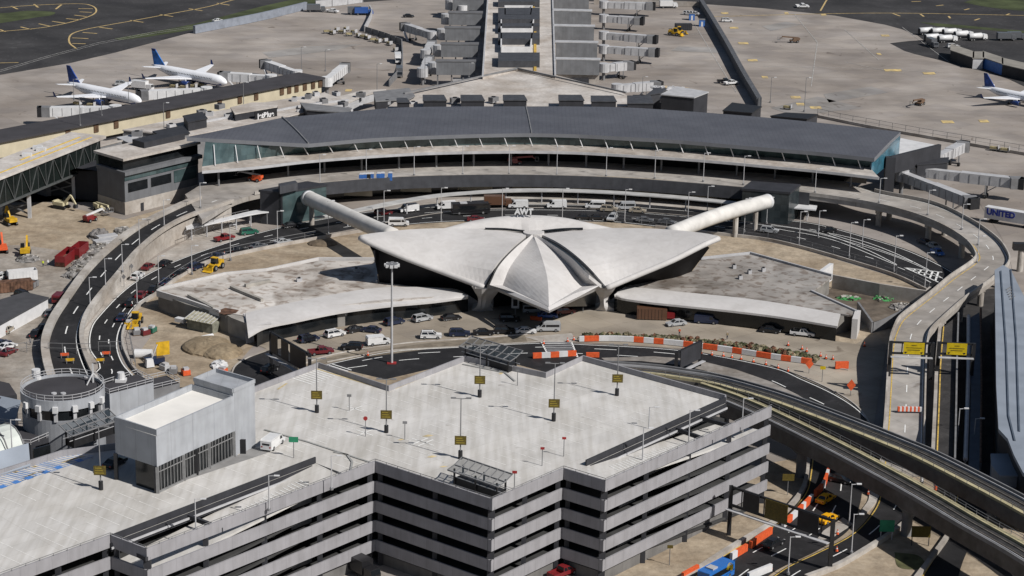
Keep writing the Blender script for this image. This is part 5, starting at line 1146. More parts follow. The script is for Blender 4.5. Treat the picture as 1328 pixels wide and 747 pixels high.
for a in (('suv','navy',400,438.5,10,-2,'small dark blue suv, leftmost vehicle parked on the forecourt'),
 ('suv','white',434,432,10,-2,'white suv parked right of the small dark blue suv'),
 ('sedan','black',461,426,10,-2,'black sedan nose to tail with another dark sedan, left of the pair'),
 ('sedan','navy',481,426.5,-10,-1,'dark navy sedan, right of the pair of dark sedans on the forecourt'),
 ('suv','navy',511,416.5,10,-2,'dark suv right beside the tall floodlight mast top row'),
 ('suv','silver',547.5,412,10,-2,'silver suv between the floodlight mast and the black sedan near the canopy'),
 ('sedan','black',585,410.5,10,-1,'black sedan near the left foot of the shell terminal'),
 ('pickup','maroon',416,455,10,-1,'dark red pickup truck behind the black sign gantry'),
 ('suv','black',456,449,-10,-.5,'black suv beside the dark red pickup at the kerb'),
 ('van','white',491,442.5,10,-1,'white high roof van at the kerb just left of the floodlight mast'),
 ('suv','white',559,434.5,10,0,'white suv at the kerb right of the floodlight mast'),
 ('suv','navy',596,431.5,10,0,'dark suv in the kerb row, first right of the white suv'),
 ('sedan','black',627,430,10,0,'low black sedan in the kerb row between two dark suvs'),
 ('suv','black',654,428,10,0,'boxy black suv in the kerb row left of the white police style sedan'),
 ('sedan','white',682,428,10,0,'white sedan in the kerb row left of the silver minibus'),
 ('pvan','silver',711,425,-10,0,'silver passenger minibus at right end of the kerb row'),
 ('suv','black',661,412.5,10,0,'black suv under the front edge of the shell roof'),
 ('pvan','silver',693,401.5,10,0,'silver van in the shade under the front beak of the shell roof'),
 ('sedan','blue',710,408,10,0,'blue sedan parked in front of the shaded silver van'),
 ('suv','maroon',732,403,10,-1,'dark red suv in shade right of the roof beak'),
 ('sedan','silver',877,418,-10,1,'silver sedan right of the brown trailer on the forecourt'),
 ('van','navy',916,415,10,.6,'dark blue cargo van before the right canopy'),
 ('sedan','black',999,427,10,1,'black sedan alone on the right part of the forecourt'),
 ('pickup','white',1041,431.5,10,1,'white pickup truck near the right end pylon')):
    car(*a,group=G1)
G2='vehicles queueing on the left arrivals road'
for a in (('suv','white',178.5,357,8,-6,'white suv at the outer edge of the left arrivals road','1'),('sedan','maroon',192,344.5,8,-5.5,'dark red sedan just ahead of the white suv on the arrivals road','1'),
 ('sedan','black',214,340,8,-4.5,'black sedan in the middle lane ahead of the dark red sedan'),
 ('pickup','red',291,308,10,-2,'bright red pickup truck beside the sidewalk canopy'),('suv','green',323,300,10,-1,'dark green suv ahead of the bright red pickup'),
 ('sedan','black',378,291,10,-1,'black sedan just left of the shadow of the white tube'),('sedan','silver',367,312.5,10,-1.5,'silver sedan at the inner kerb under the white tube end'),
 ('sedan','navy',283,331,10,-3,'dark sedan at inner kerb behind the yellow loader'),('sedan','black',310,323,10,-2,'black sedan at the inner kerb between silver sedan and yellow loader'),('sedan','grey',335,318,10,-2,'grey sedan at inner kerb, next behind the silver sedan'),
 ('suv','navy',254,345,9,-4,'dark suv at the inner kerb left of the yellow loader'),('sedan','black',234,353,9,-5,'black sedan at inner kerb behind the dark suv'),('sedan','navy',215,364,8,-6,'navy sedan at inner kerb above the short lamp post'),
 ('sedan','black',199,374,8,-7,'black sedan at inner kerb below the short lamp post'),('sedan','maroon',183,381,8,-8,'maroon sedan at the inner kerb of the bend'),('suv','black',170,392,7,-8,'black suv at inner kerb of the bend below the maroon sedan'),('sedan','navy',158,410,6,-9,'navy sedan at lowest end of the queue by the kerb')):
    car(*a[:7],group=G2,z=.15)
G3='vehicles at the arrivals kerb'
for a in (('suv','maroon',497,275,10,-1,'dark maroon suv left of the leftmost white kerb van'),('van','white',530,271,-10,1,'white van with roof ladder, leftmost of the white vans at arrivals'),
 ('van','white',579,267.5,-10,.5,'white cargo van just left of the long dark bus'),('bus','black',610,273.5,10,-.3,'long dark bus with white roof on arrivals road'),
 ('van','white',672,266,-10,0,'white van with ladder right of the brown truck, above the roof letters'),('box','brown',646,265,10,0,'brown box truck between long bus and the ladder van'),
 ('van','white',722,266,-10,0,'plain white cargo van right of the roof letters'),('pvan','white',772,266.5,-10,-.3,'white windowed van right of the plain cargo van'),('suv','tan',790,270.5,10,.5,'tan suv in front of the white windowed van'),
 ('pvan','silver',811,268,-10,0,'silver windowed van behind the cream wagon'),('sedan','tan',827,272,10,.5,'cream wagon right of the silver windowed van'),
 ('pvan','white',517,289,10,0,'white van at the inner kerb left of the shell roof'),('sedan','maroon',617,283,10,0,'maroon car in the arrivals road below the long bus'),('sedan','black',758,281,10,0,'black car in the far inner lane behind the shell roof, left one'),('sedan','black',775,281.5,10,0,'black car in far inner lane, between left black car and silver suv'),('suv','silver',794,282,-3,3,'silver suv facing the camera behind the shell roof'),
 ('sedan','grey',836,284,10,.5,'grey car right of the silver suv behind the shell roof'),('sedan','grey',865,286.5,10,1,'grey car last in the inner lane near the right white tube'),
 ('suv','silver',998,298,10,1,'silver suv beside the pier of the right white tube'),('sedan','black',1074,297.5,-10,-.4,'black sedan on the pale pavement right of the small canopy'),
 ('sedan','brightblue',1216,326,9,5,'bright blue car in the shade under the curved upper road'),('sedan','navy',1200,313,9,3,'dark blue car in the shade behind the bright blue car'),('sedan','silver',1211,318,9,4,'silver car half hidden between dark blue and bright blue car')):
    car(*a[:7],group=G3,z=.17)
G4='vehicles in the left gravel yard'
for a in (('pvan','maroon',77.5,386.5,8,-7,'dark red minivan alone beside the exit ramp'),('sedan','grey',64,404.5,3,-10,'dark grey car below the dark red minivan'),('sedan','red',40,405.5,8,-5,'bright red sedan at the end of the white shed'),
 ('sedan','navy',28,413.5,8,-6,'dark blue car next to the bright red sedan by the shed'),('suv','tan',10,426,8,-6,'brown suv at the lower end of the white shed'),('suv','black',30.5,382,10,3,'black suv parked above the white shed'),
 ('sedan','black',55.5,423.5,6,-7,'black car behind another black car near the ramp, upper one'),('sedan','black',46,431,6,-7,'black car near the ramp, lower of the two'),('sedan','white',9,448,9,-3,'white car near the left edge above the red car'),('sedan','navy',1,444,9,-3,'dark car cut by left edge beside the white car'),
 ('sedan','maroon',11,455,6,-3,'dark red car below the white car at left'),('suv','white',3,358,9,-3,'white suv at left edge above the brown container'),('suv','black',14,356,9,-3,'black suv behind the white container')):
    car(*a,group=G4)
car('van','white',354,572,9,-7,'white cargo van parked on the garage roof right of the lobby block',z=ZR+.02,zc=1)
car('sedan','black',149,598,9,-5,'black car in the shade of the lobby block on the garage roof',z=ZR+.02)
car('sedan','taxi',1074,671,8,-4,'bright yellow taxi in sun on the road below the guideways',z=.16)
car('sedan','taxi',1071,645,8,-5,'yellow taxi in the shade above the bright yellow taxi',z=.16)
car('sedan','black',1003,703,8,-4,'black car under the large sign gantry',z=.16)
car('sedan','black',1089,620,9,2,'dark car in deep shade below the nearer guideway',z=.16)
b=car('bus','brightblue',929,738,9,-5,'blue bus roof with yellow swirls at the bottom edge',z=.16,zc=2.2)
b.scale=(.72,.95,.95)
for k,r_ in enumerate((1.2,.85,.5)):
    mb=MB(); q=[Vector((3.0+r_*math.cos(a_),-1.275,1.9+r_*math.sin(a_))) for a_ in [R(-30+i*20) for i in range(11)]]
    for u,v in zip(q,q[1:]): mb.bar(u,v,.16,.04)
    part(mb,'swirl_stripe',SIGNY,b)
car('box','black',468,735,8,4,'dark box truck by the dark facade at the foot of the garage',zc=1.5)
car('pickup','red',730,741,8,-3,'red vehicle at the bottom foot of the garage front')
car('suv','black',350,478,9,-5,'black car in the shadow of the left sign gantry',z=.2)
car('sedan','white',283,26,9,-1,'white car on the taxiway road by the grass strip',z=.1)
car('pickup','white',1050-9,17-9,9,0,'dark blue tug vehicle on the taxiway near top centre right',z=.1)
G5='fuel trucks parked in two rows'
for i,(x,y,l) in enumerate(((1203,40,'leftmost fuel truck of the far row'),(1219,40.5,'second fuel truck from left in the far row'),(1234,41.5,'middle fuel truck of the far row'),(1249,44.5,'fuel truck in the far row, second from its right end'),(1267,47.5,'rightmost fuel truck standing slightly apart'),(1211,48.5,'left fuel truck of the near row'),(1228,50,'right fuel truck of the near row'))):
    car('tanker','white',x,y,10,-.6,'white and dark '+l,group=G5,zc=1.5)
G6='airside service vehicles'
for a in (('box','grey',1209,58,9,4,'dark truck with white cab in front of the fuel trucks'),('suv','white',1236,59.5,9,0,'white car near the corner of the long low apron shed'),('suv','silver',158,108,10,0,'grey suv behind the nose of the nearer airliner'),('pickup','white',172,108,10,-1,'white pickup between the two airliners'),
 ('box','white',185,114,10,1,'white catering truck between the two airliners'),('sedan','black',530,20,10,0,'black car alone on the apron left of the pier'),('suv','white',893,17,10,1,'white suv on the right apron, left of a pair'),('suv','white',901,17.5,10,1,'white suv on the right apron, right of a pair'),('suv','white',943,26,10,0,'white car beyond the long dark apron fence'),
 ('box','white',867,8,10,0,'white truck near the far right pier bridges'),('box','grey',1318,49,10,0,'grey service truck at the far right edge'),('box','grey',1305,50,10,0,'grey service truck left of another at far right'),
 ('box','grey',410,13,10,0,'grey truck near the white blast fence at top left'),('pickup','white',431,14,10,1,'white pickup near the end of the blast fence'),('box','grey',463,16.5,10,0,'grey truck left of a blue one on the upper apron'),('box','blue',472,17,10,0,'blue truck right of the grey one on the upper apron'),
 ('box','white',516,78,1,6,'white truck parked along the zigzag fence'),('box','grey',518,96,1,8,'grey box truck at the lower end of the zigzag fence'),('pickup','white',948,107,10,-1,'white pickup near the low end of the dark apron fence'),
 ('pickup','black',940,105,10,0,'black tug beside the white pickup near the dark fence'),('box','white',1077,101,1,0,'x','skip'),('pickup','white',1040,7,9,0,'white pickup on the taxiway road right of the fence top')):
    if a[-1]=='skip': continue
    car(*a,group=G6)
# ---------------- baggage carts in a row ----------------
cp=None
def cart(px,py,label,dx=8,dy=2,m=None):
    global cp
    p=P(px,py,.9); loc=Vector((p.x,p.y,.1)); rz=heading(px,py,0,dx,dy)
    if cp is None:
        o=thing('baggage_cart',loc,rz,label,'baggage cart','baggage carts along the fence'); part(MB().box(-1.5,-.75,.45,1.5,.75,.6),'bed',MMID,o)
        part(MB().box(-1.3,-.6,.6,1.1,.6,1.3),'luggage_load',mat('cart_tan',(.32,.27,.15),.8,.3,1.2),o); wheels(o,(-1,1),1.4,.25,.15); part(MB().box(1.4,-.7,.6,1.5,.7,1.9),'end_frame',MLIGHT,o); part(MB().bar((1.5,0,.5),(2.3,0,.4),.1),'tow_bar',BLACK,o)
        cp=o
    else: dup(cp,loc,rz,label)
for i,(x,y) in enumerate(((424,40.5),(431,42),(437,38),(443,41),(449,37),(453,44),(459,41),(465,45.5),(471,47),(477,48.5),(484,51),(490,53),(500,52),(505,56),(513,64))):
    cart(x,y,'tan loaded baggage cart on the apron along the zigzag fence, %s from the left'%ORD[i],8,(2 if x<500 else 4)+(i*7%5-2)*1.1)
# ---------------- aircraft ----------------
def airliner(px,py,nx,ny,L,span,label,tailcol,scale=1):
    a=P(px,py,3.6); b=P(nx,ny,3.6); rz=math.atan2(b.y-a.y,b.x-a.x); c=a.lerp(b,.5); L=(b-a).length
    o=thing('airliner',Vector((c.x,c.y,0)),rz,label,'airplane','blue tailed airliners at the gates'); s_=L/37.6
    WH=mat('aircraft_white',(.78,.79,.82),.35,.03,.5,spec=.5); R0=1.98*s_; zc=3.7*s_; h=L/2
    st=[(-h,.15,zc+1.3*s_),(-h+2*s_,.6*s_,zc+1.1*s_),(-h+5*s_,1.15*s_,zc+.75*s_),(-h+9*s_,1.75*s_,zc+.25*s_),(-h+13*s_,R0,zc),(h-6*s_,R0,zc),(h-3.6*s_,1.85*s_,zc-.08*s_),(h-1.6*s_,1.35*s_,zc-.3*s_),(h-.5*s_,.75*s_,zc-.5*s_),(h,.12,zc-.6*s_)]
    mb=MB(); mb.tube([(x,0,z) for x,r,z in st],[r for x,r,z in st],20); part(mb,'fuselage',WH,o,False,True)
    NV=mat('livery_navy',(.02,.045,.16),.4,.1,.6)
    mb=MB(); mb.tube([(x,0,z-.22*s_) for x,r,z in st[4:8]],[r*.93 for x,r,z in st[4:8]],16); part(mb,'belly',NV,o,False,True)
    def wing(pts,th,name,m): # pts root LE, tip LE, tip TE, root TE (x,y,z)
        mb=MB(); p=[Vector(q) for q in pts]; up=[q+Vector((0,0,th*f)) for q,f in zip(p,(1,.35,.35,1))]; n=4; mb.add(p+up,[(3,2,1,0),(4,5,6,7),(0,1,5,4),(1,2,6,5),(2,3,7,6),(3,0,4,7)]); return part(mb,name,m,o)
    w=span/2
    for sg_ in(-1,1):
        wing([(3.5*s_,sg_*1.7*s_,2.7*s_),(-4.2*s_,sg_*w,4.2*s_),(-5.7*s_,sg_*w,4.2*s_),(-3.6*s_,sg_*1.7*s_,2.7*s_)],.5*s_,'wing',WH)
        part(MB().add([(-4.4*s_,sg_*w,4.2*s_),(-5.8*s_,sg_*w,4.2*s_),(-6.1*s_,sg_*(w+.3),6.0*s_),(-5.4*s_,sg_*(w+.3),6.0*s_)],[(0,1,2,3)]),'winglet',NV,o)
        wing([(-h+6.0*s_,sg_*.7*s_,zc+.9*s_),(-h+2.2*s_,sg_*6.2*s_,zc+1.6*s_),(-h+.9*s_,sg_*6.2*s_,zc+1.6*s_),(-h+2.3*s_,sg_*.7*s_,zc+.9*s_)],.25*s_,'tailplane',WH)
        mb=MB(); ex=3.2*s_; mb.tube([(ex-2.2*s_,sg_*5.75*s_,1.75*s_),(ex-.2*s_,sg_*5.75*s_,1.75*s_),(ex+1.9*s_,sg_*5.75*s_,1.75*s_),(ex+2.3*s_,sg_*5.75*s_,1.75*s_)],[.55*s_,1.0*s_,1.1*s_,.95*s_],16); en=part(mb,'engine',NV,o,False,True)
        f=MB().tube([(ex+2.3*s_,sg_*5.75*s_,1.75*s_),(ex+2.34*s_,sg_*5.75*s_,1.75*s_)],.85*s_,14).build('fan',BLACK,None); f.parent=en
        part(MB().bar((ex-1*s_,sg_*5.7*s_,2.5*s_),(ex+1*s_,sg_*5.7*s_,2.9*s_),.3*s_,.9*s_),'pylon',WH,o)
        mb=MB(); mb.tube([(-1.5*s_,sg_*3.6*s_,.5*s_),(-1.5*s_,sg_*4.1*s_,.5*s_)],.55*s_,12); g_=part(mb,'main_wheel',TYRE,o); part(MB().bar((-1.5*s_,sg_*3.6*s_,.5*s_),(-1.5*s_,sg_*3.4*s_,2.8*s_),.22*s_),'landing_gear',MMID,o)
        mb=MB(); y=sg_*R0*.985
        for k in range(30): x=-h+9*s_+k*.78*s_; yy=sg_*(R0*.985+.02); mb.add([(x,yy,zc+.35*s_),(x+.3*s_,yy,zc+.35*s_),(x+.3*s_,yy*.965,zc+.75*s_),(x,yy*.965,zc+.75*s_)],[(0,1,2,3)])
        part(mb,'window_row',CARGL,o)
    mb=MB(); p=[(-h+7.2*s_,zc+1.4*s_),(-h+1.9*s_,zc+7.4*s_),(-h+.2*s_,zc+7.4*s_),(-h+1.3*s_,zc+1.2*s_)]
    xz_body(mb,p,.36*s_); fn=part(mb,'tail_fin',tailcol,o)
    mb=MB(); xz_body(mb,[(-h+2.6*s_,zc+6.6*s_),(-h+1.9*s_,zc+7.41*s_),(-h+.2*s_,zc+7.41*s_),(-h+.35*s_,zc+6.6*s_)],.38*s_); f=mb.build('fin_tip',NV,None); f.parent=fn
    mb=MB(); mb.add([(h-2.9*s_,-1.15*s_,zc+.75*s_),(h-1.5*s_,-.75*s_,zc+.42*s_),(h-1.5*s_,.75*s_,zc+.42*s_),(h-2.9*s_,1.15*s_,zc+.75*s_),(h-3.1*s_,-.95*s_,zc+1.25*s_),(h-3.1*s_,.95*s_,zc+1.25*s_),(h-2.3*s_,-.5*s_,zc+1.05*s_),(h-2.3*s_,.5*s_,zc+1.05*s_)],[(0,1,6,4),(1,2,7,6),(2,3,5,7)]); part(mb,'cockpit_window',CARGL,o)
    part(MB().tube([(h-5*s_,-.3*s_,.4*s_),(h-5*s_,.3*s_,.4*s_)],.4*s_,10),'nose_wheel',TYRE,o); part(MB().bar((h-5*s_,0,.4*s_),(h-5*s_,0,2*s_),.18*s_),'nose_gear',MMID,o)
    return o
TB=mat('tail_blue',(.02,.06,.25),.4,.25,.5); TB2=mat('tail_bright_blue',(.03,.16,.48),.4,.3,.3)
airliner(87,111,183,130,37,34,'white airliner with dark navy tail at the gate, nearer of the two at left',TB)
airliner(197,88.5,294,106,37,34,'white airliner with bright blue tail at the gate, farther of the two at left',TB2)
airliner(1274,113,1366,131,36,30,'white airliner with striped blue tail cut by the right edge',TB)
# ---------------- jet bridges ----------------
def jetbridge(p0,p1,label,z=4.6,w=2.6,m=MWHITE,cab=True,group='passenger boarding bridges'):
    a=P(p0[0],p0[1],z); b=P(p1[0],p1[1],z); o=thing('jet_bridge',Vector((a.x,a.y,0)),0,label,'jet bridge',group,wl=True)
    d=(b-a); L=d.length; u=d.normalized()
    MB().cyl((a.x,a.y),2.0,z-1.5,z+1.7,14).build('rotunda',m,o); MB().cyl((a.x,a.y),.6,0,z-1.5,10).build('rotunda_column',MMID,o)
    t1=a+u*1.5; t2=a+u*(L*.5); t3=a+u*(L-1.5)
    MB().bar(t1,t2,w*.92,2.7).build('inner_tunnel',m,o); MB().bar(t2-u*1,t3,w*1.1,3.0).build('outer_tunnel',m,o)
    mb=MB(); nrm=Vector((-u.y,u.x,0))
    for s_ in(-1,1):
        for k in range(int(L/3)):
            q=a+u*(2+k*3)+nrm*s_*w*.56; mb.bar(q+Vector((0,0,-1.3)),q+Vector((0,0,1.3)),.12)
    mb.build('tunnel_frame',MMID,o)
    q=a+u*(L*.72); mb=MB(); mb.bar(q+nrm*1.3+Vector((0,0,-1.5)),Vector((q.x,q.y,.6))+nrm*1.3,.35); mb.bar(q-nrm*1.3+Vector((0,0,-1.5)),Vector((q.x,q.y,.6))-nrm*1.3,.35); mb.bar(Vector((q.x,q.y,.8))+nrm*1.7,Vector((q.x,q.y,.8))-nrm*1.7,.5); mb.build('lift_frame',MMID,o)
    for s_ in(-1,1): c=Vector((q.x,q.y,.6))+nrm*s_*1.4; MB().tube([c-nrm*.3,c+nrm*.3],.6,12).build('drive_wheel',TYRE,o)
    if cab:
        MB().box(b.x-1.9,b.y-1.7,z-1.6,b.x+1.9,b.y+1.7,z+1.6).build('cab',MMID,o)
        MB().bar(b+u*1.0,b+u*2.4,3.2,3.2).build('canopy_hood',BLACK,o)
    s0=a+u*(L*.86)+nrm*w*.9; s1=a+u*(L*.66)+nrm*w*1.1; s1.z=.2; s0.z=z-1.2; MB().bar(s0,s1,.9,.25).build('service_stair',MLIGHT,o)
    return o
jetbridge((150,143),(58,144.5),'white jet bridge reaching left of the nearer airliner')
jetbridge((268,119),(186,123),'white jet bridge meeting the nose of the nearer airliner')
jetbridge((352,103),(292,99),'white jet bridge meeting the nose of the farther airliner')
jetbridge((385,97),(345,83.5),'white jet bridge rising behind the far end of the gate building')
jetbridge((424,106),(447,88),'white jet bridge with stair at the right end of the gate building')
for i,(y0,x1,y1) in enumerate(((88,813-30+2,93),(64,847,68),(46,845,51),(24,828,27),(6,843,8))):
    jetbridge((783,y0),(x1,y1) if i else (815,85),'white framed jet bridge on the right side of the pier, %s from the terminal'%ORD[i],m=MLIGHT)
jetbridge((800,115),(850,111),'white jet bridge just behind the right plant boxes beside the dark hall',m=MLIGHT)
for i,(x0,y0,x1,y1) in enumerate(((548,94,556,76+2),(552,70,560,60-2),(560,46,526,35),(572,14,523,33-18+14))):
    if i<3: jetbridge((x0,y0),(x1,y1),'grey jet bridge on left side of the pier, %s from the terminal'%ORD[i],m=MLIGHT)
jetbridge((600,12),(590,6),'short grey jet bridge at the far left end of the pier',m=MWHITE)
jetbridge((1170,228),(1258,262),'grey jet bridge sloping down toward the lettered container',m=MLIGHT,z=5.5)
jetbridge((1184,222),(1318,237),'long grey jet bridge running right above the sloping one',m=MLIGHT,z=5.5)
jetbridge((1216,206),(1248,190),'grey jet bridge reaching back from the end wing',m=MLIGHT,z=5)
bc=thing('lettered_trailer',P(1305,280),0,'long white trailer with blue airline lettering at the right edge','trailer',wl=True)
a=P(1279,274,2.8); b=P(1345,285,2.8); MB().bar(a,b,2.6,3.2).build('body',MWHITE,bc); d=(b-a).normalized(); nn2=Vector((d.y,-d.x,0))
text('UNITED',a.lerp(b,.32)+nn2*1.36+Vector((0,0,.3)),2.3,(R(90),0,math.atan2(d.y,d.x)),mat('lettering_blue',(.03,.05,.3),.5,.1,1),bc,bold=True)
for t in(.12,.2,.8,.9): q=a.lerp(b,t); MB().tube([Vector((q.x,q.y,.5))+nn2*1.3,Vector((q.x,q.y,.5))-nn2*1.3],.5,10).build('wheel_axle',TYRE,bc)
# ---------------- lamp posts ----------------
def pole(kind,px,py,z,h,label,group=None,arm=(1,0),two=False):
    key='pole_'+kind; loc=P(px,py,z)
    if key not in PROTO:
        o=thing('lamp_post',loc,0,label,'lamp post',group); PROTO[key]=o; o['h']=h
        col={'deck':MLIGHT,'road':MLIGHT,'garage':MMID,'apron':MMID}[kind]
        part(MB().tube([(0,0,0),(0,0,h)],[.12,.08],8),'post',col,o); part(MB().cyl((0,0),.32,0,.5,8),'base',MMID,o)
        arms=[1,-1] if kind=='garage' else [1]
        if kind=='garage': part(MB().cyl((0,0),.38,0,1.4,10),'concrete_base',BLACK,o)
        for s_ in arms:
            part(MB().tube([(0,0,h-.1),(s_*1.3,0,h)],.07,6),'arm',col,o); part(MB().box(s_*1.3-.45,-.2,h-.05,s_*1.3+.45,.2,h+.12),'lamp_head',MMID if kind=='garage' else MWHITE,o)
    else: o=dup(PROTO[key],loc,0,label,None,group); o.scale=(1,1,h/PROTO[key]['h'])
    return o
G='lamp posts along upper departures road'
for i,(x,y) in enumerate(((415,239),(475,231.5),(537,228),(600,227),(660,226.5),(722,227.5),(786,229),(849,232),(912,236),(964,240),(1057,250),(1140,263),(1203,279),(1247,298),(1268,318),(1267,341))):
    pole('deck',x,y,ZD,8.5 if i<10 else 7,'thin upper road lamp post, %s from left'%ORD[i],G)
G='lamp posts along lower arrivals road'
for i,(x,y) in enumerate(((249,356),(299,338),(360,319),(426,305),(498,291),(572,287),(651,288),(729,288),(810,289),(892,283),(965,301),(994,290),(1036,319),(1061,308),(1101,334),(1118,320),(1159,352),(1199,375),(178,395),(206,370),(917,275))):
    h=9.5 if y>278 and i not in(0,18,19,11,13,15,9) else 7.5
    pole('road',x,y,.1,h,'pale arrivals lamp post %s'%(('left of the yellow loader','right of the yellow loader','beside the bright red pickup','near the foot of the left white tube','right of the left white tube','left of the long bus','behind the roof letters','behind right half of the back roof lobe','left of the right white tube','beside the dark van bay','between right tube and small canopy','near the silver suv by the tube pier','on the inner kerb below the small canopy','near the black sedan on pale pavement','inner kerb above the yard corner','beside the dashed lanes under curved road','at the hatched road wedge','nearest the curved elevated road','at the bend above parked machines','short at the bend by maroon sedan','by the arrivals shelter')[i]),G)
G='lamp posts on the exit ramp'
for i,(x,y,z) in enumerate(((137,372,4.1),(159,353,4.7),(181,319,5.3),(213,293,5.9),(260,270,6.2),(117,397,3.3))):
    pole('road',x,y,z,7,'lamp post on the dark exit ramp, %s'%('above the dashed bend','beside the white suv bend','where the ramp straightens','halfway up the ramp','at the top of the ramp','at the lower bend of the ramp')[i],G)
G='lamp posts on the garage roof'
GP=[(411,535,10.3,1),(501,561,10,1),(597,595,11,1),(622,515,10.2,1),(718,546,11,1),(800,513,10,1),(131,635,11,1)]
yp=None
for i,(x,y,h,s_) in enumerate(GP):
    wh=('nearest the lobby block','left of the red road sign','in the middle front of the deck','near the rear shelter','in the middle of the deck','near the rear right parapet','left of the lobby block')[i]
    pole('garage',x,y,ZR,h,'double headed lamp post on the garage roof '+wh,G)
    q=P(x,y,ZR)
    lab='olive yellow level sign hung on the lamp post '+wh
    if yp is None:
        yp=thing('level_sign',q,R(0),lab,'sign','olive level signs on roof lamp posts'); part(MB().box(-1.0,-.42,2.7,1.0,-.3,4.3),'panel',SIGNG,yp); mb=MB()
        for k in range(3): mb.box(-.75,-.44,3.0+k*.42,.7-.2*k,-.42,3.16+k*.42)
        part(mb,'lettering_band',mat('dull_yellow',(.26,.2,.03),.6,.1,2),yp); part(MB().box(-.15,-.32,3.2,.15,0,3.8),'bracket',BLACK,yp)
    else: dup(yp,q,0,lab)
for i,(x,y,h) in enumerate(((841,566,7),(868-36+1,600,8),(893,576,8),(962,560,8),(16,590,8),(430,635,7.5),(349,662,7.5),(254,690,7))):
    pole('deck',x,y,ZR-1.5 if i<4 else ZR,h*.8,'small lamp post '+('inside the right ramp opening','at the start of the right ramp','midway along the right front parapet','near the right end of the front parapet','beside the barrel skylight','at the left front parapet near the inner corner','on the left front parapet left of the corner','over the left ramp opening')[i],'small lamp posts along garage parapets')
for i,(x,y,h,wh) in enumerate(((1101,681,8,'on the concrete island by the yellow taxi'),(1104,718,7.5,'on the outer barrier below the guideways'),(1022,745,7,'near the bottom edge right of the gantry'),(1261,592,8,'beside the train station'),(1240,585,9,'on the ramp road barrier by the guideway'))):
    pole('road',x,y,.3,h,'pale lamp post '+wh,'lamp posts on lower right roads')
G='light masts on the aprons'
for i,(x,y,z,h,wh) in enumerate(((998+1,133,.1,9,'beside the dark fence foot'),(1043,145,.1,12,'right of the dark shed behind the terminal'),(132,150,7,7,'at left of the gate building roof'),(96,130,7,7,'over the left part of the gate building'),(167,133,7,7,'near the nearer airliner nose'),(213,175,7,10,'above the flat roof beside the airline sign'),(104,163,7,9,'on the dark gate roof at left'),(316,138,7,8,'left of the airline sign building'),(391,92,.1,9,'beyond the gate building end'),(422,92,.1,8,'left of the stair jet bridge'),(489,120,5,10,'over the connector roofs'),(551,107,5,9,'near the pier boxes'),(608,100,8,5,'on the apex roof left of pier'),(833,122,7,6,'behind the last plant box'))):
    pole('apron',x,y,z,h,'thin grey light mast '+wh,G)
# tall floodlight mast
fm=thing('floodlight_mast',P(508,472),0,'very tall floodlight mast with a ring of lamps in front of the left wing','light mast')
part(MB().tube([(0,0,0),(0,0,23)],[.3,.18],10),'mast',MLIGHT,fm); 
for k in range(8): a=R(k*45); part(MB().box(1.3*math.cos(a)-.35,1.3*math.sin(a)-.35,22.3,1.3*math.cos(a)+.35,1.3*math.sin(a)+.35,22.9),'floodlight',MWHITE,fm)
part(MB().cyl((0,0),1.3,22.8,22.95,16),'ring',MMID,fm); part(MB().box(-1,-.6,0,1,.6,.35),'red_base',REDP,fm)
# ---------------- road sign gantries ----------------
def gantry(a,b,z,h,label,signs,dep=2.6):
    a=Vector(a); b=Vector(b); o=thing('sign_gantry',Vector((a.x,a.y,z)),0,label,'sign gantry','overhead sign gantries',wl=True)
    for p in (a,b): MB().box(p.x-.35,p.y-.35,z,p.x+.35,p.y+.35,z+h).build('column',BLACK,o)
    d=(b-a).normalized(); n=Vector((d.y,-d.x,0)); L=(b-a).length
    for zz in(h-dep,h-.2): MB().bar(Vector((a.x,a.y,z+zz)),Vector((b.x,b.y,z+zz)),.4).build('beam',BLACK,o)
    mb=MB()
    k=0
    while k*2.4<=L: p=a+d*(k*2.4); mb.bar(Vector((p.x,p.y,z+h-dep)),Vector((p.x,p.y,z+h-.2)),.2); k+=1
    mb.build('truss_web',BLACK,o); p0=a+n*1.1; p1=b+n*1.1; MB().bar(Vector((p0.x,p0.y,z+h-dep-.5)),Vector((p1.x,p1.y,z+h-dep-.5)),.9,.15).build('catwalk',MLIGHT,o)
    for t0,t1,m_,nm in signs:
        q0=a+d*(L*t0)+n*.45; q1=a+d*(L*t1)+n*.45
        s_=MB().bar(Vector((q0.x,q0.y,z+h-dep/2)),Vector((q1.x,q1.y,z+h-dep/2)),.12,dep*.98).build('sign_panel',m_,o)
        if m_ is SIGNY:
            mb=MB()
            for zz,ww in((.55,.12),(.12,.38),(-.25,.3)):
                c0=q0.lerp(q1,.5-ww)+n*.09; c1=q0.lerp(q1,.5+ww)+n*.09; mb.bar(Vector((c0.x,c0.y,z+h-dep/2+zz*dep*.5)),Vector((c1.x,c1.y,z+h-dep/2+zz*dep*.5)),.04,.08)
            for tt in(.12,.88):
                c=q0.lerp(q1,tt)+n*.1+Vector((0,0,z+h-dep*.86)); c.z=z+h-dep*.82; mb.add([c-d*.32,c+Vector((0,0,-.32)),c+d*.32,c+Vector((0,0,.1))],[(0,1,2,3)])
            mb.build('sign_lettering',BLACK,s_)
    return o
gantry(P(1152,490,4.3),P(1206,492,4.3),4.3,8.2,'overhead gantry with bright yellow sign across the pale elevated road',[(.30,.80,SIGNY,'')])
gantry(P(1214,493,3.5),P(1259,495,3.5),3.5,8.6,'overhead gantry with bright yellow sign over the dark ramp road beside the station',[(.22,.80,SIGNY,'')])
gantry(P(945,694),P(1076,740),0,9.5,'large black gantry with sign boards over the road below the garage corner',[(.14,.30,BLACK,''),(.36,.58,SIGNG,''),(.68,.88,BLACK,'')],3.6)
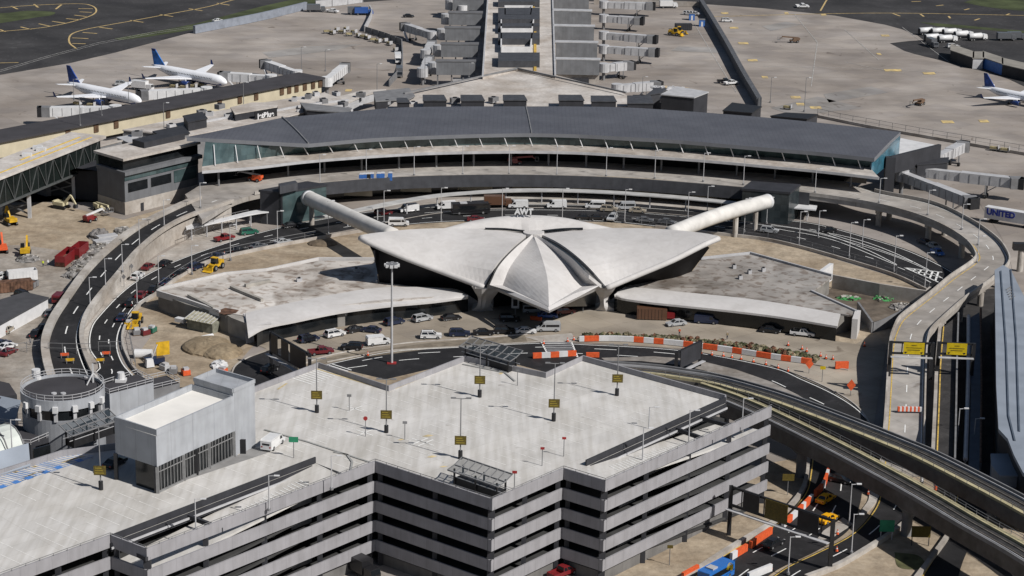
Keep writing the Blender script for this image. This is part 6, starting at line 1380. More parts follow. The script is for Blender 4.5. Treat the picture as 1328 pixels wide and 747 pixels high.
gantry(P(352,478),P(402,508),0,8.5,'black louvred sign gantry seen from behind left of the forecourt',[(.05,.22,BLACK,''),(.32,.5,BLACK,''),(.55,.95,BLACK,'')],4.4)
gantry(P(876,490),P(907,475),0,6,'small dark sign frame between the loop road and the far guideway',[(.1,.95,MCHAR,'')],4)
# ---------------- plastic barriers, cones, crash walls ----------------
def row(path,pat,name,labelf,h=1.05,w_=.55,z=.2,L=2.0,cat='barrier',group=None):
    p=resamp(spl(PP(path,z)),len(pat)); runs=[]; i=0; n=0
    while i<len(pat):
        j=i
        while j<len(pat) and pat[j]==pat[i]: j+=1
        runs.append((pat[i],i,j)); i=j
    for c,i,j in runs:
        col={'w':MWHITE,'o':ORANGE}[c]
        tag(MB().wallp([v.copy() for v in p[i:j+1]],h,w_).build(name,col),labelf(c,n,len(runs)),cat,group); n+=1
cn_={'w':'white','o':'orange'}
row([(751,442.5),(800,442),(860,446),(905,451),(950,457),(1000,465),(1052,472)],'wooowwwwwwwoowwoowwwwoowwooowwwoowwwooowwoowwoo','water_barrier',lambda c,n,N:'%s barrier run edging the planted strip, %s from the crosswalk'%(cn_[c],ORD[n]),h=1.2,group='orange and white barriers along the planted strip')
row([(691,464.5),(720,463),(747,461)],'oowwoowwoo','water_barrier',lambda c,n,N:'%s plastic barrier below the striped crosswalk, %s from the left'%(cn_[c],ORD[n]),h=1.2,group='barriers below the crosswalk')
row([(760,463),(777,463)],'oo','water_barrier',lambda c,n,N:'short orange barrier right of the crosswalk behind the garage peak')
row([(1075,612),(1068,632),(1057,644)],'owoowoo','water_barrier',lambda c,n,N:'%s barrier of the shaded diagonal row below the guideway, %s from top'%(cn_[c],ORD[n]),h=1.3,group='upper diagonal barrier row')
row([(1053,649),(1036,666),(1015,685)],'woowoowwoow','water_barrier',lambda c,n,N:'%s barrier in the diagonal row left of the taxi, %s from the top'%(cn_[c],ORD[n]),h=1.3,group='diagonal barrier row beside the taxi')
row([(1000,692),(985,702),(973,711)],'ooo','water_barrier',lambda c,n,N:'orange barrier run under the left part of the large gantry',h=1.3)
row([(968,714),(948,726)],'oow','water_barrier',lambda c,n,N:'%s barrier run just right of the blue bus'%cn_[c],h=1.3)
row([(905,741),(885,752)],'oo','water_barrier',lambda c,n,N:'orange barrier left of the blue bus at the bottom edge',h=1.3)
row([(1000,740),(970,752)],'ww','water_barrier',lambda c,n,N:'white barrier run at the bottom edge right of the blue bus',h=1.3)
row([(1164,533),(1172,533),(1195,533.5)],'owowowowowow','road_block',lambda c,n,N:'%s block of the barricade across the pale elevated road, %s from left'%(cn_[c],ORD[n]),z=4.0,h=.9,group='striped barricade on the elevated road')
row([(1083,478),(1100,477.5)],'oo','water_barrier',lambda c,n,N:'orange barrier block alone by the kerb left of the big road shadow',h=1.6)
row([(688,414),(702,416)],'o','water_barrier',lambda c,n,N:'orange barrier lying before the shell roof beak',h=.8)
pc=None
def cone(px,py,label,z=.2,h=1.0,r=.3,group='orange traffic cones'):
    global pc
    if pc is None:
        pc=thing('traffic_cone',P(px,py,z),0,label,'traffic cone',group); part(MB().cone((0,0),r,.05,h),'cone',ORANGE,pc); part(MB().box(-.36,-.36,0,.36,.36,.06),'base',BLACK,pc); part(MB().cyl((0,0),.2,.5,.7,8,0,.15),'reflective_band',MWHITE,pc)
    else: dup(pc,P(px,py,z),0,label,None,group)
for i,(x,y) in enumerate(((885,456),(892,457),(909,458.5),(923,460.5),(938,462),(949,464),(961,466),(977,469.5),(993,473),(1009,477.5),(1022,481.5))): cone(x,y,'traffic cone below the orange white barriers, %s from left'%ORD[i])
for x,y,l in((1022,448,'left of the planted strip end'),(1040,453,'upper one on the dirt at the planted strip end'),(1046,456,'right of the upper one at the strip end'),(1064,462,'near the end of the orange white barrier'),(1071,465,'on bare pavement right of the barrier end'),(1080,466,'rightmost of those at the barrier end'),(477,461,'alone on the tan verge left of the floodlight mast'),(705,446,'at the left foot of the crosswalk ramp'),(736,443,'left one at the right foot of the crosswalk ramp'),(744,441,'right one at the crosswalk ramp'),(1085,715,'on the road below the big gantry'),(1086,693,'beside the concrete island by the taxi'),(1126,641,'on the pale island below the guideway'),(1000,738,'at the bottom edge beside the white barrier'),(291,331,'on the tan pavement by the ramp wall'),(1121,449,'beside the dark shadow of the elevated road')): cone(x,y,'traffic cone '+l,h=1.3)
# construction signs (orange diamonds), traffic signs
def dsign(px,py,h,s_,m,label,z=.1,shape='diamond',name='road_sign',back=MMID):
    o=thing(name,P(px,py,z),0,label,'sign'); part(MB().tube([(0,0,0),(0,0,h-s_*.5)],.07,6),'post',back,o)
    mb=MB()
    if shape=='diamond': q=[(0,h-s_),(s_*.75,h),(0,h+s_),(-s_*.75,h)]
    elif shape=='oct': q=[(s_*math.cos(R(22.5+45*k)),h+s_*math.sin(R(22.5+45*k))) for k in range(8)]
    else: q=[(-s_,h-s_*.6),(s_,h-s_*.6),(s_,h+s_*.6),(-s_,h+s_*.6)]
    xz_body(mb,q,.08); pn=part(mb,'panel',m,o); pn.location=(0,-.1,0)
    return o
dsign(1049,484,2.2,1.2,ORANGE,'orange diamond road work sign left of the loop road bend'); dsign(1103,513,2.4,1.3,ORANGE,'orange diamond road work sign nearest the dark elevated road shadow')
dsign(756,405,3.4,1.0,mat('sign_lime',(.45,.65,.02),.5,.05,2),'lime diamond sign on a post right of the shell roof beak')
dsign(474,566,3.4,.4,REDP,'small round red sign on the garage roof left of a lamp post',ZR,'oct'); dsign(525,570,3.2,.4,MMID,'small grey sign post right of the red one on the garage roof',ZR,'sq'); dsign(453,533,3,.4,MMID,'small grey sign post between the first two roof lamp posts',ZR,'sq')
dsign(703,604,3.2,.35,REDP,'small red sign on the garage roof, left of the front right pair',ZR,'sq'); dsign(731,592,3.4,.35,REDP,'small red sign on the garage roof, right of the front right pair',ZR,'sq'); dsign(667,634,3,.4,REDP,'small red sign by the front escalator shelter',ZR,'sq'); dsign(671,500,3,.3,MMID,'thin grey sign post on the garage roof behind the rear shelter',ZR,'sq')
o=dsign(381,594,3.4,.8,GREENP,'green sign on two posts right of the white van on the garage roof',ZR,'sq')
dsign(868,733,3.5,.5,SIGNG,'small yellow sign on the dirt below the right garage facade',.05,'sq'); dsign(994,492,3.2,.6,SIGNY,'small yellow plate sign beside the orange diamond near the loop road',.1,'sq').location=P(1066,495,.1)
dsign(1021,642,3.6,1.1,SIGNG,'dark yellow sign in shade beside the right garage wall end',.05,'sq')
dsign(161,372,2.6,.7,MMID,'grey diamond sign on the ramp wall pavement, lower of two',.2); dsign(171,358,2.6,.7,MMID,'grey diamond sign on the ramp wall pavement, upper of two',.2)
o=thing('road_sign',P(1193,708),0,'olive yellow road sign on two posts standing on the dirt triangle','sign')
for x in(-1.5,1.5): part(MB().bar((x,0,0),(x,0,3.6),.14),'post',MCHAR,o)
part(MB().box(-1.7,-.12,1.7,1.7,0,3.8),'panel',SIGNG,o)
o=thing('road_sign',P(1149,700),0,'green road sign in shade beside the outer barrier below the guideways','sign')
for x in(-1.0,1.0): part(MB().bar((x,0,0),(x,0,3.6),.14),'post',MLIGHT,o)
part(MB().box(-1.3,-.12,1.6,1.3,0,3.8),'panel',GREENP,o)
o=thing('billboard',P(427,417),0,'orange banner board on posts before the left curved canopy','sign')
for x in(-2,2): part(MB().bar((x,0,0),(x,0,3),.14),'post',MMID,o)
part(MB().box(-2.2,-.1,1.8,2.2,.05,3.2),'panel',mat('banner_orange',(.65,.25,.04),.6,.1,1),o)
o=thing('white_sign',P(668,408),0,'white framed info sign standing left of the shell roof beak','sign'); part(MB().box(-.9,-.15,1.6,.9,.15,4.4),'panel',MWHITE,o); part(MB().box(-.5,-.18,2.2,.5,-.15,3.8),'inset',BLACK,o); part(MB().bar((0,0,0),(0,0,1.6),.2),'post',MMID,o)
# crosswalk and ramp
cw=MB(); a,b,c,d=PP([(702,443),(741,443.5),(749,463),(713,464)],.2)
for k in range(9):
    t=k/9; u=(k+.45)/9; cw.add([a.lerp(d,t),b.lerp(c,t),b.lerp(c,u),a.lerp(d,u)],[(0,1,2,3)])
o=cw.build('crosswalk',mat('crosswalk_grey',(.33,.33,.34),.7,.1,.6)); o['kind']='structure'
cw=MB()
for u,v in((a,d),(b,c)): cw.loft(offs([u,v],.2),offs([u,v],-.2),0,True)
o=cw.build('road_marking',WHITE); o['kind']='structure'
sheet('pavement_ramp',[(681,437),(741,432),(748,441),(742,443.5),(701,443)],CONC,.14)
struct(MB().sheet(PP([(560,452),(640,447),(684,443),(680,434),(640,438),(560,444),(432,462),(380,478),(385,483),(430,469)],.13)),'verge',mat('verge_tan',(.21,.18,.14),.95,.15,.5,kind='dirt'))
for k,px in enumerate(([(383,476),(432,460),(520,446),(600,440),(684,434)],[(424,470),(470,461),(507,455),(600,449.5),(700,443.5)],[(750,440),(820,441),(900,448),(985,458),(1060,474),(1100,480)],[(300,486),(306,474),(322,464),(345,455.5)],[(1135,560),(1112,528),(1080,507),(1041,489),(1000,473.5)])):
    struct(MB().wallp(SP(px,.12,40),.2,.3),'kerb',CONC)
# planted strip in front of the shell terminal
rnd=random.Random(5)
mb=MB(); mb.sheet(PP([(752,437),(800,434),(880,437),(950,444),(1010,453),(1062,465),(1058,471),(1000,463),(905,449),(800,440.5),(755,441)],.16)); struct(mb,'planting_bed',mat('bed_soil',(.12,.10,.065),.95,.3,.5,kind='dirt'))
mb=MB(); G2_=[mat('shrub_green',(.07,.075,.035),.9,.3,.4),mat('shrub_red',(.13,.06,.035),.9,.3,.4),mat('shrub_tan',(.20,.17,.11),.9,.3,.4)]
for i in range(420):
    t=rnd.random(); xs=[752,800,880,950,1010,1060]; ys=[439,437,441,448,457,467]; j=min(4,int(t*5)); f=t*5-j
    x=xs[j]+(xs[j+1]-xs[j])*f; y=ys[j]+(ys[j+1]-ys[j])*f+rnd.uniform(-3.2,2.2); p=P(x,y,.15); s_=rnd.uniform(.3,.75)
    mb.blob((p.x,p.y,s_*.5),s_,1,1,.9,rnd.choice((0,0,1,2,2)),6,4,.3,rnd)
o=mb.build('ground_cover',G2_); tag(o,'low mixed shrubs filling the planted strip before the shell terminal','shrubs',kind='stuff')
# ---------------- people ----------------
def person(px,py,z,shirt,trou,label,rz=0,hat=None):
    sk=mat('skin',(.42,.26,.19),.6,.05,3); loc=P(px,py,z); o=thing('person',loc,rz,label,'person')
    bm=bmesh.new(); pts={'pel':(0,0,.95),'wa':(0,0,1.12),'ch':(0,0,1.38),'nk':(0,0,1.52),'hd':(0,.02,1.68),'ls':(-.19,0,1.42),'le':(-.27,0,1.15),'lh':(-.25,.12,.92),'rs':(.19,0,1.42),'re':(.27,0,1.15),'rh':(.25,.14,.95),'lk':(-.11,.03,.5),'lf':(-.12,-.02,.06),'rk':(.12,.02,.5),'rf':(.14,.05,.06),'lt':(-.12,.14,.03),'rt':(.14,.2,.03)}
    rad={'pel':.15,'wa':.13,'ch':.17,'nk':.06,'hd':.11,'ls':.07,'le':.05,'lh':.04,'rs':.07,'re':.05,'rh':.04,'lk':.07,'lf':.05,'rk':.07,'rf':.05,'lt':.04,'rt':.04}
    v={k:bm.verts.new(p) for k,p in pts.items()}
    for a,b in(('pel','wa'),('wa','ch'),('ch','nk'),('nk','hd'),('ch','ls'),('ls','le'),('le','lh'),('ch','rs'),('rs','re'),('re','rh'),('pel','lk'),('lk','lf'),('lf','lt'),('pel','rk'),('rk','rf'),('rf','rt')): bm.edges.new((v[a],v[b]))
    me=bpy.data.meshes.new('body'); keys=list(v); bm.to_mesh(me); bm.free(); b=bpy.data.objects.new('body',me); COL.objects.link(b)
    md=b.modifiers.new('skin','SKIN'); sl=me.skin_vertices[0].data
    for i,k in enumerate(keys): sl[i].radius=(rad[k],rad[k])
    sl[0].use_root=True; md2=b.modifiers.new('s','SUBSURF'); md2.levels=1; md2.render_levels=1
    dg=bpy.context.evaluated_depsgraph_get(); me2=bpy.data.meshes.new_from_object(b.evaluated_get(dg)); b.modifiers.clear(); b.data=me2
    for m_ in(sk,shirt,trou): me2.materials.append(m_)
    for p in me2.polygons: z_=p.center.z; p.material_index=2 if z_<.95 else (1 if z_<1.5 else 0)
    b.parent=o
    part(MB().blob((0,.0,1.76),.12,1,1,.6,0,10,6),'hard_hat' if hat else 'hair',hat or mat('dark_hair',(.02,.015,.01),.9,.1,3),o)
    return o
vest=mat('hi_vis_lime',(.55,.65,.05),.7,.05,3); jean=mat('dark_denim',(.03,.04,.07),.9,.1,3)
person(56,346,.1,vest,jean,'worker in a lime vest standing in the gravel yard, left of two',0,MWHITE); person(62.5,345,.1,MWHITE,jean,'worker in pale clothes standing beside the lime vested worker',.4,MWHITE)
person(39.5,447,.1,MMID,jean,'person in grey standing alone in the yard near the ramp'); person(881,435,.2,ORANGE,jean,'worker in orange standing in the left part of the planted strip',0,MWHITE); person(943,440,.2,mat('khaki',(.25,.2,.12),.9,.1,2),jean,'worker in khaki standing in the right part of the planted strip',0,MWHITE); person(315,578,ZR,MACHY,jean,'person in yellow top by the lobby block door on the garage roof')
# ---------------- construction yard ----------------
def rubble(px,py,sx,sy,n,label,m,seed,name='rubble_pile',h=1.6):
    r_=random.Random(seed); c=P(px,py,.1); mb=MB()
    mb.blob((c.x,c.y,0),1,sx,sy,h*.7,0,22,12,.12 if n else .03,r_)
    for i in range(n):
        a=r_.uniform(0,6.28); q=math.sqrt(r_.random()); x=c.x+sx*q*math.cos(a); y=c.y+sy*q*math.sin(a); z=h*(1-q)*.8; s_=r_.uniform(.2,.7)
        M=Matrix.Translation((x,y,z+.2))@Matrix.Rotation(r_.uniform(0,3),4,'Z')@Matrix.Rotation(r_.uniform(-.6,.6),4,'X'); mb.box(-s_,-s_*.5,-s_*.3,s_,s_*.5,s_*.3,r_.choice((0,1,2)),M)
    o=mb.build(name,m); return tag(o,label,'pile')
RB=[mat('rubble_grey',(.22,.21,.20),.95,.3,.8),mat('rubble_pale',(.38,.36,.33),.95,.2,.8),mat('rubble_dark',(.08,.07,.06),.95,.3,.8)]
for i,(x,y) in enumerate(((98,357),(104,349),(110,342),(117,335),(124,329),(130,322))): rubble(x,y,3.0,3.5,40,'mixed rubble heap along the outer ramp wall, %s from bottom'%ORD[i],RB,i)
rubble(128,306,2.6,4,6,'dark grey gravel heap in the sandy yard left of the ramp',[mat('heap_grey',(.16,.15,.145),.95,.2,.8)]*3,9,'gravel_pile',2.8)
rubble(160,300,2.5,3,30,'small dark scrap heap beside the upper ramp wall',RB,12)
SD=[mat('sand_heap',(.27,.215,.145),.95,.12,1.2,kind='dirt')]*3
rubble(268,450,5.5,6.5,0,'large sand heap, left half, by the fin of the low wing',SD,21,'sand_pile',2.7); rubble(288,457,4.6,5.2,0,'sand heap in front of the larger one near the low wing',SD,22,'sand_pile',2.4)
mb=MB(); mb.tube([P(252,443,.3),P(262,438,.4),P(276,435,.4)],.5,8); tag(mb.build('tarpaulin_edge',MWHITE),'white tarp edge lying behind the large sand heap','tarp')
rubble(284,474,1.8,2.2,18,'white bagged debris heap beside the small road bulge',[MWHITE]*3,23); rubble(418,284+32,4,3,0,'small dark earth heap on the sandy lot below the left tube',[mat('dark_earth',(.13,.10,.07),.95,.2,1)]*3,24,'earth_pile',1.4)
def slabs(px,py,n,label,seed): 
    r_=random.Random(seed); p=P(px,py,.1); o=thing('concrete_stack',p,0,label,'stack')
    for k in range(n): part(MB().box(-2.6+r_.uniform(-.2,.2),-1.2,k*.55,2.6,1.2,k*.55+.45),'slab',MLIGHT,o)
    o.rotation_euler=(0,0,.6)
slabs(134,318,3,'pale slab stack beside the ramp wall, lower of two',1); slabs(139,312,3,'pale slab stack beside the ramp wall, upper of two',2)
def container(px,py,dx,dy,L,col,label,open_=False,h=2.6,name='shipping_container',z=.1):
    o=thing(name,P(px,py,z),heading(px,py,z,dx,dy),label,'container'); w=2.5; 
    part(MB().box(-L/2,-w/2,.1,L/2,w/2,h),'body',col,o) if not open_ else [part(MB().box(-L/2,s_*w/2-.06,.1,L/2,s_*w/2+.06,h),'side_wall',col,o) for s_ in(-1,1)]+[part(MB().box(-L/2,-w/2,.1,-L/2+.1,w/2,h),'end_wall',col,o),part(MB().box(L/2-.1,-w/2,.1,L/2,w/2,h),'end_wall',col,o),part(MB().box(-L/2,-w/2,.1,L/2,w/2,1.2),'load',RUST,o)]
    for s_ in(-1,1):
        mb=MB()
        for k in range(int(L/.8)): mb.box(-L/2+.3+k*.8,s_*(w/2+.06)-.03,.2,-L/2+.6+k*.8,s_*(w/2+.06)+.03,h-.1)
        part(mb,'corrugation',col,o)
    for s_ in(-1,1): part(MB().box(L/2,s_*w*.26-.55,.2,L/2+.06,s_*w*.26+.55,h-.15),'door',col,o)
    return o
container(86,340,9,-7,9,PC['red'],'red roll off container with rusty load, left of two in the sandy yard',True,2.8); container(103,332,9,-7,7,PC['red'],'red roll off container, right of two beside the rubble heaps',True,3.0)
container(29,363,10,-1,7,MWHITE,'white open topped container above the brown one at left',True); container(9,378,10,-1,12,RUST,'brown rusty container at the left edge',False); container(40,372,9,1,3,MMID,'small grey skip with scrap right of the brown container',True,1.5)
o=container(879,412-1,0,0,1,RUST,'x') if False else None
o=container(845,413,10,.3,7,PC['brown'],'brown slatted trailer parked on the forecourt right of the shell foot',False,2.8,'trailer',.15)
part(MB().box(3.6,-.9,.4,5.4,.9,1.9),'tow_cab',PC['red'],o)
container(860,411,10,.3,.1,PC['brown'],'x') if False else None
sh=block('white_shed',[(-30,425),(0,436-16),(62,386),(32,379),(-30,398)],0,3.4,MWHITE,mat('dark_shed_roof',(.06,.06,.065),.8,.1,.4),'long white site shed with dark roof at the left edge')
for i,(x,y) in enumerate(((5,424),(18,414),(35,402))): pass
# machines
def excavator(px,py,dx,dy,col,label,boom=1,name='excavator'):
    o=thing(name,P(px,py,.1),heading(px,py,0,dx,dy),label,'construction machine')
    for s_ in(-1,1): mb=MB(); xz_body(mb,[(-1.9,.1),(1.9,.1),(2.2,.5),(1.9,.95),(-1.9,.95),(-2.2,.5)],.55); t=part(mb,'track',BLACK,o); t.location=(0,s_*1.1,0)
    part(MB().box(-2.0,-1.2,1.0,1.4,1.2,1.9),'house',col,o); part(MB().taper((.2,.2,1.5,1.2),(.3,.25,1.3,1.15),1.9,2.9),'cab',CARGL,o); part(MB().box(-2.3,-1.1,1.1,-1.6,1.1,2.1),'counterweight',col,o)
    part(MB().bar((1.2,-.3,1.6),(3.6,-.3,4.2*boom),.45,.6),'boom',col,o); a=part(MB().bar((3.6,-.3,4.2*boom),(5.2,-.3,1.8),.35,.45),'arm',col,o)
    b=MB(); xz_body(b,[(4.8,1.9),(5.5,1.8),(5.6,.9),(4.9,.7),(4.5,1.1)],1.0); b=part(b,'bucket',MCHAR,o); b.location=(0,-.3,0); return o
excavator(14,291,-6,-4,MACHY,'yellow excavator at the left edge below the truss bridge'); excavator(33,331,2,-8,MACHY,'yellow excavator with raised boom over a scrap heap'); excavator(3,327,-3,-8,ORANGE,'orange machine with pale boom cut by the left edge'); excavator(80,270,6,1,mat('machine_cream',(.5,.45,.3),.6,.1,1),'cream excavator under the truss bridge between the columns')
rubble(36,337,3,3,30,'scrap heap under the yellow excavator with raised boom',RB,31)
def boomlift(px,py,dx,dy,col,bcol,label):
    o=thing('boom_lift',P(px,py,.1),heading(px,py,0,dx,dy),label,'boom lift'); wheels(o,(-1.2,1.2),2.2,.5,.35); part(MB().box(-1.8,-.9,.5,1.8,.9,1.1),'chassis',col,o); part(MB().box(-2.2,-.8,1.1,.6,.8,1.9),'turntable',col,o)
    part(MB().bar((-1.6,0,1.9),(5.2,0,2.4),.45,.5),'boom',bcol,o); part(MB().bar((5.0,0,2.2),(6.0,0,1.6),.25),'jib',bcol,o); b=part(MB().box(5.9,-.7,1.0,6.9,.7,1.12),'basket',MMID,o)
    mb=MB()
    for a_,b_ in(((5.9,-.7),(6.9,-.7)),((6.9,-.7),(6.9,.7)),((6.9,.7),(5.9,.7)),((5.9,.7),(5.9,-.7))): mb.bar((*a_,2.1),(*b_,2.1),.07); mb.bar((*a_,1.1),(*a_,2.1),.07)
    part(mb,'basket_rail',MMID,o)
boomlift(117,287,9,-3,PC['red'],MWHITE,'red and white boom lift in the sandy yard before the end block'); boomlift(129,273,9,4,mat('machine_cream',(.5,.45,.3)),mat('machine_cream',(.5,.45,.3)),'cream boom lift with lowered boom at the foot of the end block')
boomlift(331,235,-8,-1,ORANGE,MLIGHT,'orange boom lift on the upper road at its left end'); bpy.data.objects[bpy.data.objects[-1].name] if False else None
boomlift(668,213,8,0,PC['red'],PC['red'],'red boom lift on the upper road above the roof letters')
boomlift(1193,136,-6,2,mat('machine_brown',(.14,.09,.06),.7,.1,1),mat('machine_brown',(.14,.09,.06)),'brown boom lift alone on the right apron, nearer one'); boomlift(1030,55,-9,0,mat('machine_brown',(.14,.09,.06)),mat('machine_brown',(.14,.09,.06)),'dark belt loader alone on the right apron, farther one')
for n_,z_ in(('boom_lift.002',ZD),('boom_lift.003',ZD)):
    o=bpy.data.objects.get(n_)
    if o: 
        q={'boom_lift.002':(331,235),'boom_lift.003':(668,213)}[n_]; o.location=P(q[0],q[1],z_+.05)
def grader(px,py,dx,dy,label):
    o=thing('wheel_loader',P(px,py,.1),heading(px,py,0,dx,dy),label,'construction machine'); wheels(o,(-1.6,1.5),2.4,.75,.5)
    part(MB().box(-2.6,-1,.9,-.3,1,2.1),'engine_hood',MACHY,o); part(MB().box(-.3,-1,.8,1.9,1,1.5),'front_frame',MACHY,o); part(MB().taper((-.5,-.8,.9,.8),(-.4,-.7,.7,.7),1.5,3.0),'cab',CARGL,o); part(MB().box(-.5,-.8,3.0,.8,.8,3.15),'cab_roof',MACHY,o)
    for s_ in(-1,1): part(MB().bar((.8,s_*.8,1.6),(3.2,s_*.8,.7),.25),'lift_arm',MACHY,o)
    b=MB(); xz_body(b,[(2.9,.2),(4.0,.15),(3.3,.4),(3.2,1.2),(2.9,1.1)],2.6); part(b,'bucket',MACHY,o)
grader(279,349,-9,4,'yellow wheel loader on the sandy strip beside the left arrivals road'); grader(176,421,-4,6,'yellow machine parked among crates inside the left road bend'); grader(880,44,9,0,'yellow loader by the grey container on the right apron'); grader(875,46,9,1,'second yellow loader just in front of the grey apron container')
container(886,38.5,10,0,7,MCHAR,'dark grey container behind the yellow loaders on the right apron')
for x,y,l in((897,26,'nearer the pier'),(910,34,'nearer the dark fence')): o=thing('blue_cabin',P(x,y),0,'blue portable cabin on the right apron, '+l,'cabin'); part(MB().box(-1.2,-1.2,0,1.2,1.2,2.8),'wall',BLUEP,o); part(MB().box(-1.3,-1.3,2.8,1.3,1.3,3.0),'roof',MMID,o); part(MB().box(-.4,-1.25,.1,.4,-1.2,2.1),'door',MWHITE,o)
# portable toilets on the upper road
tp=None
for i,x in enumerate((468.5,473,478,482,491,496,506)):
    lab=('leftmost portable toilet of the blue row on the upper road','second blue portable toilet from left','dark portable toilet between blue ones','blue portable toilet left of the gap','blue portable toilet right of the gap','blue portable toilet beside the one right of the gap','blue portable toilet standing alone at right end of the row')[i]
    m_=BLACK if i==2 else BLUEP
    o=thing('portable_toilet',P(x,235.5-i*.3,ZD),0,lab,'portable toilet','portable toilets on the upper road'); part(MB().box(-.6,-.6,0,.6,.6,2.2),'cabin',m_,o); part(MB().taper((-.65,-.65,.65,.65),(-.4,-.4,.4,.4),2.2,2.5),'roof',MLIGHT,o); part(MB().box(-.35,-.64,.15,.35,-.6,1.95),'door',m_,o)
# machines and tanks inside left bend
o=thing('concrete_pipe',P(186,459,.9),0,'short fat concrete pipe lying in the sandy lot inside the road bend','pipe'); part(MB().tube([(-1.9,0,0),(1.9,0,0)],1.1,18),'shell',MWHITE,o); part(MB().tube([(-1.95,0,0),(-1.9,0,0)],.8,16),'bore',BLACK,o)
o=thing('generator_trailer',P(201,474),.5,'blue machine with big yellow panel beside the round tower yard','construction machine'); wheels(o,(-1,1),2,.45); part(MB().box(-2.2,-.9,.6,2.0,.9,1.9),'engine_box',PC['navy'],o); part(MB().box(.6,.5,1.9,3.6,.7,5.0),'yellow_panel',MACHY,o); part(MB().taper((-2.4,-1.6,-.6,-.2),(-2.2,-1.3,-.8,-.4),.3,2.0),'white_hood',MWHITE,o); part(MB().bar((-.6,0,1.9),(.8,.5,4.6),.2),'boom',MLIGHT,o)
for i,(x,y,m_,l) in enumerate(((168,424,MACHY,'yellow crate stack inside the left road bend'),(178,434,MMID,'grey crate stack below the yellow one'),(188,434,PC['maroon'],'small dark red compressor in the sandy lot'),(197,431,PC['green'],'small green and white pump in the sandy lot'),(225,484,MMID,'small grey drum near the link building'),(241,486,ORANGE,'orange barrel at the road edge by the lobby block'),(214,480,MLIGHT,'pale crate near the generator'),(288,486-1,ORANGE,'orange barrel at the small road bulge'))):
    o=thing('site_crate',P(x,y),i*.4,l,'crate'); part(MB().box(-1,-.8,.15,1,.8,1.2),'box',m_,o); part(MB().box(-.7,-.6,1.2,.5,.5,1.7),'lid',MLIGHT,o); part(MB().box(-1.1,-.9,0,1.1,.9,.15),'pallet',BRN,o)
o=thing('canvas_booth',P(264,428),-.5,'slatted cream booth with sloping roof against the dark wall of the low wing','booth',wl=False); sl_=mat('booth_cream',(.35,.33,.25),.8,.2,1)
part(MB().box(-3.6,-1.4,0,3.6,1.4,2.8),'wall',mat('booth_grey',(.2,.2,.16),.8,.2,1),o); part(MB().add([(-3.9,-2.1,2.6),(3.9,-2.1,2.6),(3.9,1.8,3.5),(-3.9,1.8,3.5)],[(0,1,2,3)]),'roof',sl_,o)
for k in range(8): part(MB().bar((-3.8+k*1.08,-2.1,2.7),(-3.8+k*1.08,1.8,3.6),.12),'roof_batten',MLIGHT,o)
part(MB().box(-7.5,-1,1,-5.0,.4,1.9),'white_tank',MWHITE,o)
# ---------------- airfield fences ----------------
def tallwall(name,px,z0,h,w_,m,label,cat='fence',posts=0,pm=None):
    p=LN(px,z0) if len(px)<3 else SP(px,z0,40); o=thing(name,p[0],0,label,cat,wl=True); MB().wallp(p,h,w_).build('panel',m,o)
    if posts:
        L=sum((b-a).length for a,b in zip(p,p[1:]))
        for q in resamp(p,min(95,int(L/posts))): MB().bar(q+Vector((0,-.5,0)),q+Vector((0,-.5,h+.1)),.22).build('post',pm or MMID,o)
    return o
tallwall('blast_fence',[(252,43.5),(285,37),(340,26),(397,12)],.1,3.2,1.2,mat('blast_fence_grey',(.22,.24,.28),.6,.1,.4),'long blue grey blast fence along the apron at top left','blast fence')
tallwall('blast_fence',[(409,10),(440,7),(470,3)],.1,3.0,.8,MLIGHT,'shorter pale blast fence with dark openings right of the long one','blast fence',8,BLACK)
tallwall('apron_wall',[(909,9),(925,35),(943,66),(963,103),(984,139)],.1,3.4,1.8,mat('fence_dark_mesh',(.085,.09,.10),.8,.15,.6),'long dark screened fence dividing the right apron','fence',5,MMID)
tallwall('pale_wall',[(770,5),(840,6.5),(909,9)],.1,2.2,.5,CONC,'pale low wall along the taxiway edge right of the pier','wall')
fence('chain_link_fence',[(1060,150),(1090,157),(1140,166),(1200,177),(1260,187),(1340,201)],2.6,'long thin fence along the right apron behind the terminal',step=5)
mb=MB(); p=SP([(1060,152),(1140,168),(1260,189),(1340,203)],.1,40); tag(MB().wallp(p,.9,.6).build('apron_kerb_wall',CONC),'low pale wall under the long right apron fence','wall')
tallwall('zigzag_fence',[(479,13),(482,22),(473,41)],.1,2.4,.5,MLIGHT,'curved pale fence at the top of the left apron','fence',6); tallwall('zigzag_fence',[(474,42),(500,50),(520,58)],.1,2.4,.2,MMID,'dark mesh fence between curved fence and pier boxes','fence',5); tallwall('zigzag_fence',[(521,58),(521,90),(505,112)],.1,2.4,.4,MMID,'dark fence running down toward the connector roofs','fence',6)
# apron shed at upper right
o=thing('apron_shed',P(1270,85),0,'long low grey apron shed with blue middle bay at upper right','building',wl=True)
for i,(x0,y0,x1,y1,m_,nm) in enumerate(((1233,65.5,1262,76,MCHAR,'wall'),(1262,76,1275,76,MLIGHT,'wall'),(1275,75,1300,84,BLUEP,'blue_bay'),(1300,84,1345,95,MCHAR,'wall'))):
    a=P(x0,y0,4); b=P(x1,y1,4); n_=Vector((3,14,0)); MB().prism([a,b,b+n_,a+n_],0,4).build(nm,m_,o); a2,b2=a+Vector((-.3,-.3,0)),b+Vector((.3,-.3,0)); MB().prism([a2,b2,b2+n_,a2+n_],4,4.3).build('roof',mat('gravel_roof',(.24,.225,.2),.9,.1,.3),o)
for i,(x,y) in enumerate(((1021,139),(1289,192),(1303,194))):
    cart(x,y,('dark luggage trolley set beside the right apron light mast','dark trolley behind the right apron fence, left one','dark trolley behind the right apron fence, right one')[i],9,1)
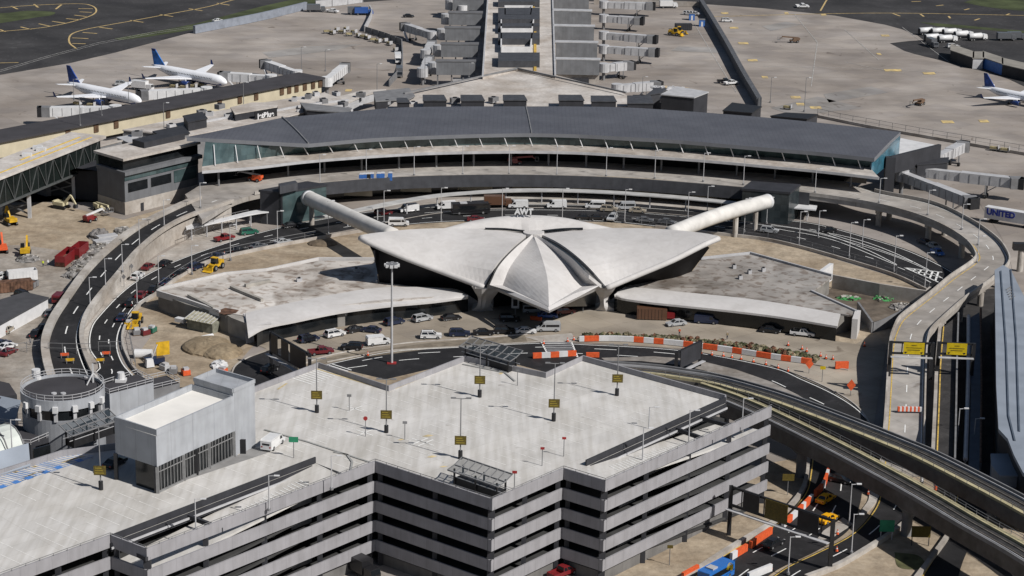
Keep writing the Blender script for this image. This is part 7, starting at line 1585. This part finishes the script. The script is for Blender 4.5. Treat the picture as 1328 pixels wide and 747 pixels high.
# items under aircraft and along gates
for i,(x,y) in enumerate(((100,134),(118,136),(140,140),(150,139),(225,112),(238,113),(250,112),(262,110))): cart(x,y,'baggage cart under the %s, %s from left'%('nearer airliner' if i<4 else 'farther airliner',ORD[i%4]),8,1)
# rooftop clutter
def unit(px,py,z,w_,d_,h,label,m=MMID,rz=.3):
    o=thing('roof_unit',P(px,py,z),rz,label,'roof unit'); part(MB().box(-w_/2,-d_/2,.2,w_/2,d_/2,h),'housing',m,o); part(MB().cyl((0,0),min(w_,d_)*.36,h,h+.25,12),'fan',BLACK,o); part(MB().box(-w_/2,-d_/2,0,w_/2,d_/2,.2),'curb',MLIGHT,o)
for i,(x,y,z,l) in enumerate(((178,177,9,'beside the grey plant unit at left'),(262,149,7,'right of the plant housing'),(285,141,7,'left of the airline sign'),(400,128,7,'at the connector roofs, left one'),(420,134,7,'at the connector roofs, middle one'),(445,138,7,'at the connector roofs, right one'),(468,126,6,'at the pale connector roof'),(590,133,8.2,'between plant boxes left of the pier'),(640,132,8.2,'between plant boxes before the pier'),(860,132,6,'left of large dark hall base'))): unit(x,y,z,3,2,1.6,'small grey roof unit '+l,rz=i*.5)
for i,(x,y,l) in enumerate(((952,348,'left vent'),(972,355,'middle vent'),(990,352,'right vent'),(960,362,'front vent'))): unit(x,y,4.6,.9,.9,.9,'small roof vent on the grey stained wing, '+l,MLIGHT)
for i,(x,y,l) in enumerate(((388,365,'left'),(462,352,'right'))): unit(x,y,4.6,1.2,1.0,.8,'small roof vent on the pale stained wing, '+l,MLIGHT)
# greenery debris in the yard
rubble(1100,387,3,2,20,'green tarp heap on the brown yard floor',[mat('tarp_green',(.06,.25,.08),.7,.2,1),RB[1],RB[2]],41,h=.8); rubble(1145,388,2.5,2,25,'green and grey debris along the yard wall',[mat('tarp_green',(.06,.25,.08)),RB[1],RB[2]],42,h=.8); rubble(1172,399,3.5,3,40,'dark debris heap in the right corner of the brown yard',RB,43,h=1.2)
# pillars and small things beside guideways
gb_=[(1081,568),(1105,580),(1130,592),(1149,600),(1172,613),(1195,626),(1213,637),(1231,646)]
for i,(x,y) in enumerate(gb_): 
    o=thing('barrel' if i%3==0 else 'marker_post',P(x,y,6 if False else 0.1),0,('pale marker post in the gap between the guideways, %s from the garage'%ORD[i]) if i%3 else 'orange barrel between the guideways, %s marker from the garage'%ORD[i],'post'); part(MB().cyl((0,0),.3,0,4.2 if i%3 else 2,8),'body',MWHITE if i%3 else ORANGE,o); part(MB().cyl((0,0),.35,0,.3,8),'base',BLACK,o)

fence('chain_link_fence',[(63,458),(105,459),(118,459)],2.4,'mesh gate fence closing the foot of the dark exit ramp',z=1.6,step=3,sm=False)
fence('chain_link_fence',[(128,455),(158,455)],2.2,'mesh gate fence closing the arrivals road at the left bend',z=.2,step=3,sm=False)
fence('chain_link_fence',[(8,462),(34,457),(62,452)],2.4,'mesh fence along the gravel yard edge at far left',z=.1,step=4,sm=False)
fence('chain_link_fence',[(176,478),(168,440),(172,424)],2.0,'mesh fence beside the crates inside the left road bend',z=.1,step=4,sm=False)
for x,y,z,l in((84,464,1.6,'orange barricade at the foot of the dark exit ramp'),(138,462,.2,'orange barricade at left bend of the arrivals road'),(91,471,1.4,'yellow barrel stand behind round tower railing'),(130,471,.2,'yellow barrel stand right of the round tower')):
    o=thing('barricade',P(x,y,z),.2,l,'barricade'); part(MB().box(-.9,-.1,.5,.9,.1,1.1),'board',ORANGE if 'orange' in l else MACHY,o)
    for s_ in(-.7,.7): part(MB().bar((s_,-.3,0),(s_,0,1.1),.1),'leg',MMID,o); part(MB().bar((s_,.3,0),(s_,0,1.1),.1),'leg',MMID,o)
rr2=random.Random(77)
for i,(x,y,z) in enumerate(((852,137,6.5),(862,139,6.5),(872,138,6.5),(884,140,6.5))): rubble(x,y,2.2,1.8,14,'roofing material heap beside the large dark hall, %s from left'%ORD[i],[MLIGHT,mat('timber_tan',(.35,.27,.17),.9,.2,1),MWHITE],60+i,'material_pile',1.0).location.z=z-.1
for i,(x,y,z,l) in enumerate(((272,150,7,'near the plant housing'),(296,153,7,'below the airline sign wing'),(222,166,7,'over the pale strip'),(318,147,7,'right below the sign building'),(382,131,7,'right of the airline sign'),(410,124,7,'upper one by the gate building end'),(436,124,6,'upper one by the stair jet bridge'),(452,146,7,'at the pale roofs near the fold of the terminal'),(502,135,7,'left of the first plant box'),(536,137,7,'between the first two plant boxes'))): unit(x,y,z,2.4,1.8,1.3,'small pale roof unit '+l,MLIGHT,i*.4)
for i,px in enumerate(([(330,150),(400,137),(452,131)],[(262,160),(330,147)],[(385,145),(470,136)])):
    o=tag(MB().wallp(PP(px,7.05),.7,.5).build('roof_duct',MLIGHT),('long pale duct on the roofs right of the airline sign','pale duct on the roof strip left of the airline sign','pale duct just behind the left fold of the terminal roof')[i],'duct')
# hatched wedge and gore lines on the right arrivals road
mb=MB(); a,b,c=P(1173,347,.2),P(1222,353,.2),P(1222,368,.2)
def seg(u,v,w_=.2): mb.loft(offs([u,v],w_),offs([u,v],-w_),0,True)
seg(a,b); seg(a,c); seg(a,b.lerp(c,.5),.15)
for t in(.3,.45,.6,.75,.9): seg(a.lerp(b,t),a.lerp(c,t-.08),.25)
for px in ([(1000,291),(1060,301),(1120,322),(1163,343)],[(1010,297),(1080,311),(1163,344)],[(1050,297),(1110,310),(1160,328),(1205,350)],[(1075,303),(1130,320),(1185,340)]): 
    q=spl(PP(px,.2),6); mb.loft(offs(q,.13),offs(q,-.13),0,True)
struct(mb,'road_marking',WHITE)
for o in list(bpy.data.objects):
    for k in('wl','paint','h'):
        if k in o: del o[k]
